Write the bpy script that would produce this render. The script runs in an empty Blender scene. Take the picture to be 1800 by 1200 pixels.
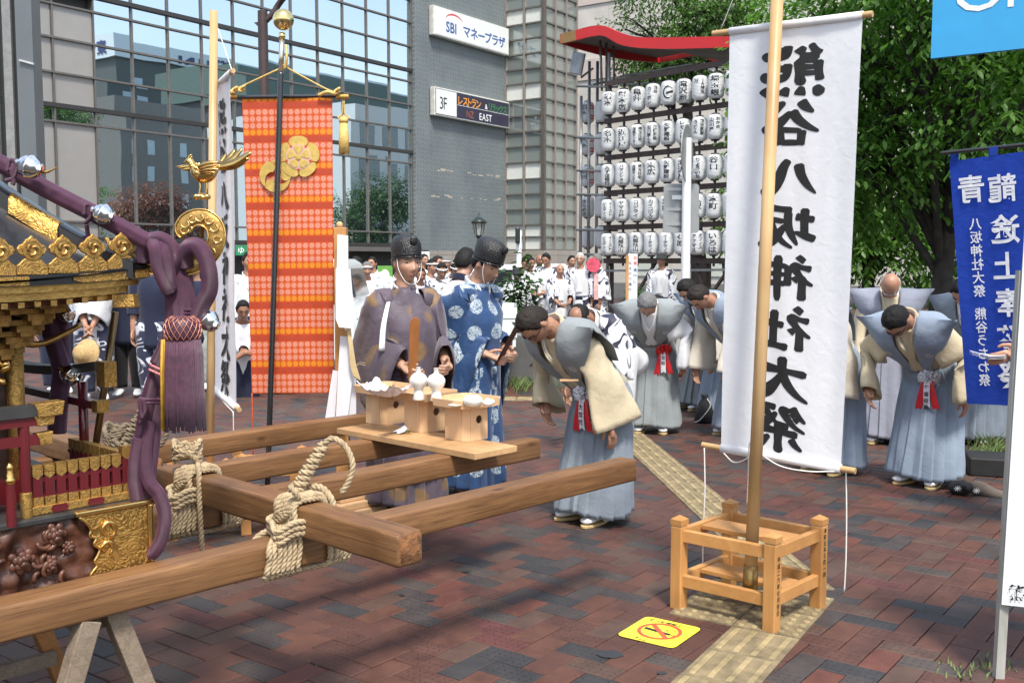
import bpy, bmesh, math, random
from mathutils import Vector, Matrix, noise
R = math.radians
rnd = random.Random(7)
scene = bpy.context.scene
C = scene.collection
# ------------------------------------------------------------------ camera, sky, sun, exposure
PITCH = .0788
cam_d = bpy.data.cameras.new('camera'); cam = bpy.data.objects.new('camera', cam_d); C.objects.link(cam)
cam.location = (0, 0, 1.6); cam.rotation_euler = (math.pi/2-PITCH, 0, 0)
cam_d.sensor_width = 36; cam_d.lens = 36; cam_d.clip_end = 2000; cam_d.clip_start = .05
scene.camera = cam
SUN_EL, SUN_AZ = R(58), R(165)        # azimuth clockwise from +Y
world = bpy.data.worlds.new('World'); scene.world = world; world.use_nodes = True
wn = world.node_tree
sky = wn.nodes.new('ShaderNodeTexSky'); sky.sky_type = 'NISHITA'; sky.sun_disc = False
sky.sun_elevation = SUN_EL; sky.sun_rotation = SUN_AZ; sky.dust_density = 2.5; sky.air_density = 1.2
wn.nodes['Background'].inputs[1].default_value = .15
wtc = wn.nodes.new('ShaderNodeTexCoord'); wnz = wn.nodes.new('ShaderNodeTexNoise'); wnz.inputs['Scale'].default_value = 2.6; wnz.inputs['Detail'].default_value = 7; wnz.inputs['Distortion'].default_value = .6
wmp = wn.nodes.new('ShaderNodeMapping'); wmp.inputs['Scale'].default_value = (1, 1, 2.2); wn.links.new(wtc.outputs['Generated'], wmp.inputs[0]); wn.links.new(wmp.outputs[0], wnz.inputs[0])
wrp = wn.nodes.new('ShaderNodeValToRGB'); wrp.color_ramp.elements[0].position = .36; wrp.color_ramp.elements[0].color = (.12,)*3+(1,); wrp.color_ramp.elements[1].position = .62; wrp.color_ramp.elements[1].color = (.6,)*3+(1,)
wn.links.new(wnz.outputs[0], wrp.inputs[0])
wmx = wn.nodes.new('ShaderNodeMix'); wmx.data_type = 'RGBA'; wmx.inputs[7].default_value = (4.6, 5.0, 5.5, 1)      # thin bright summer cloud
wn.links.new(wrp.outputs[0], wmx.inputs[0]); wn.links.new(sky.outputs[0], wmx.inputs[6]); wn.links.new(wmx.outputs[2], wn.nodes['Background'].inputs[0])
sun_d = bpy.data.lights.new('sun', 'SUN'); sun = bpy.data.objects.new('sun', sun_d); C.objects.link(sun)
sun_d.energy = 2.75; sun_d.angle = R(10); sun_d.color = (1, .95, .86)
sdir = Vector((math.sin(SUN_AZ)*math.cos(SUN_EL), math.cos(SUN_AZ)*math.cos(SUN_EL), math.sin(SUN_EL)))
sun.rotation_euler = (-sdir).to_track_quat('-Z', 'Y').to_euler()
scene.view_settings.view_transform = 'Standard'
scene.view_settings.look = 'None'
scene.view_settings.exposure = 0.88
scene.view_settings.gamma = 1
scene.render.engine = 'CYCLES'
scene.cycles.max_bounces = 6
# ------------------------------------------------------------------ measuring from the photograph (1800 x 1200 pixels)
F = 1800.
def ray(px, py):
 a = (px-900)/F; b = (600-py)/F
 return Vector((a, math.cos(PITCH)+b*math.sin(PITCH), -math.sin(PITCH)+b*math.cos(PITCH)))
EYE = Vector((0, 0, 1.6))
def onz(px, py, z=0.):
 r = ray(px, py); return EYE+r*((z-1.6)/r.z)
def aty(px, py, Y):
 r = ray(px, py); return EYE+r*(Y/r.y)
def onplane(px, py, q, n):
 r = ray(px, py); return EYE+r*((q-EYE).dot(n)/r.dot(n))
# ------------------------------------------------------------------ objects
W = {}
def thing(name, label, cat, loc=(0, 0, 0), rz=0., group=None, kind=None):
 o = bpy.data.objects.new(name, None); C.objects.link(o)
 o.location = loc; o.rotation_euler = (0, 0, rz); o.empty_display_size = .1
 W[o.name] = Matrix.Translation(Vector(loc)) @ Matrix.Rotation(rz, 4, 'Z')
 tag(o, label, cat, group, kind); return o
def tag(o, label=None, cat=None, group=None, kind=None):
 if label: o['label'] = label
 if cat: o['category'] = cat
 if group: o['group'] = group
 if kind: o['kind'] = kind
 return o
def link(name, me, parent=None):
 o = bpy.data.objects.new(name, me); C.objects.link(o)
 if parent is not None:
  o.parent = parent; W[o.name] = W.get(parent.name, Matrix())
 else: W[o.name] = Matrix()
 return o
def kids(o): return [c for c in bpy.data.objects if c.parent is o]
def copy_tree(o, loc=None, rz=None, label=None, parent=None, kidmap=None):
 c = o.copy(); C.objects.link(c); c.parent = parent
 if loc is not None: c.location = loc
 if rz is not None: c.rotation_euler = (0, 0, rz)
 if label: c['label'] = label
 for k in o.children: copy_tree(k, parent=c)
 W[c.name] = Matrix.Translation(c.location) @ c.rotation_euler.to_matrix().to_4x4()
 return c
def fr(d, up=(0, 0, 1)):
 d = Vector(d).normalized(); up = Vector(up)
 if abs(d.dot(up)) > .98: up = Vector((1, 0, 0)) if abs(d.x) < .9 else Vector((0, 1, 0))
 x = up.cross(d).normalized(); y = d.cross(x)
 return x, y, d
class MB:
 """collects geometry; build() links it as one mesh object"""
 def __init__(s): s.v = []; s.f = []; s.uv = []; s.mi = []; s.m = 0
 def add(s, vs, fs, uvs=None):
  b = len(s.v); s.v += [Vector(v) for v in vs]
  for i, f in enumerate(fs):
   s.f.append([b+k for k in f]); s.mi.append(s.m)
   s.uv.append(uvs[i] if uvs else None)
  return s
 def box(s, c, size, rz=0., M=None, taper=1.):
  sx, sy, sz = size[0]/2, size[1]/2, size[2]/2
  vs = [Vector((x*sx*(taper if z > 0 else 1), y*sy*(taper if z > 0 else 1), z*sz)) for z in (-1, 1) for y in (-1, 1) for x in (-1, 1)]
  m = Matrix.Translation(Vector(c)) @ (M if M is not None else Matrix.Rotation(rz, 4, 'Z'))
  return s.add([m @ v for v in vs], [(0, 2, 3, 1), (4, 5, 7, 6), (0, 1, 5, 4), (2, 6, 7, 3), (0, 4, 6, 2), (1, 3, 7, 5)])
 def bar(s, p, q, w, h=None, up=(0, 0, 1)):
  p, q = Vector(p), Vector(q); h = h or w; x, y, d = fr(q-p, up)
  vs = [a+x*(i*w/2)+y*(j*h/2) for a in (p, q) for j in (-1, 1) for i in (-1, 1)]
  return s.add(vs, [(0, 2, 3, 1), (4, 5, 7, 6), (0, 1, 5, 4), (2, 6, 7, 3), (0, 4, 6, 2), (1, 3, 7, 5)])
 def prism(s, poly, depth_vec):
  """poly: list of 3D points (planar), extruded by a vector"""
  d = Vector(depth_vec); n = len(poly); P = [Vector(p) for p in poly]
  fs = [tuple(range(n)), tuple(range(2*n-1, n-1, -1))]
  fs += [(i, i+n, (i+1) % n+n, (i+1) % n) for i in range(n)]
  return s.add(P+[p+d for p in P], fs)
 def rings(s, rs, cap=(True, True), close=True, uvm=None):
  n = len(rs[0]); vs = [p for r in rs for p in r]; fs = []; uvs = []
  m = n if close else n-1
  L = [0.]
  for i in range(1, len(rs)): L.append(L[-1]+(sum(rs[i], Vector())/n-sum(rs[i-1], Vector())/n).length)
  for i in range(len(rs)-1):
   for j in range(m):
    fs.append((i*n+j, i*n+(j+1) % n, (i+1)*n+(j+1) % n, (i+1)*n+j))
    if uvm:
     a, b = j/m*uvm, (j+1)/m*uvm; uvs.append([(a, L[i]), (b, L[i]), (b, L[i+1]), (a, L[i+1])])
    else: uvs.append(None)
  if close and cap[0]: fs.append(tuple(range(n-1, -1, -1))); uvs.append(None)
  if close and cap[1]: fs.append(tuple(range((len(rs)-1)*n, len(rs)*n))); uvs.append(None)
  return s.add(vs, fs, uvs)
 def tube(s, pts, r, seg=8, cap=(True, True), closed=False, flat=1.):
  P = [Vector(p) for p in pts]; n = len(P); rr = r if isinstance(r, (list, tuple)) else [r]*n
  rs = []; px = None
  for i in range(n):
   a = P[(i-1) % n] if (i or closed) else P[0]; b = P[(i+1) % n] if (i < n-1 or closed) else P[-1]
   d = (b-a)
   d = d.normalized() if d.length > 1e-9 else Vector((0, 0, 1))
   if px is None: px = fr(d)[0]
   px = (px-d*px.dot(d)); px = px.normalized() if px.length > 1e-6 else fr(d)[0]
   py = d.cross(px)
   rs.append([P[i]+(px*math.cos(2*math.pi*k/seg)+py*(flat*math.sin(2*math.pi*k/seg)))*rr[i] for k in range(seg)])
  if closed: rs.append(rs[0])
  return s.rings(rs, cap if not closed else (False, False))
 def lathe(s, prof, c=(0, 0, 0), seg=16, axis=None, cap=(True, True), sq=None):
  c = Vector(c)
  x, y, d = fr(axis) if axis is not None else (Vector((1, 0, 0)), Vector((0, 1, 0)), Vector((0, 0, 1)))
  rs = []
  for r, z in prof:
   rs.append([c+d*z+(x*math.cos(2*math.pi*k/seg)+y*math.sin(2*math.pi*k/seg))*max(r, 1e-4) for k in range(seg)])
  return s.rings(rs, cap)
 def ball(s, c, r, seg=16, rows=10, M=None):
  c = Vector(c); r3 = r if isinstance(r, (list, tuple)) else (r, r, r)
  rs = []
  for i in range(rows+1):
   t = math.pi*i/rows
   row = []
   for k in range(seg):
    p = Vector((r3[0]*max(math.sin(t), .002)*math.cos(2*math.pi*k/seg), r3[1]*max(math.sin(t), .002)*math.sin(2*math.pi*k/seg), -r3[2]*math.cos(t)))
    row.append(c+(M @ p if M is not None else p))
   rs.append(row)
  return s.rings(rs)
 def quad(s, a, b, c, d, uv=True): return s.add([a, b, c, d], [(0, 1, 2, 3)], [[(0, 0), (1, 0), (1, 1), (0, 1)]] if uv else None)
 def build(s, name, mat, parent=None, smooth=False, bevel=0., world=True, solid=0., sub=0, seg=2, auto=None):
  me = bpy.data.meshes.new(name)
  vs = s.v
  if parent is not None and world:
   im = W[parent.name].inverted(); vs = [im @ v for v in vs]
  me.from_pydata(vs, [], s.f);
  for m in (mat if isinstance(mat, (list, tuple)) else [mat]): me.materials.append(m)
  if any(s.mi): me.polygons.foreach_set('material_index', s.mi)
  if any(u is not None for u in s.uv):
   ul = me.uv_layers.new(name='UVMap'); k = 0
   for p, u in zip(me.polygons, s.uv):
    for li in p.loop_indices:
     ul.data[li].uv = u[li-p.loop_start] if u is not None else (0, 0)
  me.validate(); me.update()
  if smooth:
   me.polygons.foreach_set('use_smooth', [True]*len(me.polygons))
   if auto:
    bm = bmesh.new(); bm.from_mesh(me)
    for e in bm.edges:
     if len(e.link_faces) == 2 and e.calc_face_angle(0) > auto: e.smooth = False
    bm.to_mesh(me); bm.free()
  o = link(name, me, parent)
  if solid: m = o.modifiers.new('s', 'SOLIDIFY'); m.thickness = solid; m.offset = 0
  if bevel: m = o.modifiers.new('b', 'BEVEL'); m.width = bevel; m.segments = seg; m.limit_method = 'ANGLE'; m.angle_limit = R(40)
  if sub: m = o.modifiers.new('u', 'SUBSURF'); m.levels = sub; m.render_levels = sub
  return o
def spline(pts, n=8, closed=False):
 P = [Vector(p) for p in pts]; out = []; N = len(P)
 for i in range(N if closed else N-1):
  p1, p2 = P[i], P[(i+1) % N]
  p0 = P[(i-1) % N] if (i or closed) else p1+(p1-p2); p3 = P[(i+2) % N] if (i < N-2 or closed) else p2+(p2-p1)
  for k in range(n):
   t = k/n
   out.append(.5*((2*p1)+(p2-p0)*t+(2*p0-5*p1+4*p2-p3)*t*t+(3*p1-p0-3*p2+p3)*t**3))
 if not closed: out.append(P[-1])
 return out
def lerp(a, b, t): return a+(b-a)*t
def sstep(a, b, x):
 t = min(1, max(0, (x-a)/(b-a))); return t*t*(3-2*t)
def interp(tab, x):
 for (a, va), (b, vb) in zip(tab, tab[1:]):
  if x <= b: return lerp(va, vb, max(0, min(1, (x-a)/(b-a)))) if b > a else vb
 return tab[-1][1]
def rope(mb, pts, r=.012, pitch=.06, strands=3, seg=6, closed=False):
 """three twisted strands along a path"""
 P = [Vector(p) for p in pts]
 L = [0.]
 for i in range(1, len(P)): L.append(L[-1]+(P[i]-P[i-1]).length)
 step = pitch/7; n = max(4, int(L[-1]/step)); Q = []; j = 0
 for k in range(n+1):
  t = L[-1]*k/n
  while j < len(L)-2 and L[j+1] < t: j += 1
  Q.append(P[j].lerp(P[j+1], (t-L[j])/max(1e-9, L[j+1]-L[j])))
 fx = None; fr_ = []
 for k in range(n+1):
  d = (Q[min(n, k+1)]-Q[max(0, k-1)]).normalized()
  if fx is None: fx = fr(d)[0]
  fx = (fx-d*fx.dot(d)).normalized(); fr_.append((fx.copy(), d.cross(fx)))
 for s_ in range(strands):
  path = []
  for k in range(n+1):
   a = 2*math.pi*(s_/strands+L[-1]*k/n/pitch)
   x, y = fr_[k]; path.append(Q[k]+(x*math.cos(a)+y*math.sin(a))*r*.52)
  mb.tube(path, r*.56, seg)
 return mb
# ------------------------------------------------------------------ lettering
_glyph = {}
def glyph(ch, bold=0.):
 k = (ch, bold)
 if k not in _glyph:
  cu = bpy.data.curves.new('g', 'FONT'); cu.body = ch; cu.size = 1; cu.offset = bold; cu.resolution_u = 3
  o = bpy.data.objects.new('g', cu); C.objects.link(o)
  dg = bpy.context.evaluated_depsgraph_get(); dg.update()
  me = bpy.data.meshes.new_from_object(o.evaluated_get(dg))
  vs = [(v.co.x, v.co.y) for v in me.vertices]; fs = [tuple(p.vertices) for p in me.polygons]
  bpy.data.objects.remove(o); bpy.data.curves.remove(cu); bpy.data.meshes.remove(me)
  x0 = min([v[0] for v in vs], default=0); x1 = max([v[0] for v in vs], default=.3)
  _glyph[k] = (vs, fs, x0, x1)
 return _glyph[k]
def put_text(mb, s, fn, size=1., bold=0., vertical=False, pitch=None, fit=False, sx=1.):
 """fn maps (x right, y up) in text space to a 3D point; the string starts at 0,0 (horizontal: baseline; vertical: top centre)"""
 x = 0.; y = 0.
 for ch in s:
  if ch == ' ': x += size*.3; y -= size*.5; continue
  vs, fs, x0, x1 = glyph(ch, bold)
  if vertical:
   cx = (x0+x1)/2
   if ch == 'ー':
    cy = .36; pts = [fn(-(v[1]-cy)*size*sx, y-size*.5+(v[0]-cx)*-size) for v in vs]
   else: pts = [fn((v[0]-cx)*size*sx, y-size*.86+v[1]*size) for v in vs]
   y -= pitch or size*1.02
  else:
   pts = [fn(x+(v[0]-x0)*size*sx, y+v[1]*size) for v in vs]
   x += (x1-x0)*size*sx+size*(.06 if pitch is None else pitch)
  mb.add(pts, fs)
 return x if not vertical else -y
def plane_fn(o, x, y):
 o, x, y = Vector(o), Vector(x), Vector(y)
 return lambda a, b: o+x*a+y*b
# ------------------------------------------------------------------ materials
_m = {}
def nd(nt, t, **k):
 n = nt.nodes.new(t)
 for a, b in k.items():
  if a.startswith('i_'):
   key = a[2:]; n.inputs[int(key) if key.isdigit() else key.replace('_', ' ')].default_value = b
  else: setattr(n, a, b)
 return n
def base(name):
 m = bpy.data.materials.new(name); m.use_nodes = True; nt = m.node_tree
 return m, nt, nt.nodes['Principled BSDF'], nt.links.new
def ramp(nt, stops, interp_='LINEAR'):
 n = nt.nodes.new('ShaderNodeValToRGB'); n.color_ramp.interpolation = interp_
 e = n.color_ramp.elements
 while len(e) < len(stops): e.new(.5)
 for a, (p, c) in zip(e, stops): a.position = p; a.color = (*c, 1) if len(c) == 3 else c
 return n
def mat(name, col, rough=.6, metal=0., var=.12, vs=6., bump=0., bs=60., spec=.5, coat=0., trans=0., sheen=0., coord='Object', stretch=None):
 """plain surface: base colour with cloudy variation, optional grain relief"""
 if name in _m: return _m[name]
 m, nt, p, L = base(name)
 tc = nd(nt, 'ShaderNodeTexCoord'); src = tc.outputs[coord]
 if stretch:
  mp = nd(nt, 'ShaderNodeMapping'); mp.inputs['Scale'].default_value = stretch; L(src, mp.inputs[0]); src = mp.outputs[0]
 n1 = nd(nt, 'ShaderNodeTexNoise', i_Scale=vs, i_Detail=6., i_Roughness=.6); L(src, n1.inputs['Vector'])
 lo = [max(0, c*(1-var*1.6)) for c in col]; hi = [min(1, c*(1+var*1.6)) for c in col]
 rp = ramp(nt, [(.3, lo), (.7, hi)]); L(n1.outputs['Fac'], rp.inputs[0]); L(rp.outputs[0], p.inputs['Base Color'])
 p.inputs['Roughness'].default_value = rough; p.inputs['Metallic'].default_value = metal
 p.inputs['Specular IOR Level'].default_value = spec; p.inputs['Coat Weight'].default_value = coat
 p.inputs['Sheen Weight'].default_value = sheen
 if bump:
  n2 = nd(nt, 'ShaderNodeTexNoise', i_Scale=bs, i_Detail=4.); L(src, n2.inputs['Vector'])
  b = nd(nt, 'ShaderNodeBump', i_Strength=bump, i_Distance=.01); L(n2.outputs['Fac'], b.inputs['Height']); L(b.outputs[0], p.inputs['Normal'])
 if trans:
  t = nd(nt, 'ShaderNodeBsdfTranslucent'); L(rp.outputs[0], t.inputs[0]); mx = nd(nt, 'ShaderNodeMixShader', i_0=trans)
  L(p.outputs[0], mx.inputs[1]); L(t.outputs[0], mx.inputs[2]); L(mx.outputs[0], nt.nodes['Material Output'].inputs[0])
 _m[name] = m; return m
def cloth(name, col, var=.06, weave=500., rough=.85, trans=0., wr=.25):
 """woven fabric: fine weave relief plus soft creases"""
 if name in _m: return _m[name]
 m, nt, p, L = base(name)
 tc = nd(nt, 'ShaderNodeTexCoord')
 n1 = nd(nt, 'ShaderNodeTexNoise', i_Scale=9., i_Detail=5.); L(tc.outputs['Object'], n1.inputs['Vector'])
 rp = ramp(nt, [(.3, [c*(1-var) for c in col]), (.7, [min(1, c*(1+var)) for c in col])]); L(n1.outputs['Fac'], rp.inputs[0])
 n3 = nd(nt, 'ShaderNodeTexNoise', i_Scale=weave, i_Detail=1.); L(tc.outputs['Object'], n3.inputs['Vector'])
 mx = nd(nt, 'ShaderNodeMix', data_type='RGBA', blend_type='MULTIPLY'); mx.inputs[0].default_value = .35
 r3 = ramp(nt, [(.3, (.55, .55, .55)), (.65, (1, 1, 1))]); L(n3.outputs['Fac'], r3.inputs[0]); L(rp.outputs[0], mx.inputs[6]); L(r3.outputs[0], mx.inputs[7])
 L(mx.outputs[2], p.inputs['Base Color'])
 n2 = nd(nt, 'ShaderNodeTexNoise', i_Scale=14., i_Detail=3., i_Distortion=1.2); L(tc.outputs['Object'], n2.inputs['Vector'])
 b = nd(nt, 'ShaderNodeBump', i_Strength=wr, i_Distance=.02); L(n2.outputs['Fac'], b.inputs['Height'])
 b2 = nd(nt, 'ShaderNodeBump', i_Strength=.15, i_Distance=.002); L(n3.outputs['Fac'], b2.inputs['Height']); L(b.outputs[0], b2.inputs['Normal'])
 L(b2.outputs[0], p.inputs['Normal']); p.inputs['Roughness'].default_value = rough; p.inputs['Sheen Weight'].default_value = .15; p.inputs['Specular IOR Level'].default_value = .25
 if trans:
  t = nd(nt, 'ShaderNodeBsdfTranslucent'); L(rp.outputs[0], t.inputs[0]); ms = nd(nt, 'ShaderNodeMixShader', i_0=trans)
  L(p.outputs[0], ms.inputs[1]); L(t.outputs[0], ms.inputs[2]); L(ms.outputs[0], nt.nodes['Material Output'].inputs[0])
 _m[name] = m; return m
def wood(name, dark, light, stretch=(1.8, 38, 38), rough=.55, knots=.5, bump=.25):
 """sawn timber, grain along the object's local X"""
 if name in _m: return _m[name]
 m, nt, p, L = base(name)
 tc = nd(nt, 'ShaderNodeTexCoord'); mp = nd(nt, 'ShaderNodeMapping'); mp.inputs['Scale'].default_value = stretch
 oi = nd(nt, 'ShaderNodeObjectInfo'); ad = nd(nt, 'ShaderNodeVectorMath', operation='ADD'); sc = nd(nt, 'ShaderNodeVectorMath', operation='SCALE'); sc.inputs[3].default_value = 9.
 L(oi.outputs['Random'], sc.inputs[0]); L(tc.outputs['Object'], ad.inputs[0]); L(sc.outputs[0], ad.inputs[1]); L(ad.outputs[0], mp.inputs[0])
 n1 = nd(nt, 'ShaderNodeTexNoise', i_Scale=1.6, i_Detail=9., i_Roughness=.65, i_Distortion=1.4); L(mp.outputs[0], n1.inputs['Vector'])
 n2 = nd(nt, 'ShaderNodeTexNoise', i_Scale=2.2, i_Detail=3.); L(ad.outputs[0], n2.inputs['Vector'])
 vo = nd(nt, 'ShaderNodeTexVoronoi', i_Scale=3.2); mv = nd(nt, 'ShaderNodeMapping'); mv.inputs['Scale'].default_value = (1, 2.2, 2.2); L(ad.outputs[0], mv.inputs[0]); L(mv.outputs[0], vo.inputs['Vector'])
 kr = ramp(nt, [(.04, (.2, .12, .07)), (.15, (1, 1, 1))]); L(vo.outputs['Distance'], kr.inputs[0])
 rp = ramp(nt, [(.25, dark), (.55, [(a+b)/2 for a, b in zip(dark, light)]), (.8, light)]); L(n1.outputs['Fac'], rp.inputs[0])
 r2 = ramp(nt, [(.3, (.72, .68, .64)), (.7, (1.1, 1.1, 1.1))]); L(n2.outputs['Fac'], r2.inputs[0])
 a = nd(nt, 'ShaderNodeMix', data_type='RGBA', blend_type='MULTIPLY'); a.inputs[0].default_value = 1.; L(rp.outputs[0], a.inputs[6]); L(r2.outputs[0], a.inputs[7])
 k = nd(nt, 'ShaderNodeMix', data_type='RGBA', blend_type='MULTIPLY'); k.inputs[0].default_value = knots; L(a.outputs[2], k.inputs[6]); L(kr.outputs[0], k.inputs[7])
 L(k.outputs[2], p.inputs['Base Color']); p.inputs['Roughness'].default_value = rough; p.inputs['Specular IOR Level'].default_value = .35
 b = nd(nt, 'ShaderNodeBump', i_Strength=bump, i_Distance=.004); L(n1.outputs['Fac'], b.inputs['Height']); L(b.outputs[0], p.inputs['Normal'])
 _m[name] = m; return m
def relief_gold(name, col=(.83, .55, .2), scale=26., strength=.8, rough=.32, dist=.006):
 """chased gilt metal: scrolling arabesque relief"""
 if name in _m: return _m[name]
 m, nt, p, L = base(name)
 tc = nd(nt, 'ShaderNodeTexCoord')
 n0 = nd(nt, 'ShaderNodeTexNoise', i_Scale=scale*.6, i_Detail=2., i_Distortion=2.2); L(tc.outputs['Object'], n0.inputs['Vector'])
 wv = nd(nt, 'ShaderNodeMath', operation='SINE'); ml = nd(nt, 'ShaderNodeMath', operation='MULTIPLY'); ml.inputs[1].default_value = 34.; L(n0.outputs['Fac'], ml.inputs[0]); L(ml.outputs[0], wv.inputs[0])
 n2 = nd(nt, 'ShaderNodeTexNoise', i_Scale=scale*14, i_Detail=1.); L(tc.outputs['Object'], n2.inputs['Vector'])
 sm = nd(nt, 'ShaderNodeMath', operation='MULTIPLY_ADD'); sm.inputs[1].default_value = .25; L(n2.outputs['Fac'], sm.inputs[0]); L(wv.outputs[0], sm.inputs[2])
 b = nd(nt, 'ShaderNodeBump', i_Strength=strength, i_Distance=dist); L(sm.outputs[0], b.inputs['Height']); L(b.outputs[0], p.inputs['Normal'])
 rp = ramp(nt, [(.1, [c*.62 for c in col]), (.6, col)]);
 mm = nd(nt, 'ShaderNodeMapRange'); mm.inputs[1].default_value = -1; L(wv.outputs[0], mm.inputs[0]); L(mm.outputs[0], rp.inputs[0])
 L(rp.outputs[0], p.inputs['Base Color']); p.inputs['Metallic'].default_value = 1; p.inputs['Roughness'].default_value = rough
 _m[name] = m; return m
# ================================================================== SETTING: ground and paving
def brick_mat(name, textured, island):
 m, nt, p, L = base(name)
 if island:
  g = nd(nt, 'ShaderNodeNewGeometry'); rv = g.outputs['Random Per Island']
 else:
  g = nd(nt, 'ShaderNodeObjectInfo'); rv = g.outputs['Random']
 red1, red2, red3, brn, sl1, sl2 = (.112, .049, .034), (.125, .046, .033), (.095, .043, .033), (.097, .057, .043), (.043, .041, .043), (.06, .049, .047)
 if textured: st = [(0, sl1), (.13, sl2), (.34, red3), (.7, brn), (.84, (.075, .06, .053)), (.95, (.11, .04, .036))]
 else: st = [(0, red1), (.3, red3), (.55, brn), (.72, red1), (.79, red2), (.9, sl2), (.965, sl1)]
 rp = ramp(nt, st, 'CONSTANT'); L(rv, rp.inputs[0])
 tc = nd(nt, 'ShaderNodeTexCoord'); geo = nd(nt, 'ShaderNodeNewGeometry')
 n1 = nd(nt, 'ShaderNodeTexNoise', i_Scale=7., i_Detail=8., i_Roughness=.7); L(geo.outputs['Position'], n1.inputs['Vector'])
 r1 = ramp(nt, [(.32, (.68, .68, .7)), (.5, (.95, .95, .95)), (.72, (1.22, 1.2, 1.16))]); L(n1.outputs['Fac'], r1.inputs[0])
 n2 = nd(nt, 'ShaderNodeTexNoise', i_Scale=160., i_Detail=3.); L(geo.outputs['Position'], n2.inputs['Vector'])
 r2 = ramp(nt, [(.35, (.82, .82, .82)), (.65, (1.12, 1.12, 1.12))]); L(n2.outputs['Fac'], r2.inputs[0])
 n4 = nd(nt, 'ShaderNodeTexNoise', i_Scale=.9, i_Detail=4.); L(geo.outputs['Position'], n4.inputs['Vector'])
 r4 = ramp(nt, [(.35, (.8, .8, .82)), (.62, (1.05, 1.05, 1.05))]); L(n4.outputs['Fac'], r4.inputs[0])
 a = rp.outputs[0]
 for r in (r1, r2, r4):
  mx = nd(nt, 'ShaderNodeMix', data_type='RGBA', blend_type='MULTIPLY'); mx.inputs[0].default_value = 1; L(a, mx.inputs[6]); L(r.outputs[0], mx.inputs[7]); a = mx.outputs[2]
 L(a, p.inputs['Base Color'])
 rr = ramp(nt, [(.3, (.45,)*3), (.7, (.7,)*3)]); L(n1.outputs['Fac'], rr.inputs[0]); L(rr.outputs[0], p.inputs['Roughness'])
 p.inputs['Specular IOR Level'].default_value = .4
 b = nd(nt, 'ShaderNodeBump', i_Strength=.25, i_Distance=.003); L(n2.outputs['Fac'], b.inputs['Height'])
 if textured:                      # pressed tick marks
  uv = nd(nt, 'ShaderNodeTexCoord'); sx = nd(nt, 'ShaderNodeSeparateXYZ'); L(uv.outputs['UV'], sx.inputs[0])
  def M(op, x, y=None):
   n = nd(nt, 'ShaderNodeMath', operation=op)
   if isinstance(x, float): n.inputs[0].default_value = x
   else: L(x, n.inputs[0])
   if y is not None:
    if isinstance(y, float): n.inputs[1].default_value = y
    else: L(y, n.inputs[1])
   return n.outputs[0]
  U = M('MULTIPLY', sx.outputs[0], 7.); V = M('MULTIPLY', sx.outputs[1], 3.)
  par = M('MODULO', M('ADD', M('FLOOR', U), M('FLOOR', V)), 2.)
  fu = M('SUBTRACT', M('FRACT', U), .5); fv = M('SUBTRACT', M('FRACT', V), .5)
  sg = M('SUBTRACT', M('MULTIPLY', par, 2.), 1.)
  d1 = M('ABSOLUTE', M('ADD', fu, M('MULTIPLY', sg, fv))); d2 = M('ABSOLUTE', M('SUBTRACT', fu, M('MULTIPLY', sg, fv)))
  mk = M('MULTIPLY', M('LESS_THAN', d1, .1), M('LESS_THAN', d2, .42))
  b2 = nd(nt, 'ShaderNodeBump', i_Strength=.9, i_Distance=.004); b2.invert = True; L(mk, b2.inputs['Height']); L(b.outputs[0], b2.inputs['Normal']); L(b2.outputs[0], p.inputs['Normal'])
  dk = nd(nt, 'ShaderNodeMix', data_type='RGBA', blend_type='MULTIPLY'); L(M('MULTIPLY', mk, .55), dk.inputs[0]); L(a, dk.inputs[6]); dk.inputs[7].default_value = (.12, .12, .12, 1); L(dk.outputs[2], p.inputs['Base Color'])
 else: L(b.outputs[0], p.inputs['Normal'])
 return m
M_asph = mat('asphalt', (.05, .05, .052), .85, var=.2, vs=3, bump=.4, bs=180)
M_bed = mat('joint_sand', (.035, .032, .028), .95, var=.4, vs=12, bump=.4, bs=200)
def far_paving():
 m, nt, p, L = base('distant_paving'); tc = nd(nt, 'ShaderNodeTexCoord')
 mp = nd(nt, 'ShaderNodeMapping'); mp.inputs['Rotation'].default_value = (0, 0, R(37)); L(tc.outputs['Object'], mp.inputs[0])
 br = nd(nt, 'ShaderNodeTexBrick', i_Scale=1.); br.inputs['Brick Width'].default_value = .23; br.inputs['Row Height'].default_value = .115; br.inputs['Mortar Size'].default_value = .004
 br.inputs['Color1'].default_value = (.13, .055, .04, 1); br.inputs['Color2'].default_value = (.06, .05, .05, 1); br.inputs['Mortar'].default_value = (.04, .035, .03, 1); br.inputs['Bias'].default_value = -.1
 L(mp.outputs[0], br.inputs[0]); L(br.outputs[0], p.inputs['Base Color']); p.inputs['Roughness'].default_value = .65; return m
g = MB(); g.quad((-500, -300, -.03), (500, -300, -.03), (500, 900, -.03), (-500, 900, -.03)); g = g.build('ground', M_asph); tag(g, kind='structure')
pv = MB(); pv.quad((-26, -6, -.012), (14, -6, -.012), (14, 24, -.012), (-26, 24, -.012)); pv = pv.build('brick_pavement', M_bed); tag(pv, kind='structure')
p2 = MB(); p2.quad((-40, 23.4, -.006), (14, 23.4, -.006), (14, 44, -.006), (-40, 44, -.006)); p2 = p2.build('far_pavement', far_paving()); tag(p2, kind='structure')
BW = .117; BA = R(53); HT = .05
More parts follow.
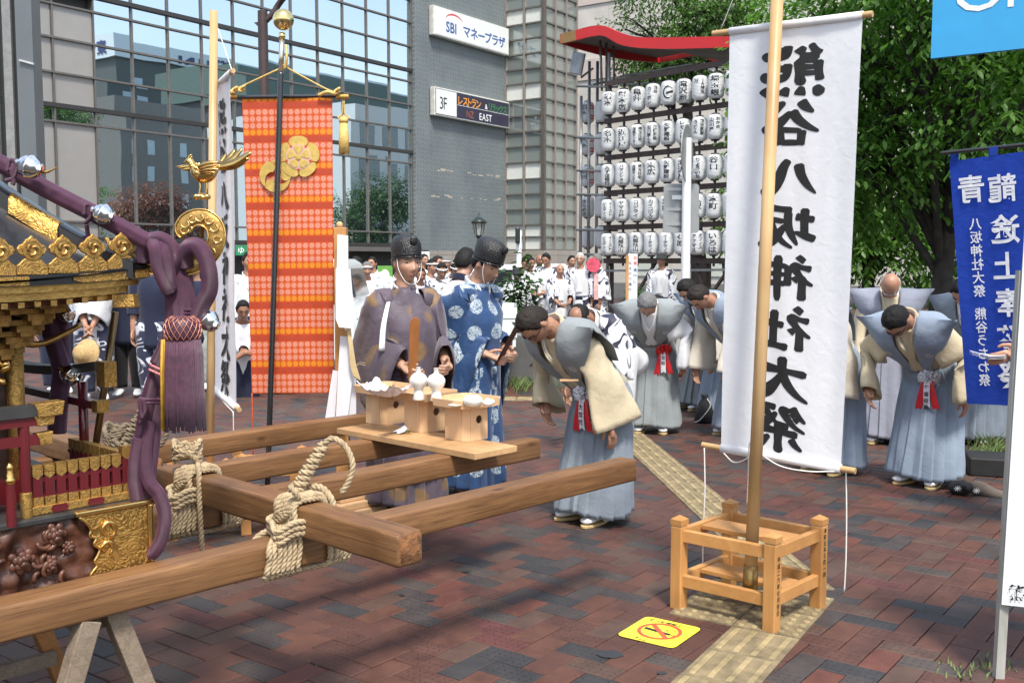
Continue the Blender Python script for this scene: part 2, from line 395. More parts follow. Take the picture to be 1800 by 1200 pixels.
def brick_verts(cx, cy, along, gap=.0045, dz=0., tilt=(0, 0)):
 ax = Vector((math.cos(BA), math.sin(BA), 0)); ay = Vector((-math.sin(BA), math.cos(BA), 0))
 if not along: ax, ay = ay, ax*-1
 hx, hy, c = BW-gap/2, BW/2-gap/2, .004
 o = Vector((cx, cy, 0)); vs = []
 for z, k in ((-.03, 0), (-c, 0), (0, c)):
  for i, j in ((-1, -1), (1, -1), (1, 1), (-1, 1)):
   vs.append(o+ax*(i*(hx-k))+ay*(j*(hy-k))+Vector((0, 0, z+dz+(tilt[0]*i+tilt[1]*j if z > -.02 else 0))))
 return vs
BF = [(0, 1, 5, 4), (1, 2, 6, 5), (2, 3, 7, 6), (3, 0, 4, 7), (4, 5, 9, 8), (5, 6, 10, 9), (6, 7, 11, 10), (7, 4, 8, 11), (8, 9, 10, 11)]
BUV = [[(0, 0)]*4]*8+[[(0, 0), (1, 0), (1, 1), (0, 1)]]
cells = []
ca, sa = math.cos(BA), math.sin(BA)
for i in range(-230, 230):
 for j in range(-120, 260):
  k = (i-j) % 4
  if k == 0: u, v, al = (i+1)*BW, (j+.5)*BW, True
  elif k == 3: u, v, al = (i+.5)*BW, (j+1)*BW, False
  else: continue
  x, y = u*ca-v*sa, u*sa+v*ca
  if not (2.2 < y < 23.6 and -.54*y-1.4 < x < .54*y+.9): continue
  cells.append((x, y, al))
def inview(x, y): return y > 3.72 and abs(x) < .5*y*1.0
near = sorted([c for c in cells if inview(c[0], c[1])], key=lambda c: c[1])
# bricks one can really see stand free of the shrine on the left; those at the front come first
near = [c for c in near if c[0] > -.36*c[1]][:300]; nset = set((round(a, 4), round(b, 4)) for a, b, _ in near)
bmats = {(t, i): brick_mat('brick_%s_%s' % ('ribbed' if t else 'smooth', 'loose' if not i else 'laid'), t, i) for t in (0, 1) for i in (0, 1)}
bme = {}
for al in (True, False):
 t = MB(); t.add(brick_verts(0, 0, al), BF, BUV); o = t.build('brick', bmats[(0 if al else 1, 0)]); bme[al] = o.data; bpy.data.objects.remove(o)
for x, y, al in near:
 o = link('brick', bme[al], pv); o.location = (x, y, rnd.uniform(-.0015, .0015)); o.rotation_euler = (rnd.gauss(0, .004), rnd.gauss(0, .004), rnd.gauss(0, .004))
lay = {True: MB(), False: MB()}
for x, y, al in cells:
 if (round(x, 4), round(y, 4)) in nset: continue
 lay[al].add(brick_verts(x, y, al, dz=rnd.uniform(-.0015, .0015), tilt=(rnd.gauss(0, .0005), rnd.gauss(0, .0005))), BF, BUV)
for al in lay:
 o = lay[al].build('brick_field', bmats[(0 if al else 1, 1)], pv); tag(o, kind='stuff')
# tactile guide strips: bar tiles and dot tiles
M_tac = mat('tactile_tile', (.29, .225, .115), .7, var=.3, vs=9, bump=.3, bs=120)
M_tad = mat('tactile_tile_dark', (.2, .155, .085), .8, var=.3, vs=9, bump=.4, bs=120)  # darker tone for the tile base between bars and dots
tp = thing('tactile_path', None, None, kind='structure')
def bar_tile():
 m = MB(); m.m = 1; m.box((0, 0, -.01), (.296, .296, .032)); m.m = 0
 for k in range(4):
  y = (-.1125+.075*k); m.box((0, y, .008), (.27, .026, .006), taper=.9)
 return m
def dot_tile():
 m = MB(); m.m = 1; m.box((0, 0, -.01), (.296, .296, .032)); m.m = 0
 for i in range(5):
  for j in range(5): m.lathe([(.016, .0055), (.0145, .010), (.010, .0115)], (-.12+.06*i, -.12+.06*j, 0), 10, cap=(False, True))
 return m
bt = bar_tile().build('tactile_tile', [M_tac, M_tad], bevel=.002, seg=1); dt = dot_tile().build('tactile_tile', [M_tac, M_tad], smooth=False)
def lay_tile(src, x, y, rz):
 o = link('tactile_tile', src.data, tp); o.location = (x, y, rnd.uniform(-.001, .001)); o.rotation_euler = (0, 0, rz+rnd.gauss(0, .004))
 for md in src.modifiers:
  b = o.modifiers.new('b', 'BEVEL'); b.width = .002; b.segments = 1; b.limit_method = 'ANGLE'
a2 = R(59); e2 = Vector((math.cos(a2), math.sin(a2), 0)); p2v = Vector((-e2.y, e2.x, 0))
cn = Vector((1.222, 4.228, 0))                       # front right corner of the dot tiles
for i in range(2):
 for j in range(2):
  c = cn+e2*(.15+.3*i)+p2v*(.15+.3*j); lay_tile(dt, c.x, c.y, a2)
for k in range(5):
 c = cn-e2*(.152+.3*k)+p2v*.15; lay_tile(bt, c.x, c.y, a2)
a1 = R(94.5); s0 = Vector((1.415, 5.02, 0))
for k in range(18):
 c = s0+Vector((math.cos(a1), math.sin(a1), 0))*(.3*k); lay_tile(bt, c.x, c.y, a1)
for k in range(13):                                   # second strip crossing far behind
 lay_tile(bt, -1.6+.3*k, 11.9-.02*k, R(-4))
bpy.data.objects.remove(bt); bpy.data.objects.remove(dt)
# ================================================================== BUILDINGS
uf = Vector((.571, .821, 0)).normalized(); nf = Vector((uf.y, -uf.x, 0))        # along the front, and out of it
C0 = Vector((1.83, 60, 0)); G = C0-nf*2.68
def fa(px, py): p = onplane(px, py, G, nf); return (p-G).dot(uf), p.z
def fp(a, z, out=0.): return G+uf*a+nf*out+Vector((0, 0, z))
M_mul = mat('mullion_metal', (.15, .14, .13), .45, .3, var=.08)
M_muld = mat('dark_mullion', (.05, .047, .045), .4, .3, var=.08)
M_panel = mat('beige_metal_panel', (.34, .325, .305), .42, .25, var=.03, vs=1.2)
def glass_mat(name, tint, refl, dark):
 m, nt, p, L = base(name)
 p.inputs['Base Color'].default_value = (*dark, 1); p.inputs['Roughness'].default_value = .25; p.inputs['Specular IOR Level'].default_value = .2
 g_ = nd(nt, 'ShaderNodeBsdfGlossy'); g_.inputs['Color'].default_value = (*tint, 1); g_.inputs['Roughness'].default_value = .008
 tc = nd(nt, 'ShaderNodeTexCoord'); n = nd(nt, 'ShaderNodeTexNoise', i_Scale=.5, i_Detail=1.); L(tc.outputs['Object'], n.inputs['Vector'])
 b = nd(nt, 'ShaderNodeBump', i_Strength=.02, i_Distance=.1); L(n.outputs['Fac'], b.inputs['Height']); L(b.outputs[0], g_.inputs['Normal'])
 fz = nd(nt, 'ShaderNodeFresnel', i_IOR=1.5); mr = nd(nt, 'ShaderNodeMapRange'); mr.inputs[3].default_value = refl; mr.inputs[4].default_value = 1.; L(fz.outputs[0], mr.inputs[0])
 mx = nd(nt, 'ShaderNodeMixShader'); L(mr.outputs[0], mx.inputs[0]); L(p.outputs[0], mx.inputs[1]); L(g_.outputs[0], mx.inputs[2]); L(mx.outputs[0], nt.nodes['Material Output'].inputs[0])
 return m
M_glass = glass_mat('mirror_glass', (.86, .96, 1.), .8, (.03, .045, .05))
M_tglass = glass_mat('stair_glass', (.75, .8, .78), .22, (.2, .225, .21))
def tile_wall():
 m, nt, p, L = base('blue_green_tile')
 tc = nd(nt, 'ShaderNodeTexCoord'); d = nd(nt, 'ShaderNodeVectorMath', operation='DOT_PRODUCT'); d.inputs[1].default_value = tuple(uf); L(tc.outputs['Object'], d.inputs[0])
 sx = nd(nt, 'ShaderNodeSeparateXYZ'); L(tc.outputs['Object'], sx.inputs[0])
 cb = nd(nt, 'ShaderNodeCombineXYZ'); L(d.outputs['Value'], cb.inputs[0]); L(sx.outputs[2], cb.inputs[1])
 mp = nd(nt, 'ShaderNodeMapping'); mp.inputs['Rotation'].default_value = (0, 0, R(45)); L(cb.outputs[0], mp.inputs[0])
 br = nd(nt, 'ShaderNodeTexBrick', i_Scale=1.); br.inputs['Brick Width'].default_value = .34; br.inputs['Row Height'].default_value = .17; br.inputs['Mortar Size'].default_value = .03
 br.inputs['Color1'].default_value = (.122, .144, .149, 1); br.inputs['Color2'].default_value = (.142, .166, .171, 1); br.inputs['Mortar'].default_value = (.18, .203, .207, 1); L(mp.outputs[0], br.inputs[0])
 n = nd(nt, 'ShaderNodeTexNoise', i_Scale=.5, i_Detail=5.); L(tc.outputs['Object'], n.inputs['Vector'])
 r = ramp(nt, [(.3, (.82, .84, .86)), (.7, (1.1, 1.1, 1.1))]); L(n.outputs['Fac'], r.inputs[0])
 mx = nd(nt, 'ShaderNodeMix', data_type='RGBA', blend_type='MULTIPLY'); mx.inputs[0].default_value = 1; L(br.outputs[0], mx.inputs[6]); L(r.outputs[0], mx.inputs[7]); L(mx.outputs[2], p.inputs['Base Color'])
 b = nd(nt, 'ShaderNodeBump', i_Strength=.5, i_Distance=.01); b.invert = True; L(br.outputs['Fac'], b.inputs['Height']); L(b.outputs[0], p.inputs['Normal']); p.inputs['Roughness'].default_value = .5
 return m
M_tile = tile_wall()
def jointed(name, c1, c2, mortar, w, h, axis):
 m, nt, p, L = base(name)
 tc = nd(nt, 'ShaderNodeTexCoord'); d = nd(nt, 'ShaderNodeVectorMath', operation='DOT_PRODUCT'); d.inputs[1].default_value = tuple(axis); L(tc.outputs['Object'], d.inputs[0])
 sx = nd(nt, 'ShaderNodeSeparateXYZ'); L(tc.outputs['Object'], sx.inputs[0]); cb = nd(nt, 'ShaderNodeCombineXYZ'); L(d.outputs['Value'], cb.inputs[0]); L(sx.outputs[2], cb.inputs[1])
 br = nd(nt, 'ShaderNodeTexBrick', i_Scale=1.); br.offset = 0; br.inputs['Brick Width'].default_value = w; br.inputs['Row Height'].default_value = h; br.inputs['Mortar Size'].default_value = .025
 br.inputs['Color1'].default_value = (*c1, 1); br.inputs['Color2'].default_value = (*c2, 1); br.inputs['Mortar'].default_value = (*mortar, 1); L(cb.outputs[0], br.inputs[0])
 n = nd(nt, 'ShaderNodeTexNoise', i_Scale=.8, i_Detail=5.); L(tc.outputs['Object'], n.inputs['Vector']); r = ramp(nt, [(.3, (.88, .88, .88)), (.7, (1.06, 1.06, 1.06))]); L(n.outputs['Fac'], r.inputs[0])
 mx = nd(nt, 'ShaderNodeMix', data_type='RGBA', blend_type='MULTIPLY'); mx.inputs[0].default_value = 1; L(br.outputs[0], mx.inputs[6]); L(r.outputs[0], mx.inputs[7]); L(mx.outputs[2], p.inputs['Base Color']); p.inputs['Roughness'].default_value = .6
 return m
M_base = jointed('beige_stone', (.3, .27, .24), (.33, .295, .26), (.2, .18, .16), 1.3, 1.9, uf)
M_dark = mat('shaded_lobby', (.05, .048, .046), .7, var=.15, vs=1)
bld = thing('office_building', 'large mirror glass building with beige metal panels and tall blue green tiled wall', 'building', (G.x, G.y, 0))
a0, _ = fa(165.5, 100); a1_, _ = fa(722, 100); da = (a1_-a0)/11
zr = [fa(722, y)[1] for y in (-228, -186, -144, -102, -61, -40, -19, 1, 40, 82.5, 124, 144, 185, 227.5, 267.5, 287.5, 409.5, 431)]
cols = [a0+da*k for k in range(-2, 12)]
mp_ = None
def slab(mb, a_, b_, z0, z1, o0, o1):
 P = [fp(a, z, o) for o in (o0, o1) for z in (z0, z1) for a in (a_, b_)]
 return mb.add(P, [(0, 2, 3, 1), (4, 5, 7, 6), (0, 1, 5, 4), (2, 6, 7, 3), (0, 4, 6, 2), (1, 3, 7, 5)])
for i in range(13):
 for j in range(len(zr)-1):
  x0, x1, z1, z0 = cols[i]+.04, cols[i+1]-.04, zr[j]-.04, zr[j+1]+.04
  panel = i < 2 and j in (9, 10, 11, 12, 13, 15, 16) or (i < 2 and j < 5)
  if i < 2 and j in (10, 11, 12, 13) :
   if j != 11: continue
   z1, z0 = zr[11]-.04, zr[14]+.04; panel = True
  if panel and i < 2 and j == 9: panel = False
  mb = MB(); tw = rnd.gauss(0, .0016)*(x1-x0); tz = rnd.gauss(0, .0012)*(z1-z0)
  mb.add([fp(x0, z0, -.05+tw+tz), fp(x1, z0, -.05-tw+tz), fp(x1, z1, -.05-tw-tz), fp(x0, z1, -.05+tw-tz)], [(0, 1, 2, 3)])
  mb.add([fp(x0, z0, -.12), fp(x1, z0, -.12), fp(x1, z1, -.12), fp(x0, z1, -.12)], [(3, 2, 1, 0)])
  mb.build('wall_panel' if panel else 'window_pane', M_panel if panel else M_glass, bld)
for k, a in enumerate(cols):
 mb = MB(); slab(mb, a-.03, a+.03, zr[-1], zr[0], -.3, .03); mb.build('mullion', M_mul, bld)
for j, z in enumerate(zr):
 mb = MB(); dk = j in (6, 10, 14, 17)
 slab(mb, cols[0], cols[-1]+.05, z-(.085 if dk else .036), z+(.075 if dk else .036), -.3, .08 if dk else .05); mb.build('transom', M_muld if dk else M_mul, bld)
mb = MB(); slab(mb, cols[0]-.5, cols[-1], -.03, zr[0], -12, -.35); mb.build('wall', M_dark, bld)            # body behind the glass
mb = MB(); slab(mb, cols[0]-3, cols[-1], zr[-1]-.35, zr[-1]-.12, -4, .7); mb.build('canopy', M_mul, bld)
mb = MB(); slab(mb, cols[-1]-3.6, cols[-1]-.06, -.03, zr[-1]-.36, -3.2, -.4); mb.build('lobby_wall', mat('lobby_stone', (.2, .18, .165), .6, var=.08, vs=1), bld)
gw0, gw1 = cols[-1]+.06, 0.
zb = fa(800, 441)[1]
mb = MB(); slab(mb, gw0, gw1, zb, zr[0], -8, -.02); mb.build('tiled_wall', M_tile, bld)
mb = MB(); slab(mb, gw0+.02, gw0+1.15, zb+.01, zr[0], -.019, .22); mb.build('tiled_pier', M_tile, bld)
mb = MB(); slab(mb, gw0-.02, gw1, -.03, zb-.002, -8, .05); mb.build('stone_base', M_base, bld)
# two repaired seams with torn filler on the tiled wall
M_fil = mat('old_filler', (.4, .36, .3), .9, var=.3, vs=20)
for y0, y1 in ((298, 312), (345, 352)):
 for k in range(14):
  px = 757+rnd.uniform(0, 122); a, z = fa(px, lerp(y0, y1, (px-757)/122)+rnd.uniform(-1.5, 1.5)); mb = MB(); slab(mb, a, a+rnd.uniform(.12, .5), z, z+rnd.uniform(.03, .1), -.019, -.012); mb.build('filler_patch', M_fil, bld)
# glass stair tower
M_post = mat('bronze_post', (.27, .235, .205), .45, .3, var=.06)
wl = -nf                                             # left face runs back from the corner
tw_root = bld
zt = [onplane(952, y, C0, nf).z for y in [8.3-27.3*k for k in range(7, 0, -1)]+[8.3, 35.8, 62.4, 89.4, 116, 142, 171.6, 200, 228.7, 254.7, 282.9, 313, 339.6, 367, 394.5, 416, 439]]
fl = lambda t, z, o=0.: C0-nf*t-uf*o+Vector((0, 0, z))
frt = lambda t, z, o=0.: C0+uf*t+nf*o+Vector((0, 0, z))
M_spd = mat('white_spandrel', (.62, .64, .6), .5, var=.05)
tl = 2.68; right_w = ((onplane(1013, 200, C0, nf)-C0).dot(uf))
for face, wid, nc in ((fl, tl, 2), (frt, right_w, 3)):
 for j in range(len(zt)-1):
  for i in range(nc):
   x0, x1, z0, z1 = wid*i/nc+.05, wid*(i+1)/nc-.05, zt[j+1]+.04, zt[j]-.04
   wsp = (len(zt)-1-j-3) % 5 == 3 or j == len(zt)-3
   mb = MB(); t_ = rnd.gauss(0, .004)
   mb.add([face(x0, z0, -.06+t_), face(x1, z0, -.06-t_), face(x1, z1, -.06-t_), face(x0, z1, -.06+t_)], [(0, 1, 2, 3)])
   mb.build('spandrel_panel' if wsp and face is fl else 'window_pane', M_spd if wsp and face is fl else M_tglass, bld)
 for i in range(nc+1):
  w = .11 if i == 0 else .06; mb = MB()
  mb.bar(face(wid*i/nc, zt[-1], 0), face(wid*i/nc, zt[0], 0), w*2, w*2, up=nf); mb.build('mullion', M_post, bld)
 for z in zt:
  mb = MB(); mb.bar(face(0, z, 0), face(wid, z, 0), .09, .09); mb.build('transom', M_mul, bld)
mb = MB(); P = [fl(.1, 0, -.3), fl(tl, 0, -.3), frt(right_w, 0, -.3)-nf*2.0, frt(right_w, 0, -.3), fl(.1, 0, -.3)+uf*.0]
mb.prism([p+Vector((0, 0, zt[-1])) for p in (fl(.3, 0, -.5), fl(tl, 0, -.5), frt(right_w, 0, -.3)-nf*2.2, frt(right_w, 0, -.3))], (0, 0, zt[0]-zt[-1])); mb.build('stair_core', mat('stair_interior', (.24, .25, .235), .8, var=.2, vs=.7), bld)
mb = MB(); mb.prism([p+Vector((0, 0, -.03)) for p in (fl(0, 0, .2)+nf*.2, fl(tl, 0, .2), frt(right_w+.4, 0, .2)-nf*2.7, frt(right_w+.4, 0, .2))], (0, 0, zt[-1]-.0)); mb.build('stone_base', M_base, bld)
# pale building behind
q = frt(right_w+12.35, 0)-nf*10; M_pale = jointed('pale_wall_tile', (.52, .485, .44), (.55, .51, .46), (.44, .41, .37), 2.6, 2.3, nf)
pb = thing('department_store', 'tall pale cream tiled building behind the lantern rack and trees', 'building', tuple(q))
mb = MB(); e1 = q+nf*26; mb.prism([q+Vector((0, 0, -.03)), e1+Vector((0, 0, -.03)), e1+uf*20+Vector((0, 0, -.03)), q+uf*20+Vector((0, 0, -.03))], (0, 0, 34)); mb.build('wall', M_pale, pb)
for z in (15.6, 21):
 mb = MB(); P = [q-uf*.06+Vector((0, 0, z)), q+nf*26-uf*.06+Vector((0, 0, z))]; mb.bar(P[0], P[1], .1, 1.5); mb.build('pink_band', mat('pink_tile_band', (.5, .42, .38), .6, var=.05), pb)
for k in range(4):
 p = q+nf*(9+4.2*k)-uf*.05; mb = MB(); mb.bar(p+Vector((0, 0, .5)), p+Vector((0, 0, 3.0)), 2.4, .1, up=uf); mb.build('shutter', mat('pale_shutter', (.5, .53, .47), .5, var=.08), pb)
# signs fixed to the tiled wall
def wall_sign(name, label, y_tl, y_bl, px0, px1, y_tr, face_mat, out=.35):
 al, zt_ = fa(px0, y_tl); _, zb_ = fa(px0, y_bl); ar, _ = fa(px1, y_tr)
 o = thing(name, label, 'sign', tuple(fp(al, zb_, .1))); mb = MB(); slab(mb, al, ar, zb_, zt_, .02, out); mb.build('sign_box', mat('white_sign_edge', (.6, .6, .55), .5), o, bevel=.03)
 mb = MB(); slab(mb, al+.07, ar-.07, zb_+.07, zt_-.07, out, out+.012); mb.build('sign_face', face_mat, o)
 return o, al, ar, zb_, zt_
M_white = mat('white_acrylic', (.72, .74, .72), .35, var=.02); M_navy = mat('navy_ink', (.03, .045, .16), .5); M_blue = mat('blue_ink', (.035, .1, .3), .5); M_redink = mat('red_ink', (.62, .05, .05), .5)
M_ink = mat('black_ink', (.012, .012, .013), .55, var=.2, vs=30); M_orange = mat('orange_ink', (.75, .3, .04), .5); M_greenink = mat('green_ink', (.06, .25, .09), .5); M_wink = mat('white_ink', (.8, .8, .8), .5); M_brown = mat('brown_ink', (.35, .12, .04), .5)
s, al, ar, zb_, zt_ = wall_sign('bank_sign', 'long white sign with blue lettering and a red arc high on the tiled wall', 10, 62, 753, 886, 50, M_white)
wS, hS = ar-al, zt_-zb_; f_ = plane_fn(fp(al, zb_, .365), uf, (0, 0, 1))
mb = MB(); x = put_text(mb, 'SBI', lambda a, b: f_(a+wS*.15, b+hS*.22), hS*.5, .025, sx=.95); put_text(mb, 'マネープラザ', lambda a, b: f_(a+wS*.37, b+hS*.25), hS*.44, .025, pitch=.06, sx=1.05); mb.build('lettering', M_blue, s)
mb = MB(); arc = [];
for k in range(15):
 t = math.pi*(.95-.85*k/14); arc.append((wS*.255+wS*.115*math.cos(t), hS*.6+hS*.25*math.sin(t), .012+.05*math.sin(math.pi*k/14)))
mb.rings([[f_(a, b-w*.5), f_(a, b+w)] for a, b, w in arc], close=False); mb.build('arc_emblem', M_redink, s)
s, al, ar, zb_, zt_ = wall_sign('restaurant_sign', 'dark sign with a white 3F panel and orange lettering low on the tiled wall', 153, 203, 755, 887, 187, mat('dark_navy_face', (.03, .028, .055), .4))
wS, hS = ar-al, zt_-zb_; f_ = plane_fn(fp(al, zb_, .365), uf, (0, 0, 1))
mb = MB(); slab(mb, al+.1, al+wS*.27, zb_+.1, zt_-.1, .362, .37); mb.build('white_panel', M_white, s)
f_ = plane_fn(fp(al, zb_, .376), uf, (0, 0, 1))
mb = MB(); put_text(mb, '3F', lambda a, b: f_(a+wS*.06, b+hS*.25), hS*.62, 0, sx=.8); mb.build('lettering', M_ink, s)
mb = MB(); x = put_text(mb, 'レストラン', lambda a, b: f_(a+wS*.29, b+hS*.55), hS*.36, .02, pitch=.02, sx=1.0); mb.build('lettering', M_orange, s)
mb = MB(); put_text(mb, '&', lambda a, b: f_(a+wS*.645, b+hS*.56), hS*.27, .01); put_text(mb, 'EAST', lambda a, b: f_(a+wS*.57, b+hS*.12), hS*.36, .01, sx=.95); slab(mb, al+wS*.28, ar-.12, zb_+hS*.5, zb_+hS*.515, .366, .372); mb.build('lettering', M_wink, s)
mb = MB(); put_text(mb, 'リラックス', lambda a, b: f_(a+wS*.7, b+hS*.55), hS*.33, .015, pitch=.02, sx=.95); mb.build('lettering', M_greenink, s)
mb = MB(); put_text(mb, 'NZ', lambda a, b: f_(a+wS*.4, b+hS*.12), hS*.36, .0, sx=.9); mb.build('lettering', M_brown, s)
# dark steel column at the left edge
colm = thing('steel_column', 'tall dark grey steel clad column at the left edge', 'column', tuple(aty(30, 458, 27).to_2d())+(0,))
def vstrip(name, px0, px1, Y, m, dpt=.5):
 p, q_ = aty(px0, 458, Y), aty(px1, 458, Y); mb = MB(); mb.box(((p.x+q_.x)/2, Y+dpt/2, 7), (q_.x-p.x, dpt, 14.06)); mb.build(name, m, colm)
M_col = mat('blue_grey_steel', (.15, .165, .175), .4, .4, var=.05, vs=1); M_colb = mat('black_steel', (.018, .02, .02), .4, var=.1)
vstrip('cladding', -190, 6, 27, mat('grey_cladding', (.22, .22, .22), .5)); vstrip('dark_reveal', 6.2, 19, 27.15, M_colb); vstrip('cladding', 19.2, 34, 27.1, mat('grey_cladding', (.2, .2, .2), .5)); vstrip('dark_reveal', 34.2, 42, 27.2, M_colb); vstrip('cladding', 42.2, 71, 27, M_col)
p, q_ = aty(34, 106, 26.95), aty(60, 113, 26.95); mb = MB(); mb.bar(p, q_, .06, .05); mb.build('joint_trim', mat('light_trim', (.45, .47, .47), .4), colm)
# -------------------------------------------------- buildings across the square: they show in the mirror glass
def mir(p): return p-nf*(2*(p-G).dot(nf))
def vbox(mb, top, L_, D_, z0, virt=True):
 """top = virtual top corner seen in the glass; runs L_ along the front, D_ deeper"""
 P = []
 for z in (z0, top.z):
  for d in (0, D_):
   for a in (0, L_):
    p = top+uf*a-nf*d; P.append(mir(Vector((p.x, p.y, z))))
 mb.add(P, [(0, 1, 3, 2), (4, 6, 7, 5), (0, 4, 5, 1), (2, 3, 7, 6), (0, 2, 6, 4), (1, 5, 7, 3)])
def vface(top, a, z, out=.05): p = top+uf*a+nf*out; return mir(Vector((p.x, p.y, z)))
M_hot = mat('hotel_wall', (.085, .1, .1), .7, var=.06); M_hotr = mat('hotel_red_wall', (.2, .07, .075), .7, var=.06); M_win = mat('pale_window', (.42, .52, .58), .15, var=.05); M_hsign = mat('pale_blue_board', (.68, .76, .8), .6, var=.03)
def win(parent, top, a, z, w, h, m, nm='window'):
 mb = MB(); P = [vface(top, x, y) for x, y in ((a, z), (a+w, z), (a+w, z+h), (a, z+h))]; Q = [vface(top, x, y, -.3) for x, y in ((a, z), (a+w, z), (a+w, z+h), (a, z+h))]
 mb.add(P+Q, [(0, 1, 2, 3), (0, 4, 5, 1), (1, 5, 6, 2), (2, 6, 7, 3), (3, 7, 4, 0)]); return mb.build(nm, m, parent)
V0 = aty(200, 60, 170); hl = 100.
hotel = thing('hotel', 'tall dark hotel with a pale sign band, mirrored in the glass building', 'building', tuple(mir(V0).to_2d())+(0,))
mb = MB(); vbox(mb, V0-Vector((0, 0, 3.2)), 16, 40, 0); mb.build('wall', M_hot, hotel)
mb = MB(); vbox(mb, V0+uf*16-Vector((0, 0, 3.2)), hl-16, 40, 0); mb.build('wall', M_hotr, hotel)
mb = MB(); vbox(mb, V0+nf*.6-uf*.6, hl+1, 42, V0.z-3.4); mb.build('sign_band', M_hsign, hotel)
mb = MB(); put_text(mb, '東横INN', lambda a, b: vface(V0, 31-a, V0.z-2.9+b, .72), 2.6, .05, pitch=.3, sx=1.7); put_text(mb, 'toyoko-inn.com', lambda a, b: vface(V0, 75-a, V0.z-2.6+b, .72), 1.9, .02, pitch=.08, sx=1.5);
def vside(dep, z): p = V0-uf*.7-nf*dep; return mir(Vector((p.x, p.y, z)))
put_text(mb, '東横INN', lambda a, b: vside(1.5+a, V0.z-2.6+b), 1.9, .04, pitch=.2, sx=1.3); mb.build('lettering', M_navy, hotel)
for r_ in range(11):
 for a in ((3.,) if r_ > 2 else (3., 11., 19., 27., 36., 45.)): win(hotel, V0, a, V0.z-8-2.85*r_, 2.4, 1.5, M_win)
V1 = aty(214, 172, 118); grey = thing('grey_block', 'grey block with narrow tall windows, mirrored in the glass building', 'building', tuple(mir(V1).to_2d())+(0,))
mb = MB(); vbox(mb, V1, 46, 18, 0); mb.build('wall', mat('grey_render', (.16, .16, .155), .8, var=.08), grey)
for r_ in range(5):
 for a in (1.5, 4.2, 8.6, 12.6, 16, 21, 24.5, 29, 34, 38, 42): win(grey, V1, a, V1.z-6.2-3.05*r_, .95, 1.7, M_win)
V2 = aty(428, 108, 150); gb = thing('green_roofed_block', 'dark block with a green copper roof, mirrored in the glass building', 'building', tuple(mir(V2).to_2d())+(0,))
mb = MB(); vbox(mb, V2, 42, 20, V2.z-5); mb.build('roof', mat('green_copper', (.08, .13, .115), .6, var=.15), gb); mb = MB(); vbox(mb, V2+uf*.4-nf*.4-Vector((0, 0, 5)), 62, 20, 0); mb.build('wall', mat('dark_render', (.06, .062, .065), .8), gb)
for r_ in range(4):
 for a in (6, 13, 20, 27, 34, 41, 48): win(gb, V2+uf*.4-nf*.4, a, V2.z-9-3.3*r_, 1.2, 1.8, mat('dim_window', (.2, .26, .28), .2))
V3 = aty(624, 178, 105); wb = thing('white_corner_block', 'white corner block with grey windows, mirrored in the glass building', 'building', tuple(mir(V3).to_2d())+(0,))
mb = MB(); vbox(mb, V3, 40, 22, 0); mb.build('wall', mat('white_render', (.6, .66, .68), .7, var=.04), wb)
for r_ in range(4):
 for a in (1.3, 4.6, 7.9, 11.2, 14.5, 17.8): win(wb, V3, a, V3.z-4.2-3.4*r_, 2.0, 2.2, mat('grey_window', (.2, .25, .27), .15))
# planter wall and hedge
M_conc = mat('planter_concrete', (.2, .205, .205), .85, var=.12, vs=2.5, bump=.25, bs=70)
pl = thing('planter_wall', 'low grey concrete planter wall behind the bowing men', 'wall', (2, 11.4, 0))
wa, wb_ = Vector((-.25, 13.75, 0)), Vector((6.2, 7.2, 0)); wd = (wb_-wa).normalized(); wnv = Vector((wd.y, -wd.x, 0))
def wallseg(a, b):
 mb = MB(); mb.prism([a+Vector((0, 0, -.03)), b+Vector((0, 0, -.03)), b-wnv*.25+Vector((0, 0, -.03)), a-wnv*.25+Vector((0, 0, -.03))], (0, 0, .66)); mb.build('concrete_panel', M_conc, pl, bevel=.012)
n_ = 5
for k in range(n_): wallseg(wa+(wb_-wa)*(k/n_)+wd*.006, wa+(wb_-wa)*((k+1)/n_)-wd*.006)
mb = MB(); mb.prism([wa-wnv*.26+Vector((0, 0, 0)), wb_-wnv*.26, wb_-wnv*9, wa-wnv*9+wd*5], (0, 0, .56)); so = mb.build('planter_soil', mat('soil', (.05, .04, .03), .95, var=.3, vs=4, bump=.5, bs=40)); tag(so, kind='structure')
# ================================================================== PORTABLE SHRINE, beams and ropes
D_ = Vector((.69, .724, 0)).normalized(); N_ = Vector((-D_.y, D_.x, 0))
def sh(m, n, z=0.): return D_*m+N_*n+Vector((0, 0, z))
RZ = math.atan2(D_.y, D_.x)
M_gold = mat('polished_gold', (.78, .5, .17), .22, 1., var=.05, vs=20, bump=.1, bs=40)
M_gold2 = mat('soft_gold', (.5, .3, .095), .42, 1., var=.12, vs=14, bump=.25, bs=60)
M_rel = relief_gold('chased_gold', (.56, .33, .095), 24, .28, .5); M_relf = relief_gold('fine_chased_gold', (.55, .33, .1), 46, .25, .55, .004)
M_lac = mat('black_lacquer', (.011, .0115, .014), .3, var=.1, spec=.6, coat=.35); M_red = mat('red_lacquer', (.105, .010, .014), .26, var=.12, vs=8, coat=.4)
M_chrome = mat('bright_silver', (.85, .86, .88), .06, 1., var=.02)
M_bronze = mat('bronze_rod', (.2, .13, .06), .35, .8, var=.15)
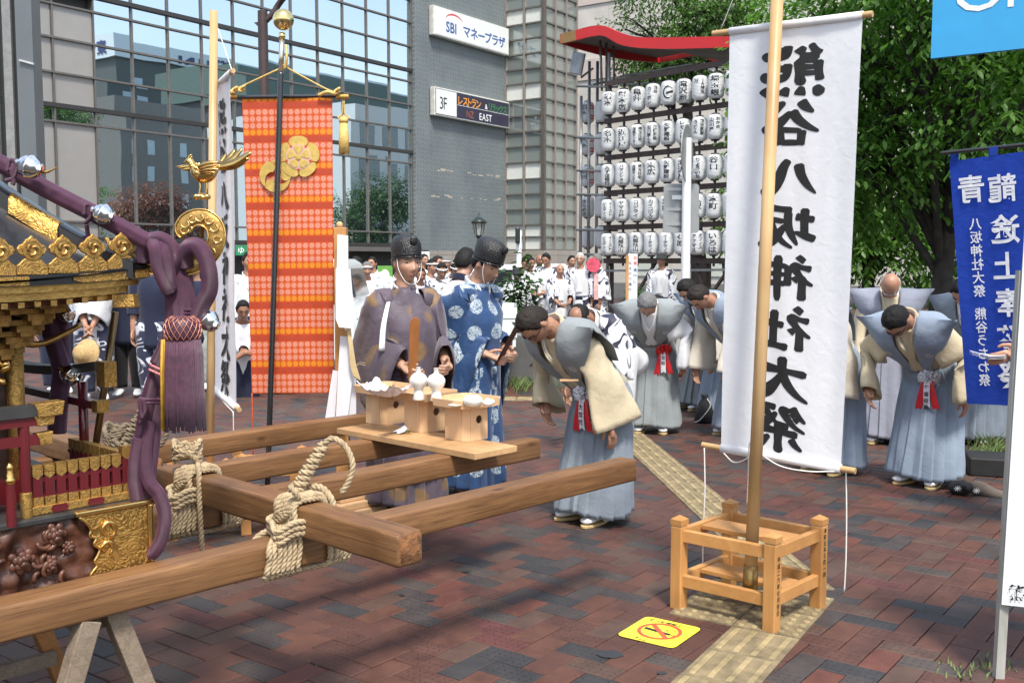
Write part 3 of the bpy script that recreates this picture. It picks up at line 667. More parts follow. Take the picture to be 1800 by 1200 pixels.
def cord_mat(name, col):
 m, nt, p, L = base(name); tc = nd(nt, 'ShaderNodeTexCoord'); wv = nd(nt, 'ShaderNodeTexWave', wave_type='BANDS', bands_direction='Y', i_Scale=150., i_Distortion=0.); L(tc.outputs['UV'], wv.inputs[0])
 n = nd(nt, 'ShaderNodeTexNoise', i_Scale=30., i_Detail=3.); L(tc.outputs['Object'], n.inputs['Vector']); r = ramp(nt, [(.3, [c*.7 for c in col]), (.7, [c*1.3 for c in col])]); L(n.outputs['Fac'], r.inputs[0])
 r2 = ramp(nt, [(.1, (.7, .7, .7)), (.6, (1, 1, 1))]); L(wv.outputs['Fac'], r2.inputs[0]); mx = nd(nt, 'ShaderNodeMix', data_type='RGBA', blend_type='MULTIPLY'); mx.inputs[0].default_value = .7; L(r.outputs[0], mx.inputs[6]); L(r2.outputs[0], mx.inputs[7])
 L(mx.outputs[2], p.inputs['Base Color']); b = nd(nt, 'ShaderNodeBump', i_Strength=.5, i_Distance=.004); L(wv.outputs['Fac'], b.inputs['Height']); L(b.outputs[0], p.inputs['Normal'])
 p.inputs['Roughness'].default_value = .5; p.inputs['Sheen Weight'].default_value = .3; p.inputs['Sheen Tint'].default_value = (.7, .4, .6, 1); return m
M_purp = cord_mat('purple_cord', (.07, .02, .046)); M_purpt = mat('purple_thread', (.075, .021, .048), .7, var=.25, vs=60, sheen=.3)
M_beam = wood('cedar_beam', (.095, .042, .018), (.33, .175, .075), rough=.5, knots=.8, bump=.4)
M_endg = mat('end_grain', (.2, .085, .03), .8, var=.4, vs=40, bump=.5, bs=150)
M_rope = mat('hemp_rope', (.47, .36, .22), .9, var=.18, vs=40, bump=.5, bs=500, stretch=None)
M_rope2 = mat('old_hemp_rope', (.24, .19, .13), .9, var=.2, vs=40, bump=.5, bs=500)
def beam_obj(name, label, m0, m1, n0, n1, z0, z1, group, along='m'):
 c = sh((m0+m1)/2, (n0+n1)/2, (z0+z1)/2); L_ = m1-m0 if along == 'm' else n1-n0; w = n1-n0 if along == 'm' else m1-m0
 o = None; mb = MB(); me_n = 14; h = z1-z0
 rs = []
 for k in range(me_n+1):
  x = -L_/2+L_*k/me_n; jy, jz = rnd.gauss(0, .0012), rnd.gauss(0, .0012); r = .012; q = []
  for sy, sz in ((1, -1), (1, 1), (-1, 1), (-1, -1)):
   a = (sy*(w/2-r)+jy, sz*(h/2-r)+jz)
   st = {(1, -1): -90, (1, 1): 0, (-1, 1): 90, (-1, -1): 180}[(sy, sz)]
   for i in range(4): t = R(st+30*i); q.append(Vector((x, a[0]+r*math.cos(t), a[1]+r*math.sin(t))))
  rs.append(q)
 e0 = [Vector((p.x-.008, p.y*.86, p.z*.86)) for p in rs[0]]; e1 = [Vector((p.x+.008, p.y*.86, p.z*.86)) for p in rs[-1]]
 mb.rings([e0]+rs+[e1]);
 for i, f in enumerate(mb.f):
  if len(f) > 4: mb.mi[i] = 1
 o = mb.build(name, [M_beam, M_endg], None, smooth=True, auto=R(50)); o.location = c; o.rotation_euler = (0, 0, RZ if along == 'm' else RZ+math.pi/2)
 tag(o, label, 'beam', group); W[o.name] = Matrix.Translation(c); return o
gb_ = 'long carrying beams of the portable shrine'
beam_obj('carrying_beam', 'nearest long wooden carrying beam running from bottom left to the bowing man', -1.6, 3.866, 2.873, 2.978, .56, .665, gb_)
beam_obj('carrying_beam', 'second long wooden beam, the end of the offering board rests on it', -1.6, 3.96, 3.568, 3.673, .56, .665, gb_)
beam_obj('carrying_beam', 'third long wooden beam, mostly under the offering board', -1.6, 3.93, 4.17, 4.275, .56, .665, gb_)
beam_obj('carrying_beam', 'farthest long wooden carrying beam, in front of the orange banner', -1.6, 3.93, 4.89, 4.995, .56, .665, gb_)
beam_obj('cross_beam', 'short thick cross beam lashed with rope over the two nearest carrying beams', 1.964, 2.069, 2.36, 3.86, .667, .772, 'cross beams', 'n')
beam_obj('cross_beam', 'cross beam beside the shrine, its end under the far rope knot', 1.964, 2.069, 4.0, 5.25, .667, .772, 'cross beams', 'n')
def lashing(name, label, nc, mt, tail, knot, seed):
 rr = random.Random(seed); o = thing(name, label, 'rope', tuple(sh(2.017, nc, .665)), 0, 'hemp rope lashings')
 r = .0108; a0, a1 = nc-.0525-.013, nc+.0525+.013; b0, b1 = 1.964-.013, 2.069+.013
 zb, zt_ = .56-.012, .772+.012; zm = .672
 def coil(pts, nm='coil'):
  mb = MB(); P = spline(pts, 5, True); P.append(P[0]); rope(mb, P, r, .055); mb.build(nm, mt, o, smooth=True)
 def J(): return rr.gauss(0, .0025)
 for k in range(7):                                      # up the near face left of the cross beam, over its top
  mk = b0-.004-.0195*k; nk = a0+.012+.0175*k
  coil([sh(mk+J(), a0, zb+.02), sh(mk+.01, a0-.002, .61), sh(mk+.012+J(), a0, zm-.015), sh(b0+.002, nk-.01, zm+.03), sh(b0-.001, nk+J(), zt_-.02), sh(b0+.02, nk+.003, zt_+.003+J()*.5), sh(2.017, nk+.004, zt_+.004), sh(b1-.02, nk+.006, zt_), sh(b1, nk+.01, zt_-.03),
              sh(b1, a1-.01, zm+.02), sh(b1+.005+.018*k, a1, zm-.02), sh(b1+.005+.018*k, a1, zb+.02), sh(b1-.06+.01*k, a1-.02, zb), sh(mk+.03, a0+.03, zb-.001)])
 for k in range(5):                                      # the other way round
  mk = b1+.006+.0195*k; nk = a0+.02+.019*k
  coil([sh(mk+J(), a0, zb+.02), sh(mk-.004, a0, zm-.02), sh(b1, nk, zm+.03), sh(b1, nk, zt_-.02), sh(b1-.02, nk, zt_+.012), sh(2.017, nk, zt_+.014), sh(b0+.02, nk, zt_+.01), sh(b0-.006, nk+.01, zt_-.03), sh(b0-.006, a1-.01, zm+.02),
              sh(b0-.006-.018*k, a1+.004, zm-.02), sh(b0-.006-.018*k, a1+.004, zb+.02), sh(2.0, nc, zb-.006), sh(mk-.02, a0+.03, zb-.003)])
 for k in range(3):                                      # frapping turns round the waist
  z = zm+.006+.02*k; e = .018+.002*k
  coil([sh(b0-.06-e, a0-.006, z-.012), sh(b0-.02, a0-e, z+.012), sh(2.017, a0-e-.006, z-.002), sh(b1+.02, a0-e, z-.02), sh(b1+e+.01, a0+.02, z), sh(b1+e, nc, z), sh(b1+e, a1, z), sh(2.017, a1+e, z), sh(b0-e, a1, z), sh(b0-e-.03, nc, z)], 'frapping')
 if knot:
  base_ = sh(2.0, nc+.02, zt_+.012); up = Vector((.10, .04, .17)).normalized(); x, y, d = fr(up)
  for q in range(2):
   P = [base_+up*(.0068*k)+(x*math.cos(k*.95+q*math.pi)+y*math.sin(k*.95+q*math.pi))*(.021-.004*abs(math.sin(k*.5))-.0002*k) for k in range(30)]; mb = MB(); rope(mb, spline(P, 4), r, .055); mb.build('knot', mt, o, smooth=True)
  t_ = base_+up*.2; mb = MB(); rope(mb, spline([t_, t_+Vector((.03, 0, .02)), t_+Vector((.075, 0, -.01)), t_+Vector((.10, -.01, -.07)), t_+Vector((.085, -.01, -.13)), t_+Vector((.06, -.01, -.17))], 6), r, .055); mb.build('rope_loop', mt, o, smooth=True)
  mb = MB(); rope(mb, spline([sh(1.97, nc-.05, zt_+.012), sh(1.95, nc-.06, zt_+.04), sh(1.935, nc-.05, zt_+.065)], 6), r, .055); mb.build('rope_end', mt, o, smooth=True)
  mb = MB(); rope(mb, spline([sh(2.06, nc+.02, zt_+.03), sh(2.08, nc-.03, zt_+.03), sh(2.10, nc-.06, zt_-.01), sh(2.10, nc-.07, zt_-.05)], 6), r*1.15, .055); mb.build('rope_end', mt, o, smooth=True)
 if tail:
  mb = MB(); rope(mb, spline([sh(2.0, nc-.03, zt_+.03), sh(1.97, nc-.09, zt_+.01), sh(1.955, nc-.115, zm), sh(1.96, nc-.115, zm-.15), sh(1.965, nc-.11, zm-.26)], 8), r, .055); mb.build('rope_end', mt, o, smooth=True)
  for k in range(5):
   a = rr.uniform(0, 6); c = sh(2.0, nc+.05, zt_+.03); P = [c+Vector((.05*math.cos(a+t), .05*math.sin(a+t), .02+.03*math.sin(2*t+k)+.008*k)) for t in (0, 1, 2, 3, 4, 5, 6)]; mb = MB(); rope(mb, spline(P, 6), r, .055); mb.build('knot', mt, o, smooth=True)
 return o
lashing('rope_lashing', 'pale hemp rope lashing with an upright knot on the nearest carrying beam', 2.9255, M_rope, False, True, 1)
lashing('rope_lashing', 'hemp rope lashing with a dangling end beside the purple cord', 3.62, M_rope, True, False, 2)
lashing('rope_lashing', 'darker tangled rope lashing behind the red picket fence', 4.222, M_rope2, True, True, 3)
# trestle under the beams
M_grey = wood('weathered_wood', (.16, .12, .085), (.34, .28, .21), knots=.2)
M_owood = wood('orange_wood', (.35, .14, .04), (.5, .25, .09), knots=.2)
def trestle(nm, lab, m0, n0):
 o = thing(nm, lab, 'trestle', tuple(sh(m0, n0)), 0, 'trestles under the beams')
 mb = MB(); mb.bar(sh(m0, n0+.06, .525), sh(m0, n0+.9, .525), .09, .068); mb.build('top_rail', M_grey, o, bevel=.004)
 for nn in (n0+.0, n0+.8):
  for s in (-1, 1):
   mb = MB(); p, q_ = sh(m0+.045*s, nn+.02*s, .558), sh(m0+.235*s, nn+.02*s, 0)
   d = (q_-p).normalized(); Mx = Matrix((D_-d*D_.dot(d), N_, d)).transposed(); mb.bar(p, q_, .06, .05, up=N_); mb.build('leg', M_grey if nn == n0 or s < 0 else M_owood, o, bevel=.003)
  mb = MB(); mb.bar(sh(m0-.17, nn-.035, .17), sh(m0+.17, nn-.035, .17), .025, .05); mb.build('stretcher', M_grey, o)
 return o
trestle('trestle', 'weathered wooden trestle legs under the nearest beam at bottom left', 1.30, 2.92)
trestle('trestle', 'weathered wooden trestle deep under the shrine', .2, 3.6)
# ---------------------------------------------------------------- the shrine
shr = thing('portable_shrine', 'ornate gilded portable shrine with black roof, red fence and purple cords', 'shrine', tuple(sh(.62, 3.87, .56)), 0)
def part(mb, name, m, **k): return mb.build(name, m, shr, **k)
BM0, BM1, BN0, BN1 = -.25, 1.494, 3.0, 4.74; ZB = .86
def pbox(m0, m1, n0, n1, z0, z1, name, m, **k):
 mb = MB(); P = [sh(a, b, z) for z in (z0, z1) for b in (n0, n1) for a in (m0, m1)]
 mb.add(P, [(0, 2, 3, 1), (4, 5, 7, 6), (0, 1, 5, 4), (2, 6, 7, 3), (0, 4, 6, 2), (1, 3, 7, 5)]); return part(mb, name, m, **k)
M_lacd = mat('worn_black_ledge', (.035, .034, .033), .45, var=.25, vs=10)
pbox(BM0, BM1, BN0+.02, BN1, .58, ZB-.02, 'base_box', M_lac)
pbox(BM0-.01, BM1+.01, BN0-.01, BN1+.01, ZB-.02, ZB, 'base_ledge', M_lacd, bevel=.005)
mb = MB()
for n0 in (3.5,): pass
# carved panel: peonies and scrolls cut in deep relief
M_carv = mat('carved_keyaki', (.085, .03, .016), .5, var=.35, vs=22, bump=.25, bs=60, coat=.15)
mb = MB(); nu, nv = 110, 44
def carve(u, v):
 h = 0
 h += .010*math.sin(26*u+7*noise.noise(Vector((u*9, v*9, 0))))*math.sin(31*v+6*noise.noise(Vector((u*8, v*8, 3))))
 h += .012*noise.noise(Vector((u*24, v*24, 5)))
 return h
rows = []
for j in range(nv+1):
 row = []
 for i in range(nu+1):
  m = lerp(.55, 1.35, i/nu); z = lerp(.60, .838, j/nv); row.append(sh(m, BN0+.008-max(-.01, carve(m*1., z)), z))
 rows.append(row)
mb.rings(rows, close=False); part(mb, 'carved_panel', M_carv, smooth=True)
rr = random.Random(5)
for (m, z, s) in ((1.205, .80, .034), (1.11, .745, .036), (1.19, .715, .027), (1.02, .80, .036), (.93, .74, .04), (1.245, .755, .02), (.8, .79, .04)):
 mb = MB()
 for ring, cnt, rad in ((0, 7, 1.), (1, 5, .62), (2, 3, .3)):
  for k in range(cnt):
   a = 2*math.pi*k/cnt+ring*.4+rr.uniform(-.15, .15); c = sh(m+math.cos(a)*s*rad*.75, BN0-.004-.007*ring, z+math.sin(a)*s*rad*.75)
   ca_, sa_ = math.cos(a), math.sin(a); Mx = Matrix((D_*ca_+Vector((0, 0, sa_)), D_*-sa_+Vector((0, 0, ca_)), N_)).transposed(); mb.ball(c, (s*.42*(1-.2*ring), s*.36, s*.2), 8, 6, Mx)
 part(mb, 'carved_flower', M_carv, smooth=True)
for k in range(16):
 m, z = rr.uniform(.7, 1.28), rr.uniform(.685, .82); a = rr.uniform(0, 6.28); s = rr.uniform(.014, .024); mb = MB()
 P = [sh(m+s*2*t*math.cos(a+1.6*t), BN0-.004-.006*math.sin(3*t), z+s*2*t*math.sin(a+1.6*t)) for t in (0, .25, .5, .75, 1.)]; mb.tube(spline(P, 3), [.003]+[.007]*11+[.002], 6); part(mb, 'carved_scroll', M_carv, smooth=True)
# gold corner plate with scalloped edge and rim
edge = [(1.275, .842), (1.295, .825), (1.31, .80), (1.306, .78), (1.325, .77), (1.318, .752), (1.335, .735), (1.327, .715), (1.318, .70), (1.325, .685), (1.305, .66), (1.315, .62)]
mb = MB(); poly = [(m, z) for m, z in edge]+[(1.488, .62), (1.488, .842)]
mb.prism([sh(m, BN0-.002, z) for m, z in poly], N_*-.012); part(mb, 'corner_plate', M_rel, bevel=.003)
mb = MB(); mb.tube(spline([sh(m, BN0-.012, z) for m, z in edge], 4), .0055, 8); part(mb, 'plate_rim', M_gold, smooth=True)
mb = MB(); mb.bar(sh(1.262, BN0-.012, .852), sh(1.505, BN0-.012, .852), .02, .016); mb.bar(sh(1.497, BN0-.012, .61), sh(1.497, BN0-.012, .845), .014, .018); part(mb, 'plate_rim', M_gold, bevel=.005)
for (m, z, s) in ((1.36, .79, 1), (1.355, .735, .8)):
 P = [sh(m+.022*s*math.cos(t)*(1-.09*t), BN0-.016, z+.026*s*math.sin(t)*(1-.09*t)) for t in [k*.45-1.2 for k in range(13)]]; mb = MB(); mb.tube(P, [.004+.0035*math.sin(math.pi*k/12) for k in range(13)], 8); part(mb, 'gold_scroll', M_gold, smooth=True)
mb = MB(); mb.prism([sh(BM1+.002, n, z) for n, z in ((BN0+.006, .62), (BN0+.25, .62), (BN0+.22, .76), (BN0+.25, .84), (BN0+.006, .84))], D_*.01); part(mb, 'corner_plate', M_rel)
# red picket fence with gold caps, both sides of the corner
fpx = [64, 85, 106, 126, 146, 165, 184, 203, 222]; pickm = []
for px in fpx:
 p = onplane(px, 850, sh(0, BN0+.04), N_); pickm.append(p.dot(D_))
step = (pickm[-1]-pickm[0])/8
def picket(m, n, face, hgt=.118, w=.026):
 e = D_ if face == 0 else N_; t = N_ if face == 0 else D_
 b_ = sh(m, n, 0)
 def pb_(z0, z1, w_, d_, nm, mt):
  mb = MB(); P = [b_+e*(i*w_/2)+t*(j*d_/2)+Vector((0, 0, z)) for z in (z0, z1) for j in (-1, 1) for i in (-1, 1)]
  P[4:] = [p+Vector((0, 0, 0)) for p in P[4:]]
  mb.add(P, [(0, 2, 3, 1), (4, 5, 7, 6), (0, 1, 5, 4), (2, 6, 7, 3), (0, 4, 6, 2), (1, 3, 7, 5)]); return mb
 z0 = ZB+.026
 o = part(pb_(z0, z0+hgt, w, .022, 'picket', M_red), 'picket', M_red, bevel=.002)
 g1 = pb_(z0+hgt-.028, z0+hgt+.002, w+.003, .025, 'gold_cap', M_relf); mb = g1;
 mb.add([b_+e*(i*(w+.003)/2)+t*(j*.0125)+Vector((0, 0, z0+hgt-.0279)) for i, j in ((-1, -1), (1, -1), (1, 1), (-1, 1))]+[b_+t*-.0125+Vector((0, 0, z0+hgt-.04)), b_+t*.0125+Vector((0, 0, z0+hgt-.04))], [(0, 4, 1), (2, 5, 3), (0, 3, 5, 4), (1, 4, 5, 2)])
 mb.build('gold_cap', M_relf, o);
 g2 = pb_(z0, z0+.026, w+.003, .025, 'gold_foot', M_relf); g2.build('gold_foot', M_relf, o)
for m in pickm[:-1]: picket(m, BN0+.04, 0)
picket(pickm[-1], BN0+.04, 0, .14, .028)
for k in range(2, 9): picket(pickm[0]-step*(k+8), BN0+.04, 0)
for k in range(1, 12): picket(pickm[-1], BN0+.04+.034*k, 1)
for z in (.045, .095):
 pbox(pickm[0]-.012, pickm[-1], BN0+.034, BN0+.046, ZB+z, ZB+z+.012, 'fence_rail', M_red); pbox(pickm[-1]-.006, pickm[-1]+.006, BN0+.05, BN0+.45, ZB+z, ZB+z+.012, 'fence_rail', M_red)
pbox(pickm[0]-.025, pickm[-1]+.03, BN0+.022, BN0+.058, ZB+.001, ZB+.026, 'fence_sill', M_relf, bevel=.002)
pbox(pickm[-1]-.015, pickm[-1]+.02, BN0+.06, BN0+.5, ZB+.001, ZB+.026, 'fence_sill', M_relf, bevel=.002)
for m in (pickm[0]+step*1.7, pickm[0]+step*4.9):
 mb = MB(); mb.prism([sh(m+x*step, BN0+.0215, ZB+z) for x, z in ((-.75, .014), (-.6, .003), (.6, .003), (.75, .014), (.6, .025), (-.6, .025))], N_*-.002); part(mb, 'red_inlay', M_red)
# round posts with gold finials
def post(m, n, z0, z1, r, sleeve=0., fin=True, name='post'):
 mb = MB(); mb.lathe([(r, z0), (r, z1)], sh(m, n, 0), 18); o = part(mb, name, M_red, smooth=True, auto=R(50))
 if sleeve: mb = MB(); mb.lathe([(r*1.08, z0), (r*1.08, z0+sleeve), (r*1.02, z0+sleeve+.004)], sh(m, n, 0), 18); mb.build('gold_sleeve', M_relf, o, smooth=True, auto=R(50))
 if fin:
  mb = MB(); mb.lathe([(r*1.06, z1-.004), (r*1.06, z1+.01), (r*.8, z1+.014), (r*.85, z1+.022), (r*.6, z1+.03), (r*.75, z1+.04), (r*.7, z1+.047), (r*.15, z1+.056)], sh(m, n, 0), 18); mb.build('gold_finial', M_gold, o, smooth=True)
 return o
def pm(px, py, n): return onplane(px, py, sh(0, n), N_).dot(D_)
mt1 = pm(45, 850, BN0+.03)
post(mt1, BN0+.03, ZB, 1.165, .0155, .07, False, 'torii_post')
post(2*.62-mt1, BN0+.03, ZB, 1.165, .0155, .07, False, 'torii_post')
ms = pm(19, 880, BN0-.05); post(ms, BN0-.05, ZB-.0, .985, .0135, 0, True); post(ms+.012, BN0+.38, ZB, 1.0, .0155); post(ms+.05, BN0+.40, ZB, 1.0, .012)
post(mt1-.13, BN0+.3, ZB, 1.0, .0155)
def torii_beam(m0, m1, n, z0, z1, cap, name, m, dpt=.03):
 o = pbox(m0, m1, n-dpt/2, n+dpt/2, z0, z1, name, m);
 mb = MB(); P = [(m1-.001, z0-.003), (m1+cap*.9, z0-.001), (m1+cap, z1+.006), (m1-.012, z1+.003), (m1-.004, (z0+z1)/2)]
 mb.prism([sh(a, n-dpt/2-.004, z) for a, z in P], N_*(dpt+.008)); mb.build('gold_cap', M_relf, o, bevel=.002); return o
torii_beam(.05, pm(62, 710, BN0+.03), BN0+.03, 1.152, 1.185, .075, 'lintel', M_lacd, .045)
torii_beam(.05, pm(62, 724, BN0+.03), BN0+.03, 1.125, 1.15, .05, 'lintel', M_red, .03)
torii_beam(.05, pm(68, 752, BN0+.03), BN0+.03, 1.068, 1.098, .036, 'tie_beam', M_red, .022)
# gate on the far side
for n in (3.36, 4.38):
 mb = MB(); mb.lathe([(.0155, ZB), (.0155, 1.2)], sh(1.46, n, 0), 16); part(mb, 'torii_post', M_red, smooth=True)
mb = MB(); rs = []
for k in range(13):
 t = k/12; n = lerp(3.2, 4.55, t); z = 1.2+.05*(2*t-1)**2
 rs.append([sh(1.46+i*.03, n, z+j) for i, j in ((-1, 0), (1, 0), (1, .03), (-1, .03))])
mb.rings(rs); part(mb, 'curved_lintel', M_lacd)
pbox(1.44, 1.48, 3.15, 3.21, 1.2, 1.28, 'gold_cap', M_relf); pbox(1.445, 1.475, 3.25, 4.5, 1.12, 1.145, 'tie_beam', M_red)
pbox(1.44, 1.48, 3.21, 3.25, 1.112, 1.15, 'gold_cap', M_relf)
# body, doors and stepped brackets
cx_, cn_ = .62, 3.87
M_shgilt = mat('shaded_gilt', (.26, .14, .04), .5, .8, var=.35, vs=16, bump=.3, bs=60)  # darker gold for the brackets: shade under the roof put into the colour
def ring_box(h, z0, z1, name, m, **k): return pbox(cx_-h, cx_+h, cn_-h, cn_+h, z0, z1, name, m, **k)
ring_box(.585, ZB, 1.33, 'body_wall', mat('dark_keyaki', (.03, .012, .007), .5, var=.3, vs=12, bump=.4, bs=30)); ring_box(.64, ZB, .93, 'plinth', M_red)
for (i, j) in ((-1, -1), (1, -1), (1, 1), (-1, 1)):
 mb = MB(); mb.lathe([(.026, ZB), (.026, 1.36)], sh(cx_+i*.595, cn_+j*.595, 0), 14); part(mb, 'pillar', M_relf, smooth=True)
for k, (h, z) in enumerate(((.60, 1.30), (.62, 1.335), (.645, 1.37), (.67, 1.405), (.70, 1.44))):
 ring_box(h, z, z+.016, 'bracket_tier', M_shgilt)
 cnt = 14
 for q in range(cnt):
  t = -1+2*(q+.5)/cnt
  for side in (0, 1):
   c = sh(cx_+t*h, cn_-h-.008) if side == 0 else sh(cx_+h+.008, cn_+t*h); mb = MB(); mb.box(c+Vector((0, 0, z+.024)), (.05, .05, .02), RZ+rr.gauss(0, .03)); mb.box(c+Vector((0, 0, z+.008)), (.03, .06, .014), RZ); part(mb, 'bracket_block', M_shgilt)
for q in range(11):                                       # gilt carving under the brackets
 for k in range(13):
  c = sh(cx_-.56+.108*q+rr.uniform(-.05, .05), cn_-.60-rr.uniform(0, .05), 1.265+rr.uniform(-.04, .04));
  if k == 0: mbg = MB()
  mbg.ball(c, (rr.uniform(.008, .022), rr.uniform(.006, .014), rr.uniform(.005, .014)), 7, 5, Matrix.Rotation(rr.uniform(0, 3), 3, 'Y'))
 part(mbg, 'gilt_carving', M_gold, smooth=True)
for q in range(5):
 mb = MB(); a = sh(cx_+.59-.0*q, cn_-.54+.27*q, 1.355); mb.tube(spline([a, a+D_*.1+Vector((0, 0, -.02)), a+D_*.19+Vector((0, 0, .012)), a+D_*.235+Vector((0, 0, .035))], 5), [.018]*5+[.015]*6+[.012]*5, 6, flat=.7); part(mb, 'nose_beam', M_gold2, smooth=True)
# eaves
E_ = .9
def eave_ring(h, z0, z1, dip, name, m, w=.05, nseg=20, lift=.025):
 """a band along the two visible eaves, lifting towards the corner"""
 o = []
 for side in (0, 1):
  rs = []
  for k in range(nseg+1):
   t = -1+2*k/nseg; zl = lift*abs(t)**3
   a = (sh(cx_+t*h, cn_-h), sh(cx_+t*(h-w), cn_-h+w)) if side == 0 else (sh(cx_+h, cn_+t*h), sh(cx_+h-w, cn_+t*(h-w)))
   rs.append([a[0]+Vector((0, 0, z0+zl)), a[0]+Vector((0, 0, z1+zl)), a[1]+Vector((0, 0, z1+zl)), a[1]+Vector((0, 0, z0+zl))])
  mb = MB(); mb.rings(rs); o.append(part(mb, name, m))
 return o
eave_ring(.80, 1.455, 1.472, 0, 'eave_board', M_red, .16); eave_ring(.845, 1.478, 1.504, 0, 'eave_board', M_gold2, .12); eave_ring(.868, 1.502, 1.522, 0, 'eave_board', M_gold2, .08); eave_ring(.888, 1.5225, 1.553, 0, 'eave_band', M_lac, .06)
for side in (0, 1):
 for k in range(36):
  t = -.97+1.94*k/35; h = .83; z = 1.474+.025*abs(t)**3; c = sh(cx_+t*h, cn_-h+.05) if side == 0 else sh(cx_+h-.05, cn_+t*h)
  mb = MB(); mb.box(c+Vector((0, 0, z-.008)), (.018, .12, .016) if side == 0 else (.12, .018, .016), RZ); part(mb, 'rafter', M_gold2)
def along(side, t, h, z): return (sh(cx_+t*h, cn_-h) if side == 0 else sh(cx_+h, cn_+t*h))+Vector((0, 0, z+.025*abs(t)**3))
for side in (0, 1):                                      # chased plates on the black band
 nn = -N_ if side == 0 else D_; ee = D_ if side == 0 else -N_
 for t0, t1 in ((.34, .6), (-.13, .13), (.74, 1.)):
  s = 1 if side == 0 else -1; mb = MB(); P = []
  for k in range(9):
   t = lerp(t0, t1, k/8)*s; P.append((along(side, t, .8885, 1.525+(.008 if k in (0,) else 0)), along(side, t, .8885, 1.55-(.008 if k in (0,) else 0))))
  mb.rings([[a+nn*.001, b+nn*.001, b+nn*.006, a+nn*.006] for a, b in P]); part(mb, 'band_plate', M_relf)
 # upright gilt crests
 k = 0; t = 1-.075
 while t > -1:
  w = .0285*2; tc_ = t*(1 if side == 0 else -1); c = along(side, tc_, .875, 1.553); mb = MB()
  prof = [(-1.02, 0), (-1.02, .26), (-.86, .30), (-.62, .40), (-.4, .47), (-.62, .52), (-.88, .58), (-.98, .70), (-.82, .80), (-.6, .83), (-.38, .95), (-.14, 1.0), (0, 1.08)]
  prof = prof+[(-x, y) for x, y in prof[::-1][1:]]
  mb.prism([c+ee*(x*w*.74)+Vector((0, 0, y*.105)) for x, y in prof], nn*.012); cr = part(mb, 'gilt_crest', M_relf, bevel=.002, seg=1)
  mb = MB(); cc = c+nn*.012+Vector((0, 0, .070)); x_, y_, d_ = fr(nn)
  mb.lathe([(.0275, -.001), (.0275, .003), (.0245, .003), (.024, .0006), (.0005, .0004)], cc, 20, nn)
  for q in range(3):
   a = 2*math.pi*q/3; P = [cc+nn*.004+(x_*math.cos(a+u*1.8)+y_*math.sin(a+u*1.8))*(.017-.010*u) for u in (0, .25, .5, .75, 1)]; mb.tube(P, [.0065, .006, .005, .0035, .0015], 6)
  mb.build('crest_disc', M_gold2, cr, smooth=True, auto=R(25)); k += 1; t -= .1
# corner nose block
mb = MB(); c = sh(cx_+.83, cn_-.83, 1.477); mb.box(c+(D_-N_)*.01, (.07, .055, .042), math.atan2((D_-N_).y, (D_-N_).x), taper=.9); part(mb, 'corner_nose', M_relf, bevel=.004)
# black lacquer roof
def rz_(r): q = max(0, .9-r); return 1.556+.55*q+.7*q*q
mb = MB(); rs = []
NR = 16
for i in range(NR+1):
 r = .9*(1-i/NR*.93); row = []
 for side in range(4):
  for k in range(16):
   t = -1+2*k/16; sag = .03*(1-t*t)*(1-i/NR); bow = 1
   u, v = [(t, -1), (1, t), (-t, 1), (-1, -t)][side]; row.append(sh(cx_+u*r, cn_+v*r, rz_(r)-sag+.025*abs(t)**3*(1-i/NR)))
 rs.append(row)
mb.rings(rs); part(mb, 'roof', M_lac, smooth=True)
dg_ = (D_-N_)                                           # the hip towards the photographer's right
mb = MB(); rs = []; side_v = (D_+N_).normalized()
for k in range(19):
 r = lerp(.87, .1, k/18); c = sh(cx_, cn_)+dg_*r+Vector((0, 0, rz_(r))); rs.append([c+side_v*a+Vector((0, 0, b)) for a, b in ((-.055, -.03), (-.055, .02), (-.035, .03), (.035, .03), (.055, .02), (.055, -.03))])
mb.rings(rs); part(mb, 'roof_hip', M_lac, smooth=True, auto=R(40))
mb = MB(); rs = []
for k in range(13):                                      # long gilt plaque on the hip
 r = lerp(.715, .615, k/12); c = sh(cx_, cn_)+dg_*r+Vector((0, 0, rz_(r)-.012)); wv = .03*(1-.35*abs(2*k/12-1)**6)*(1+.12*math.sin(k*2.1))
 rs.append([c-side_v*(.058+.006)+Vector((0, 0, -.016)), c-side_v*.062+Vector((0, 0, .024)), c-side_v*.045+Vector((0, 0, .044)), c-side_v*.02+Vector((0, 0, .046)), c-side_v*.0+Vector((0, 0, .038))])
mb.rings(rs); part(mb, 'hip_plaque', M_rel, smooth=True, auto=R(50))
for side in (0, 1):
 c = along(side, .42*(1 if side == 0 else -1), .80, 1.575); nn = (-N_ if side == 0 else D_)*.75+Vector((0, 0, .66)); mb = MB(); mb.lathe([(.11, -.012), (.115, .006), (.105, .012), (.098, .006), (.06, .016), (.004, .02)], c+nn*.02, 32, nn); part(mb, 'roof_mirror', M_gold, smooth=True)
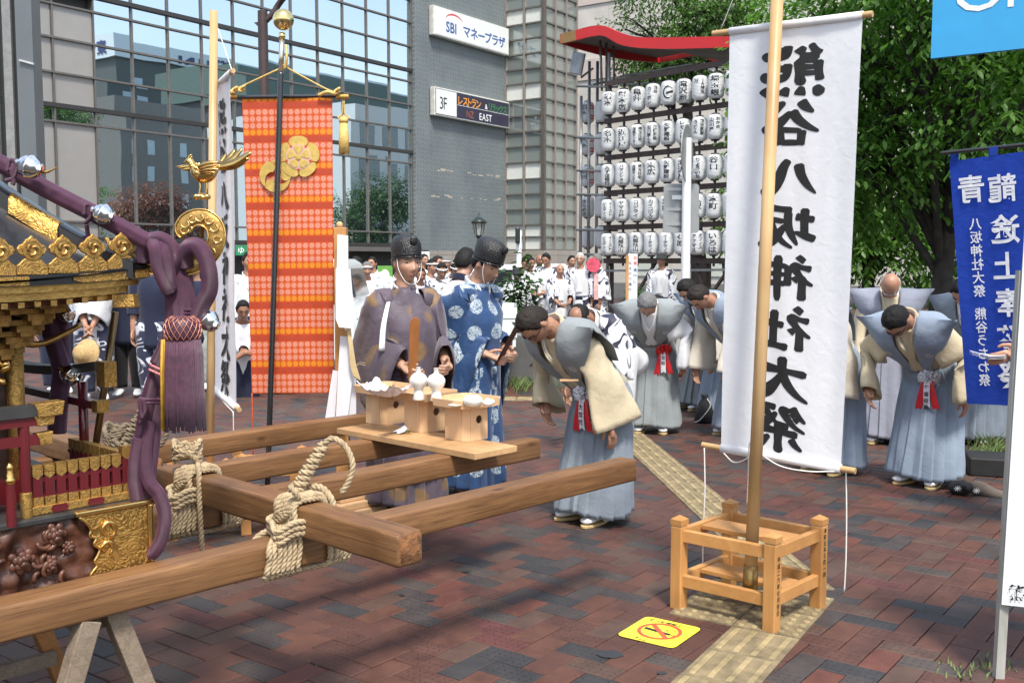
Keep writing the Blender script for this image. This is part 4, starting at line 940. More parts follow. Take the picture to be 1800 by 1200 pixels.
# gilt scroll rising from the eave corner and the bird standing on it (worked out in the plane of the hip)
YS = 3.17
def pp(px, py, dy=0.): return aty(px, py, YS+dy)
cl = [(243, 466, 22), (275, 470, 25), (305, 471, 26), (338, 467, 28), (366, 450, 30), (380, 424, 30), (378, 400, 30), (364, 385, 29), (346, 382, 28), (330, 389, 29), (323, 402, 30), (328, 412, 24)]
cs = spline([(a, b, c) for a, b, c in cl], 6); L_, R_ = [], []
for k, p in enumerate(cs):
 a, b = cs[max(0, k-1)], cs[min(len(cs)-1, k+1)]; t = Vector((b.x-a.x, b.y-a.y)).normalized(); n = Vector((-t.y, t.x)); L_.append((p.x+n.x*p.z/2, p.y+n.y*p.z/2)); R_.append((p.x-n.x*p.z/2, p.y-n.y*p.z/2))
mb = MB(); mb.rings([[pp(*l, -.017), pp(lerp(l[0], r[0], .12), lerp(l[1], r[1], .12), -.021), pp(lerp(l[0], r[0], .88), lerp(l[1], r[1], .88), -.021), pp(*r, -.017), pp(*r, .017), pp(*l, .017)] for l, r in zip(L_, R_)])
part(mb, 'gilt_scroll', M_gold2, smooth=True, auto=R(40))
for e in (L_, R_): mb = MB(); mb.tube([pp(*p, -.02) for p in e], .0032, 6); part(mb, 'scroll_rim', M_gold, smooth=True)
for k in range(12):                                      # vine relief
 i = 6+k*5; p = cs[i]; mb = MB(); s = 1 if k % 2 else -1; q = [pp(p.x+s*9*math.cos(u)*(1-u/9), p.y+9*math.sin(u)*(1-u/9), -.023) for u in [x*.6 for x in range(9)]]; mb.tube(q, [.0015+.002*math.sin(math.pi*x/8) for x in range(9)], 6); part(mb, 'scroll_vine', M_gold, smooth=True)
mb = MB(); p, q_ = pp(208, 466), pp(250, 470); mb.bar(p, q_, .05, .042); part(mb, 'scroll_socket', M_gold2, bevel=.003)
px_ = YS/F
mb = MB(); mb.lathe([(.006, -.05), (.006, .0), (.0075, .002), (.0075, .03), (.006, .035)], pp(355, 390), 12); mb.ball(pp(354, 414), .005, 8, 6); part(mb, 'bird_pin', M_gold, smooth=True)
mb = MB()
for k in range(9): mb.ball(pp(355+11*math.cos(k*.7), 346+1*math.sin(k*2), .012*math.sin(k*.7)), .0085, 8, 6)
mb.ball(pp(355, 345), (.02, .018, .01), 12, 8); part(mb, 'bird_perch', M_gold, smooth=True)
mb = MB()
for x in (351, 363): mb.tube(spline([pp(x-1, 342), pp(x+1, 330), pp(x, 320), pp(x+1, 312)], 4), [.003]*9+[.004]*2+[.006]*2, 8)
for x in (351, 363):
 for dx in (-5, 0, 5): mb.tube([pp(x-1, 341), pp(x-1+dx, 344, -.008)], .002, 5)
part(mb, 'bird_legs', M_gold, smooth=True)
mb = MB(); body = [(326, 283, 2), (331, 283, 5.5), (336, 286, 6), (340, 293, 7), (346, 301, 12), (355, 305, 16.5), (366, 303, 16), (376, 297, 10), (383, 293, 5)]
bs = spline(body, 4); mb.tube([pp(b.x, b.y) for b in bs], [b.z*px_ for b in bs], 14); mb.tube([pp(329, 283), pp(322, 285)], [.0045, .0008], 6); part(mb, 'bird_body', M_gold, smooth=True)
mb = MB()
for k in range(44):
 a = rr.uniform(0, 6.28); t = rr.uniform(.25, .95); b = bs[int(t*(len(bs)-1))]; r_ = b.z*px_; c = pp(b.x, b.y)+Vector((0, math.cos(a)*r_, math.sin(a)*r_)); mb.ball(c, (.007, .0035, .0045), 6, 4)
part(mb, 'bird_feathers', M_gold, smooth=True)
mb = MB(); mb.tube(spline([pp(331, 278), pp(333, 274), pp(337, 272)], 3), .0025, 6); mb.tube(spline([pp(334, 278), pp(338, 275)], 3), .0022, 6); part(mb, 'bird_crest', M_gold, smooth=True)
for k, (ax_, ay_, bx_, by_, dy) in enumerate(((346, 292, 312, 296, .03), (348, 294, 308, 293, .036), (350, 297, 318, 299, .026), (347, 293, 384, 285, -.05), (348, 297, 390, 291, -.052), (350, 301, 386, 298, -.05), (352, 304, 380, 304, -.046))):   # wings
 a, b = pp(ax_, ay_, dy*.6), pp(bx_, by_, dy); mid = (a+b)/2+Vector((0, dy*.15, .003)); mb = MB(); P = spline([a, mid, b], 5); rs = []
 for i, p in enumerate(P):
  t = i/(len(P)-1); w = .007*math.sin(math.pi*(.15+.82*t)); rs.append([p+Vector((0, 0, w)), p+Vector((0, -.003, 0)), p-Vector((0, 0, w)), p+Vector((0, .003, 0))])
 mb.rings(rs); part(mb, 'wing_feather', M_gold, smooth=True)
for k, (ex, ey) in enumerate(((441, 268), (437, 278), (426, 262), (413, 264), (398, 271), (430, 286))):
 a = pp(376, 296, .004*(k-2)); mid = pp(lerp(376, ex, .55), lerp(296, ey, .35), .01*(k-2)); b = pp(ex, ey, .022*(k-2)); P = spline([a, mid, b], 6)
 mb = MB(); rs = []
 for i, p in enumerate(P):
  t = i/(len(P)-1); w = .006+.007*math.sin(math.pi*min(1, t*1.05))*(.5+t); up_ = Vector((-.25, .3, 1)).normalized(); rs.append([p+up_*w, p+Vector((0, -.002, 0)), p-up_*w, p+Vector((0, .002, 0))])
 mb.rings(rs); part(mb, 'tail_plume', M_gold, smooth=True)
# purple cords
def cord(pts, r, name='purple_cord', lobes=5, n=8, m=None, closed=False):
 P = spline([p if isinstance(p, Vector) else pp(*p) for p in pts], n, closed); mb = MB(); rs = []; px0 = None; seg = lobes*5; L0 = 0
 for i in range(len(P)):
  d = (P[min(len(P)-1, i+1)]-P[max(0, i-1)]).normalized()
  if px0 is None: px0 = fr(d)[0]
  px0 = (px0-d*px0.dot(d)).normalized(); py0 = d.cross(px0)
  rr_ = r(i/(len(P)-1)) if callable(r) else r
  rs.append([P[i]+(px0*math.cos(2*math.pi*k/seg)+py0*math.sin(2*math.pi*k/seg))*rr_*(1+.11*abs(math.cos(math.pi*k/5))) for k in range(seg)])
 mb.rings(rs, uvm=1.); return part(mb, name, m or M_purp, smooth=True)
cord([(-60, 252, -.05), (0, 287, -.04), (90, 337, -.035), (190, 388, -.04), (268, 430, -.045)], .0245, lobes=7)
cord([(253, 460, -.02), (252, 440, -.03), (262, 424, -.04), (280, 420, -.045), (297, 430, -.045), (307, 450, -.05), (305, 475, -.03)], .021)
cord([(270, 428, -.05), (275, 440, -.07), (280, 470, -.075), (292, 500, -.07), (297, 512, -.06)], .021); cord([(287, 430, -.05), (292, 450, -.07), (297, 480, -.072), (300, 508, -.06)], .018)
cord([(326, 470, -.02), (324, 448, -.03), (333, 434, -.05), (347, 433, -.06), (360, 450, -.065), (368, 480, -.06), (368, 510, -.05), (356, 535, -.04), (345, 560, -.03)], .0235)
cord([(312, 480, .0), (318, 520, -.01), (320, 555, -.015), (314, 600, .0)], .04, lobes=9); cord([(300, 505, -.03), (303, 530, -.03), (303, 560, -.02), (294, 600, -.0), (276, 640, 0)], .022)
cord([(304, 600, .0), (282, 640, 0), (268, 680, 0), (258, 720, 0), (250, 770, 0), (243, 830, -.01), (242, 880, -.01)], .022); cord([(318, 590, .02), (296, 640, .02), (282, 690, .02), (272, 730, .02), (268, 780, .02), (262, 830, .01), (258, 880, .01)], .022)
cord([(262, 740, .0), (255, 800, -.02), (262, 845, -.03), (280, 870, -.03), (290, 905, -.03), (284, 945, -.03), (268, 972, -.02), (255, 960, 0)], .0195)
cord([(245, 770, -.02), (238, 810, -.03), (237, 850, -.03), (243, 890, -.02)], .02)
for cy, w, cxp in ((543, 30, 322), (549, 29, 321), (700, 24, 270), (706, 22, 268)):
 cord([pp(cxp+w*math.cos(a), cy+2*math.sin(a), -.052*math.sin(a)) for a in [k*.5236 for k in range(13)]], .0045, 'cord_binding', 3, 3)
for P in ([(245, 700, -.05), (247, 720, -.06), (250, 735, -.06)], [(252, 702, -.055), (255, 722, -.06), (245, 745, -.05)], [(12, 302, -.1), (18, 282, -.1), (30, 290, -.1), (24, 312, -.1), (10, 318, -.1)], [(20, 295, -.1), (24, 318, -.1), (22, 325, -.1)], [(30, 300, -.1), (42, 306, -.1), (48, 300, -.09)], [(148, 378, -.09), (150, 362, -.09), (160, 362, -.09), (160, 380, -.09), (150, 392, -.08)], [(160, 368, -.09), (170, 372, -.07), (176, 372, -.05)], [(152, 395, -.05), (155, 415, -.04), (158, 440, -.03)]):
 cord(P, .0062, 'cord_tie', 3, 5)
cord([(80, 545, .25), (95, 600, .25), (108, 650, .25), (104, 700, .25), (100, 760, .25)], .028, lobes=7); cord([(108, 540, .27), (110, 600, .27), (112, 650, .27), (100, 720, .26)], .022)
# tassel
ts = pp(321, 580, -.075); tz = thing
mb = MB(); mb.lathe([(.004, .045), (.03, .042), (.046, .03), (.053, .01), (.053, -.012), (.048, -.03)], ts, 28); tc_ = part(mb, 'tassel_cap', M_purp, smooth=True)
mb = MB()
for s in (-1, 1):
 for k in range(18):
  P = [ts+Vector((math.cos(a+s*u*.7)*rad, math.sin(a+s*u*.7)*rad, z)) for u, (rad, z) in zip((0, .33, .66, 1, 1.3), ((.031, .043), (.0475, .03), (.0545, .01), (.0545, -.012), (.049, -.03))) for a in (2*math.pi*k/18,)]; mb.tube(spline(P, 3), .0014, 4)
mb.build('gold_netting', mat('rose_gold_thread', (.5, .22, .16), .35, .6), tc_, smooth=True)
mb = MB(); H_ = .165*YS/3.17*1.75
H_ = (752-600)*px_
for k in range(64):
 a = 2*math.pi*k/64; x, y = math.cos(a), math.sin(a); ww = rr.uniform(-.002, .002)
 mb.tube([ts+Vector((x*.050, y*.044, -.028)), ts+Vector((x*.0555+ww, y*.05, -.075)), ts+Vector((x*.0575, y*.052, -.035-H_*.6)), ts+Vector((x*.06+ww, y*.054, -.035-H_+rr.uniform(-.006, .006)))], .0031, 5)
mb.lathe([(.046, -.028), (.052, -.1), (.054, -.03-H_+.01)], ts, 20, cap=(False, True)); part(mb, 'tassel_fringe', M_purpt, smooth=True)
mb = MB()
for k in range(4): mb.tube([ts+Vector((-.046-.0025*(k % 2), -.036+.007*k-.012, -.026)), ts+Vector((-.051-.0025*(k % 2), -.036+.007*k-.012, -.12)), ts+Vector((-.054, -.036+.007*k-.012, -.03-H_))], .0042, 6)
part(mb, 'yellow_fringe', mat('yellow_thread', (.55, .3, .03), .6, var=.15, vs=50), smooth=True)
M_rw = mat('red_white_twine', (.6, .2, .2), .7, var=.5, vs=120)
for dy in (0, 9): cord([(262, 640+dy, -.03), (275, 646+dy, -.05), (290, 652+dy, -.05)], .0035, 'twine', 3, 4, M_rw)
# silver bells
def bell(px, py, dy, r, ax):
 c = pp(px, py, dy); x, y, d = fr(Vector(ax)); mb = MB(); mb.lathe([(.2*r, -1.25*r), (.3*r, -1.2*r), (.26*r, -.98*r), (.6*r, -.82*r), (.9*r, -.45*r), (r, -.1*r), (1.05*r, -.06*r), (1.05*r, .06*r), (r, .1*r), (.92*r, .42*r), (.7*r, .75*r), (.35*r, .95*r), (.02, 1.0*r)], c, 24, d); b = part(mb, 'silver_bell', M_chrome, smooth=True)
 mb = MB(); P = [c+x*(r*1.02*math.cos(a))*0+y*(r*1.03*math.cos(a))+d*(r*1.03*math.sin(a)) for a in [k*.25+.3 for k in range(10)]]; mb.tube(P, r*.05, 5); mb.build('bell_slot', M_lac, b)
bell(52, 293, -.12, .034, (1, 0, -.35)); bell(181, 376, -.1, .03, (1, 0, -.45)); bell(366, 563, -.03, .033, (.8, -.2, -.6)); bell(124, 657, .2, .034, (.8, 0, -.6)); bell(116, 552, .25, .03, (.3, 0, -.9))
mb = MB(); mb.tube([pp(60, 305, -.1), pp(85, 302, -.1), pp(103, 293, -.1)], [.006, .004, .001], 6); part(mb, 'gold_spike', M_gold2)
# bronze rod from the eave to the fence
mb = MB(); mb.tube([aty(203, 548, 3.35), aty(164, 812, 3.35)], .0115, 12); part(mb, 'bronze_rod', M_bronze, smooth=True)
# ================================================================== BANNERS AND THEIR STANDS
M_pine = wood('varnished_pine', (.46, .22, .07), (.62, .34, .13), stretch=(14, 14, 1.4), knots=.1, rough=.4, bump=.08)
M_pineh = wood('varnished_pine_flat', (.46, .22, .07), (.62, .34, .13), stretch=(9, 9, 9), knots=.1, rough=.4, bump=.08)
M_hinoki = wood('pale_cypress', (.6, .38, .21), (.72, .49, .29), stretch=(10, 10, 2), knots=.05, rough=.5, bump=.05)
M_pole = wood('bamboo_pale_pole', (.52, .33, .15), (.64, .44, .23), stretch=(20, 20, .8), knots=.05, rough=.4, bump=.05)
M_cord = mat('white_cord', (.72, .7, .66), .8, var=.05)
M_bcloth = cloth('white_banner_cloth', (.85, .85, .87), .02, 700, .9, trans=.2, wr=.12)
def stand(label, pts, hgt, name='banner_stand'):
 """square frame of four capped posts; pts = ground positions, in order round the square"""
 c = sum(pts, Vector())/4; o = thing(name, label, 'banner stand', tuple(c), 0, 'wooden banner stands')
 w = .058; ex = (pts[1]-pts[0]).normalized(); ey = (pts[3]-pts[0]).normalized(); rz = math.atan2(ex.y, ex.x); rzs = [rz]*4
 for p in pts:
  mb = MB(); mb.box(p+Vector((0, 0, hgt*.45)), (w, w, hgt*.9), rz); ps = mb.build('post', M_pine, o, bevel=.004)
  mb = MB(); mb.box(p+Vector((0, 0, hgt*.905)), (w-.008, w-.008, .014), rz); mb.build('post_neck', M_hinoki, ps)
  mb = MB(); mb.box(p+Vector((0, 0, hgt*.945)), (w+.002, w+.002, hgt*.06), rz); mb.add([p+ex*(i*w/2)+ey*(j*w/2)+Vector((0, 0, hgt*.9752)) for i, j in ((-1, -1), (1, -1), (1, 1), (-1, 1))]+[p+Vector((0, 0, hgt*1.02))], [(0, 1, 4), (1, 2, 4), (2, 3, 4), (3, 0, 4)]); mb.build('post_cap', M_pineh, ps)
 for z in (.135*hgt/.43, .345*hgt/.43):
  for a, b in ((0, 1), (1, 2), (2, 3), (3, 0)):
   d = (pts[b]-pts[a]).normalized(); mb = MB(); mb.bar(pts[a]+d*w*.45+Vector((0, 0, z)), pts[b]-d*w*.45+Vector((0, 0, z)), .03, .055); mb.build('rail', M_pineh, o, bevel=.003)
  mb = MB(); a_, b_ = (pts[0]+pts[1])/2, (pts[2]+pts[3])/2; mb.bar(a_+Vector((0, 0, z+.012))+(b_-a_)*.05, b_+Vector((0, 0, z+.012))-(b_-a_)*.05, .15, .02); mb.build('pole_board', M_pineh, o, bevel=.002)
 return o
sp = [onz(1355.6, 1109), onz(1437, 1067), onz(1281, 1029), onz(1192.6, 1068)]
st = stand('pale wooden square stand holding the big white banner pole in front', sp, .43)
def post_text(o, p, q_, s, z1, size, out):
 d = (q_-p).normalized(); nn = Vector((d.y, -d.x, 0)); f_ = plane_fn(p+nn*out+Vector((0, 0, z1)), d, (0, 0, 1)); mb = MB(); put_text(mb, s, f_, size, .01, True, size*1.13); mb.build('lettering', M_ink, o)
d01 = (sp[1]-sp[0]).normalized()
post_text(st, sp[0]+d01*.0, sp[1], '平成二六年七月吉日', .335, .026, .0305); post_text(st, sp[1], sp[1]+d01, '本町五年番町一同', .38, .026, .0305)
def strip_pts(tl, tr, bl, br, nu, nv, wav, seed, belly=0.):
 """a hanging cloth between two rods; returns a grid function"""
 nn = (tr-tl).cross(bl-tl).normalized()
 def g(u, v):
  p = tl.lerp(tr, u).lerp(bl.lerp(br, u), v)
  w = wav*(noise.noise(Vector((u*3.1+seed, v*1.1, seed)))+.5*noise.noise(Vector((u*7+seed, v*2.6, 3+seed))))*(.35+.65*max(0., math.sin(math.pi*v))**.5)
  return p+nn*(w+belly*max(0., math.sin(math.pi*v))*math.sin(math.pi*u))
 return g
def cloth_sheet(g, nu, nv):
 mb = MB(); rows = [[g(i/nu, j/nv) for i in range(nu+1)] for j in range(nv+1)]
 vs = [p for r in rows for p in r]; fs = []; uv = []
 for j in range(nv):
  for i in range(nu):
   fs.append((j*(nu+1)+i, (j+1)*(nu+1)+i, (j+1)*(nu+1)+i+1, j*(nu+1)+i+1)); uv.append([(i/nu, j/nv), (i/nu, (j+1)/nv), ((i+1)/nu, (j+1)/nv), ((i+1)/nu, j/nv)])
 return mb.add(vs, fs, uv)
# brush lettering: every stroke is a centre line with pen widths, drawn on a 100 x 100 square (y down)
BR = {
'熊': ["25,8,5 18,20,6 12,27,8", "33,12,4 42,24,9", "12,29,7 30,27,5 40,26,7", "14,36,8 13,55,6 11,70,7", "15,37,4 38,35,5 40,37,8 40,55,6 38,69,8 31,66,3", "17,47,4 36,46,5", "17,57,4 36,56,5", "57,8,8 58,22,6 66,26,6 84,24,9 87,17,3", "80,8,8 70,14,6 60,18,4", "57,38,8 58,56,6 66,62,7 86,60,9 89,51,3", "81,37,8 70,44,6 60,49,4", "17,78,5 12,88,9 8,94,5", "36,78,4 38,88,8 39,93,8", "56,78,4 61,87,8 63,92,8", "77,76,4 85,85,9 90,91,9"],
'谷': ["35,8,9 27,20,8 14,31,3", "60,9,4 73,18,9 82,26,11", "49,26,9 38,44,8 22,58,6 5,68,3", "50,28,5 64,44,8 80,57,11 96,64,6", "32,64,8 33,80,7 35,93,8", "33,65,5 66,62,6 70,65,9 66,91,8", "35,88,5 52,87,6 66,87,5"],
'八': ["36,28,9 31,50,8 20,70,6 6,86,2", "52,20,6 60,34,8 68,58,10 82,78,12 96,84,5"],
'坂': ["6,36,7 24,33,6 38,30,8", "22,14,8 23,40,7 22,68,7", "4,74,7 20,68,7 40,60,3", "44,18,7 66,15,6 90,10,8", "50,20,7 50,46,7 44,66,6 34,86,3", "56,40,5 78,36,6 82,39,9 72,62,7 58,80,5 42,92,3", "54,46,4 66,64,8 80,80,10 98,86,5"],
'神': ["22,8,7 30,17,9", "8,32,7 24,29,5 37,27,8 30,42,6 18,56,5 5,64,3", "23,46,7 23,70,7 23,94,8", "30,48,4 38,56,8", "46,26,8 47,46,6 48,66,8", "47,28,5 80,24,6 86,28,9 83,64,8", "50,44,4 80,42,5", "50,62,5 80,60,6", "64,6,8 65,48,7 64,96,6"],
'社': ["22,8,7 31,18,9", "8,34,7 24,31,5 38,28,8 30,44,6 18,57,5 5,66,3", "23,48,7 23,72,7 23,94,8", "31,50,4 40,58,8", "50,44,7 68,41,6 86,38,9", "67,14,8 68,48,7 68,84,7", "42,88,8 66,84,6 96,80,10"],
'大': ["8,40,8 46,34,6 88,28,11", "50,6,9 49,36,8 40,60,8 24,80,6 4,94,3", "50,40,5 62,60,9 78,78,12 98,88,6"],
'祭': ["30,5,8 20,20,6 6,34,3", "30,14,4 46,11,7 40,24,7 26,42,5 6,54,3", "24,18,4 31,24,6", "18,27,4 25,33,6", "58,9,7 74,6,6 80,8,7 70,24,6 54,42,3", "56,18,4 68,32,8 82,42,11 97,46,5", "34,46,7 60,43,9", "18,60,8 52,56,6 82,52,9", "52,58,8 52,78,7 51,92,8 44,88,3", "30,68,7 22,80,6 10,90,3", "68,66,4 78,76,8 86,86,9"],
}
def brush(mb, ch, fn, size, sx=1.):
 for s in BR[ch]:
  P = [tuple(float(x) for x in q.split(',')) for q in s.split()]
  if len(P) == 2: P = [P[0], tuple((a+b)/2 for a, b in zip(*P)), P[1]]
  S = spline(P, 6); n = len(S); L_ = []; R_ = []
  for k in range(n):
   a, b = S[max(0, k-1)], S[min(n-1, k+1)]; t = Vector((b.x-a.x, b.y-a.y)); t = t.normalized() if t.length else Vector((1, 0)); q = Vector((-t.y, t.x)); w = max(1.2, S[k].z)*1.02*(1 if 0 < k < n-1 else .55)
   L_.append((S[k].x+q.x*w, S[k].y+q.y*w)); R_.append((S[k].x-q.x*w, S[k].y-q.y*w))
  e = (S[0]-S[1]); e = Vector((e.x, e.y)); e = e.normalized()*S[0].z*.3 if e.length else e
  pts = [(x, y) for x, y in L_]+[(x, y) for x, y in R_[::-1]]
  vs = [fn((x-50)/100*size*sx, -y/100*size) for x, y in L_+R_]; mb.add(vs, [(k, k+1, n+k+1, n+k) for k in range(n-1)])
NAME = '熊谷八坂神社大祭'
# --- big white banner
YL, YR = 4.74, 4.37
tl, tr, bl, br = aty(1283, 56, YL), aty(1517, 27, YR), aty(1268, 787, YL+.02), aty(1478, 823, YR+.03)
bn = thing('festival_banner', 'tall white banner with black brush lettering seen from behind, on a leaning pale pole', 'banner', tuple(onz(1322, 1010)))
g_ = strip_pts(tl, tr, bl, br, 1, 1, .014, 1.7, .012)
mb = cloth_sheet(g_, 30, 90); ban = mb.build('banner_cloth', M_bcloth, bn, smooth=True)
mb = MB(); wB, hB = (tr-tl).length, (bl-tl).length
off = (tr-tl).cross(bl-tl).normalized()
if off.y > 0: off = -off
for k, ch in enumerate(NAME):
 y0 = (.045+.118*k)-(.008 if k == 0 else 0); sz = .098*hB*1.2
 def fnb(x, y, y0=y0):
  u = .497-x/wB; v = y0-y/hB; return g_(u, v)+off*.0016
 brush(mb, ch, fnb, sz*(1.13 if k == 0 else 1), 1.28)
mb.build('lettering', M_ink, ban)
def rod(a, b, r, name, m, o, e0=0., e1=0.):
 d = (b-a).normalized(); mb = MB(); mb.tube([a-d*e0, b+d*e1], r, 14); return mb.build(name, m, o, smooth=True, auto=R(50))
cr = rod(tl, tr, .0135, 'crossbar', M_pole, bn, .085, .04); rod(bl, br, .0135, 'crossbar', M_pole, bn, .1, .065)
mb = MB(); mb.tube([tl+Vector((0, 0, -.0)), tr], .018, 12); mb.build('hem', M_bcloth, ban, smooth=True); mb = MB(); mb.tube([bl, br], .021, 12); mb.build('hem', M_bcloth, ban, smooth=True)
pb_, pt_ = onz(1318, 1040, .13), aty(1366, 0, 4.53)
pdir = (pt_-pb_).normalized(); mb = MB(); mb.tube([pb_, pt_+pdir*.5], [.0285, .0265], 18); mb.build('pole', M_pole, bn, smooth=True)
mb = MB(); mb.lathe([(.033, -.01), (.033, .12)], pb_-Vector((0, 0, .0)), 18, pdir, cap=(True, True)); mb.build('brass_sleeve', mat('aged_brass', (.38, .25, .09), .4, .9), bn, smooth=True)
def string(pts, o, r=.0032, nm='cord', m=None): mb = MB(); mb.tube(spline(pts, 8), r, 6); return mb.build(nm, m or M_cord, o, smooth=True)
string([aty(1238, 787, 4.8), aty(1239, 860, 4.8), aty(1236, 930, 4.82), aty(1235, 1000, 4.83)], bn); string([aty(1487, 826, 4.4), aty(1488, 900, 4.4), aty(1487, 980, 4.4), aty(1484, 1040, 4.41)], bn)
string([aty(1272, 796, 4.72), aty(1290, 812, 4.66), aty(1312, 806, 4.58), aty(1326, 790, 4.55), aty(1318, 778, 4.56), aty(1316, 800, 4.56), aty(1315, 840, 4.58), aty(1313, 886, 4.6)], bn); string([aty(1330, 792, 4.55), aty(1370, 818, 4.5), aty(1420, 828, 4.44), aty(1470, 828, 4.4)], bn); string([aty(1318, 778, 4.56), aty(1336, 796, 4.55), aty(1326, 808, 4.55)], bn)
string([aty(1268, 50, 4.8), aty(1300, -30, 4.7)], bn, .0022); string([aty(1283, 60, 4.8), aty(1400, 52, 4.6), aty(1520, 32, 4.4)], bn, .002)
# --- narrow banner on the left, seen nearly edge on
tl2, tr2, bl2, br2 = aty(385, 150, 6.25), aty(406, 128, 5.9), aty(389, 688, 6.4), aty(416, 716, 6.0)
tl2 = aty(374, 158, 6.4); bl2 = aty(377, 684, 6.45)
bn2 = thing('festival_banner', 'white banner seen almost edge on, on a pale pole beside the gold bird', 'banner', tuple(onz(371, 905)))
g2 = strip_pts(tl2, tr2, bl2, br2, 1, 1, .03, 4.1, .03); ban2 = cloth_sheet(g2, 20, 70).build('banner_cloth', M_bcloth, bn2, smooth=True)
off2 = (tr2-tl2).cross(bl2-tl2).normalized(); off2 = -off2 if off2.dot(EYE-tl2) < 0 else off2
mb = MB(); wB2, hB2 = (tr2-tl2).length, (bl2-tl2).length
for k, ch in enumerate(NAME):
 def fnb(x, y, k=k): return g2(.5+x/wB2, .05+.118*k-y/hB2)+off2*.006
 brush(mb, ch, fnb, .098*hB2*1.25, 1.)
mb.build('lettering', M_ink, ban2)
rod(tl2, tr2, .014, 'crossbar', M_pole, bn2, .05, .06); rod(bl2, br2, .014, 'crossbar', M_pole, bn2, .08, .06); mb = MB(); mb.tube([tl2, tr2], .02, 12); mb.build('hem', M_bcloth, ban2, smooth=True); mb = MB(); mb.tube([bl2, br2], .021, 12); mb.build('hem', M_bcloth, ban2, smooth=True)
pb2, pt2 = onz(368, 928), aty(376, 20, 6.12); mb = MB(); mb.tube([pb2, pt2], .0235, 14); mb.build('pole', M_pole, bn2, smooth=True)
string([aty(383, 50, 6.4), aty(407, 122, 5.78)], bn2, .003); string([bl2+Vector((-.1, 0, .01)), bl2+Vector((-.12, 0, -.05)), bl2+Vector((-.09, 0, -.1))], bn2); string([bl2, aty(393, 706, 6.2), aty(410, 724, 5.9)], bn2); string([aty(410, 724, 5.88), aty(411, 790, 5.9)], bn2)
def sq(c, h, a): return [c+Vector((math.cos(t+a)*h, math.sin(t+a)*h, 0)) for t in (-2.356, -.785, .785, 2.356)]
stand('wooden banner stand on the pavement behind the beams, under the narrow banner', sq(pb2, .29, .3), .4)
# --- orange brocade banner
def brocade():
 m, nt, p, L = base('orange_brocade'); tc = nd(nt, 'ShaderNodeTexCoord'); sx = nd(nt, 'ShaderNodeSeparateXYZ'); L(tc.outputs['UV'], sx.inputs[0])
 def Mt(op, x, y=None, z=None):
  n = nd(nt, 'ShaderNodeMath', operation=op)
  for i, v in enumerate((x, y, z)):
   if v is None: continue
   if isinstance(v, (int, float)): n.inputs[i].default_value = v
   else: L(v, n.inputs[i])
  return n.outputs[0]
 U = Mt('MULTIPLY', sx.outputs[0], 14.); V = Mt('MULTIPLY', sx.outputs[1], 45.)
 fu, fv = Mt('SUBTRACT', Mt('FRACT', U), .5), Mt('SUBTRACT', Mt('FRACT', V), .5)
 d = Mt('SQRT', Mt('ADD', Mt('MULTIPLY', fu, fu), Mt('MULTIPLY', fv, fv)))
 row = Mt('MODULO', Mt('FLOOR', V), 5.)                  # 0 orange, 1 red gap, 2 3 4 pink
 disc = Mt('LESS_THAN', d, .42); ringm = Mt('MULTIPLY', Mt('GREATER_THAN', d, .27), Mt('LESS_THAN', d, .33)); dot = Mt('LESS_THAN', Mt('ADD', Mt('ABSOLUTE', fu), Mt('ABSOLUTE', fv)), .13)
 det = Mt('MAXIMUM', ringm, dot)
 rr_ = ramp(nt, [(0, (.9, .34, .015)), (.15, (.50, .06, .025)), (.35, (.86, .36, .25))], 'CONSTANT'); L(Mt('DIVIDE', row, 5.), rr_.inputs[0])
 rg = ramp(nt, [(0, (.74, .115, .015)), (.15, (.6, .07, .02)), (.35, (.72, .11, .02))], 'CONSTANT'); L(Mt('DIVIDE', row, 5.), rg.inputs[0])
 a = nd(nt, 'ShaderNodeMix', data_type='RGBA'); L(disc, a.inputs[0]); L(rg.outputs[0], a.inputs[6]); L(rr_.outputs[0], a.inputs[7])
 b = nd(nt, 'ShaderNodeMix', data_type='RGBA'); L(Mt('MULTIPLY', Mt('MULTIPLY', det, disc), .55), b.inputs[0]); L(a.outputs[2], b.inputs[6]); b.inputs[7].default_value = (.7, .13, .06, 1)
 n = nd(nt, 'ShaderNodeTexNoise', i_Scale=300.); L(tc.outputs['Object'], n.inputs['Vector']); r3 = ramp(nt, [(.3, (.8,)*3), (.7, (1.1,)*3)]); L(n.outputs['Fac'], r3.inputs[0])
 mx = nd(nt, 'ShaderNodeMix', data_type='RGBA', blend_type='MULTIPLY'); mx.inputs[0].default_value = 1; L(b.outputs[2], mx.inputs[6]); L(r3.outputs[0], mx.inputs[7]); L(mx.outputs[2], p.inputs['Base Color']); p.inputs['Roughness'].default_value = .6
 bp = nd(nt, 'ShaderNodeBump', i_Strength=.3, i_Distance=.003); L(Mt('ADD', disc, n.outputs['Fac']), bp.inputs['Height']); L(bp.outputs[0], p.inputs['Normal'])
 t = nd(nt, 'ShaderNodeBsdfTranslucent'); L(mx.outputs[2], t.inputs[0]); ms = nd(nt, 'ShaderNodeMixShader', i_0=.3); L(p.outputs[0], ms.inputs[1]); L(t.outputs[0], ms.inputs[2]); L(ms.outputs[0], nt.nodes['Material Output'].inputs[0]); return m
YO = 6.62
ob = thing('brocade_banner', 'orange and pink brocade banner with a gold crest hanging from a black pole', 'banner', tuple(onz(470, 900)))
g3 = strip_pts(aty(425, 168, YO), aty(584, 166, YO), aty(443, 691, YO+.02), aty(588, 690, YO), 1, 1, .02, 9.3, .0)
obc = cloth_sheet(g3, 36, 110).build('brocade_cloth', brocade(), ob, smooth=True)
M_gcord = mat('gold_cord', (.62, .42, .13), .55, .2, var=.15, vs=60)
rod(aty(425, 171, YO), aty(584, 169, YO), .012, 'crossbar', M_lac, ob, .05, .05)
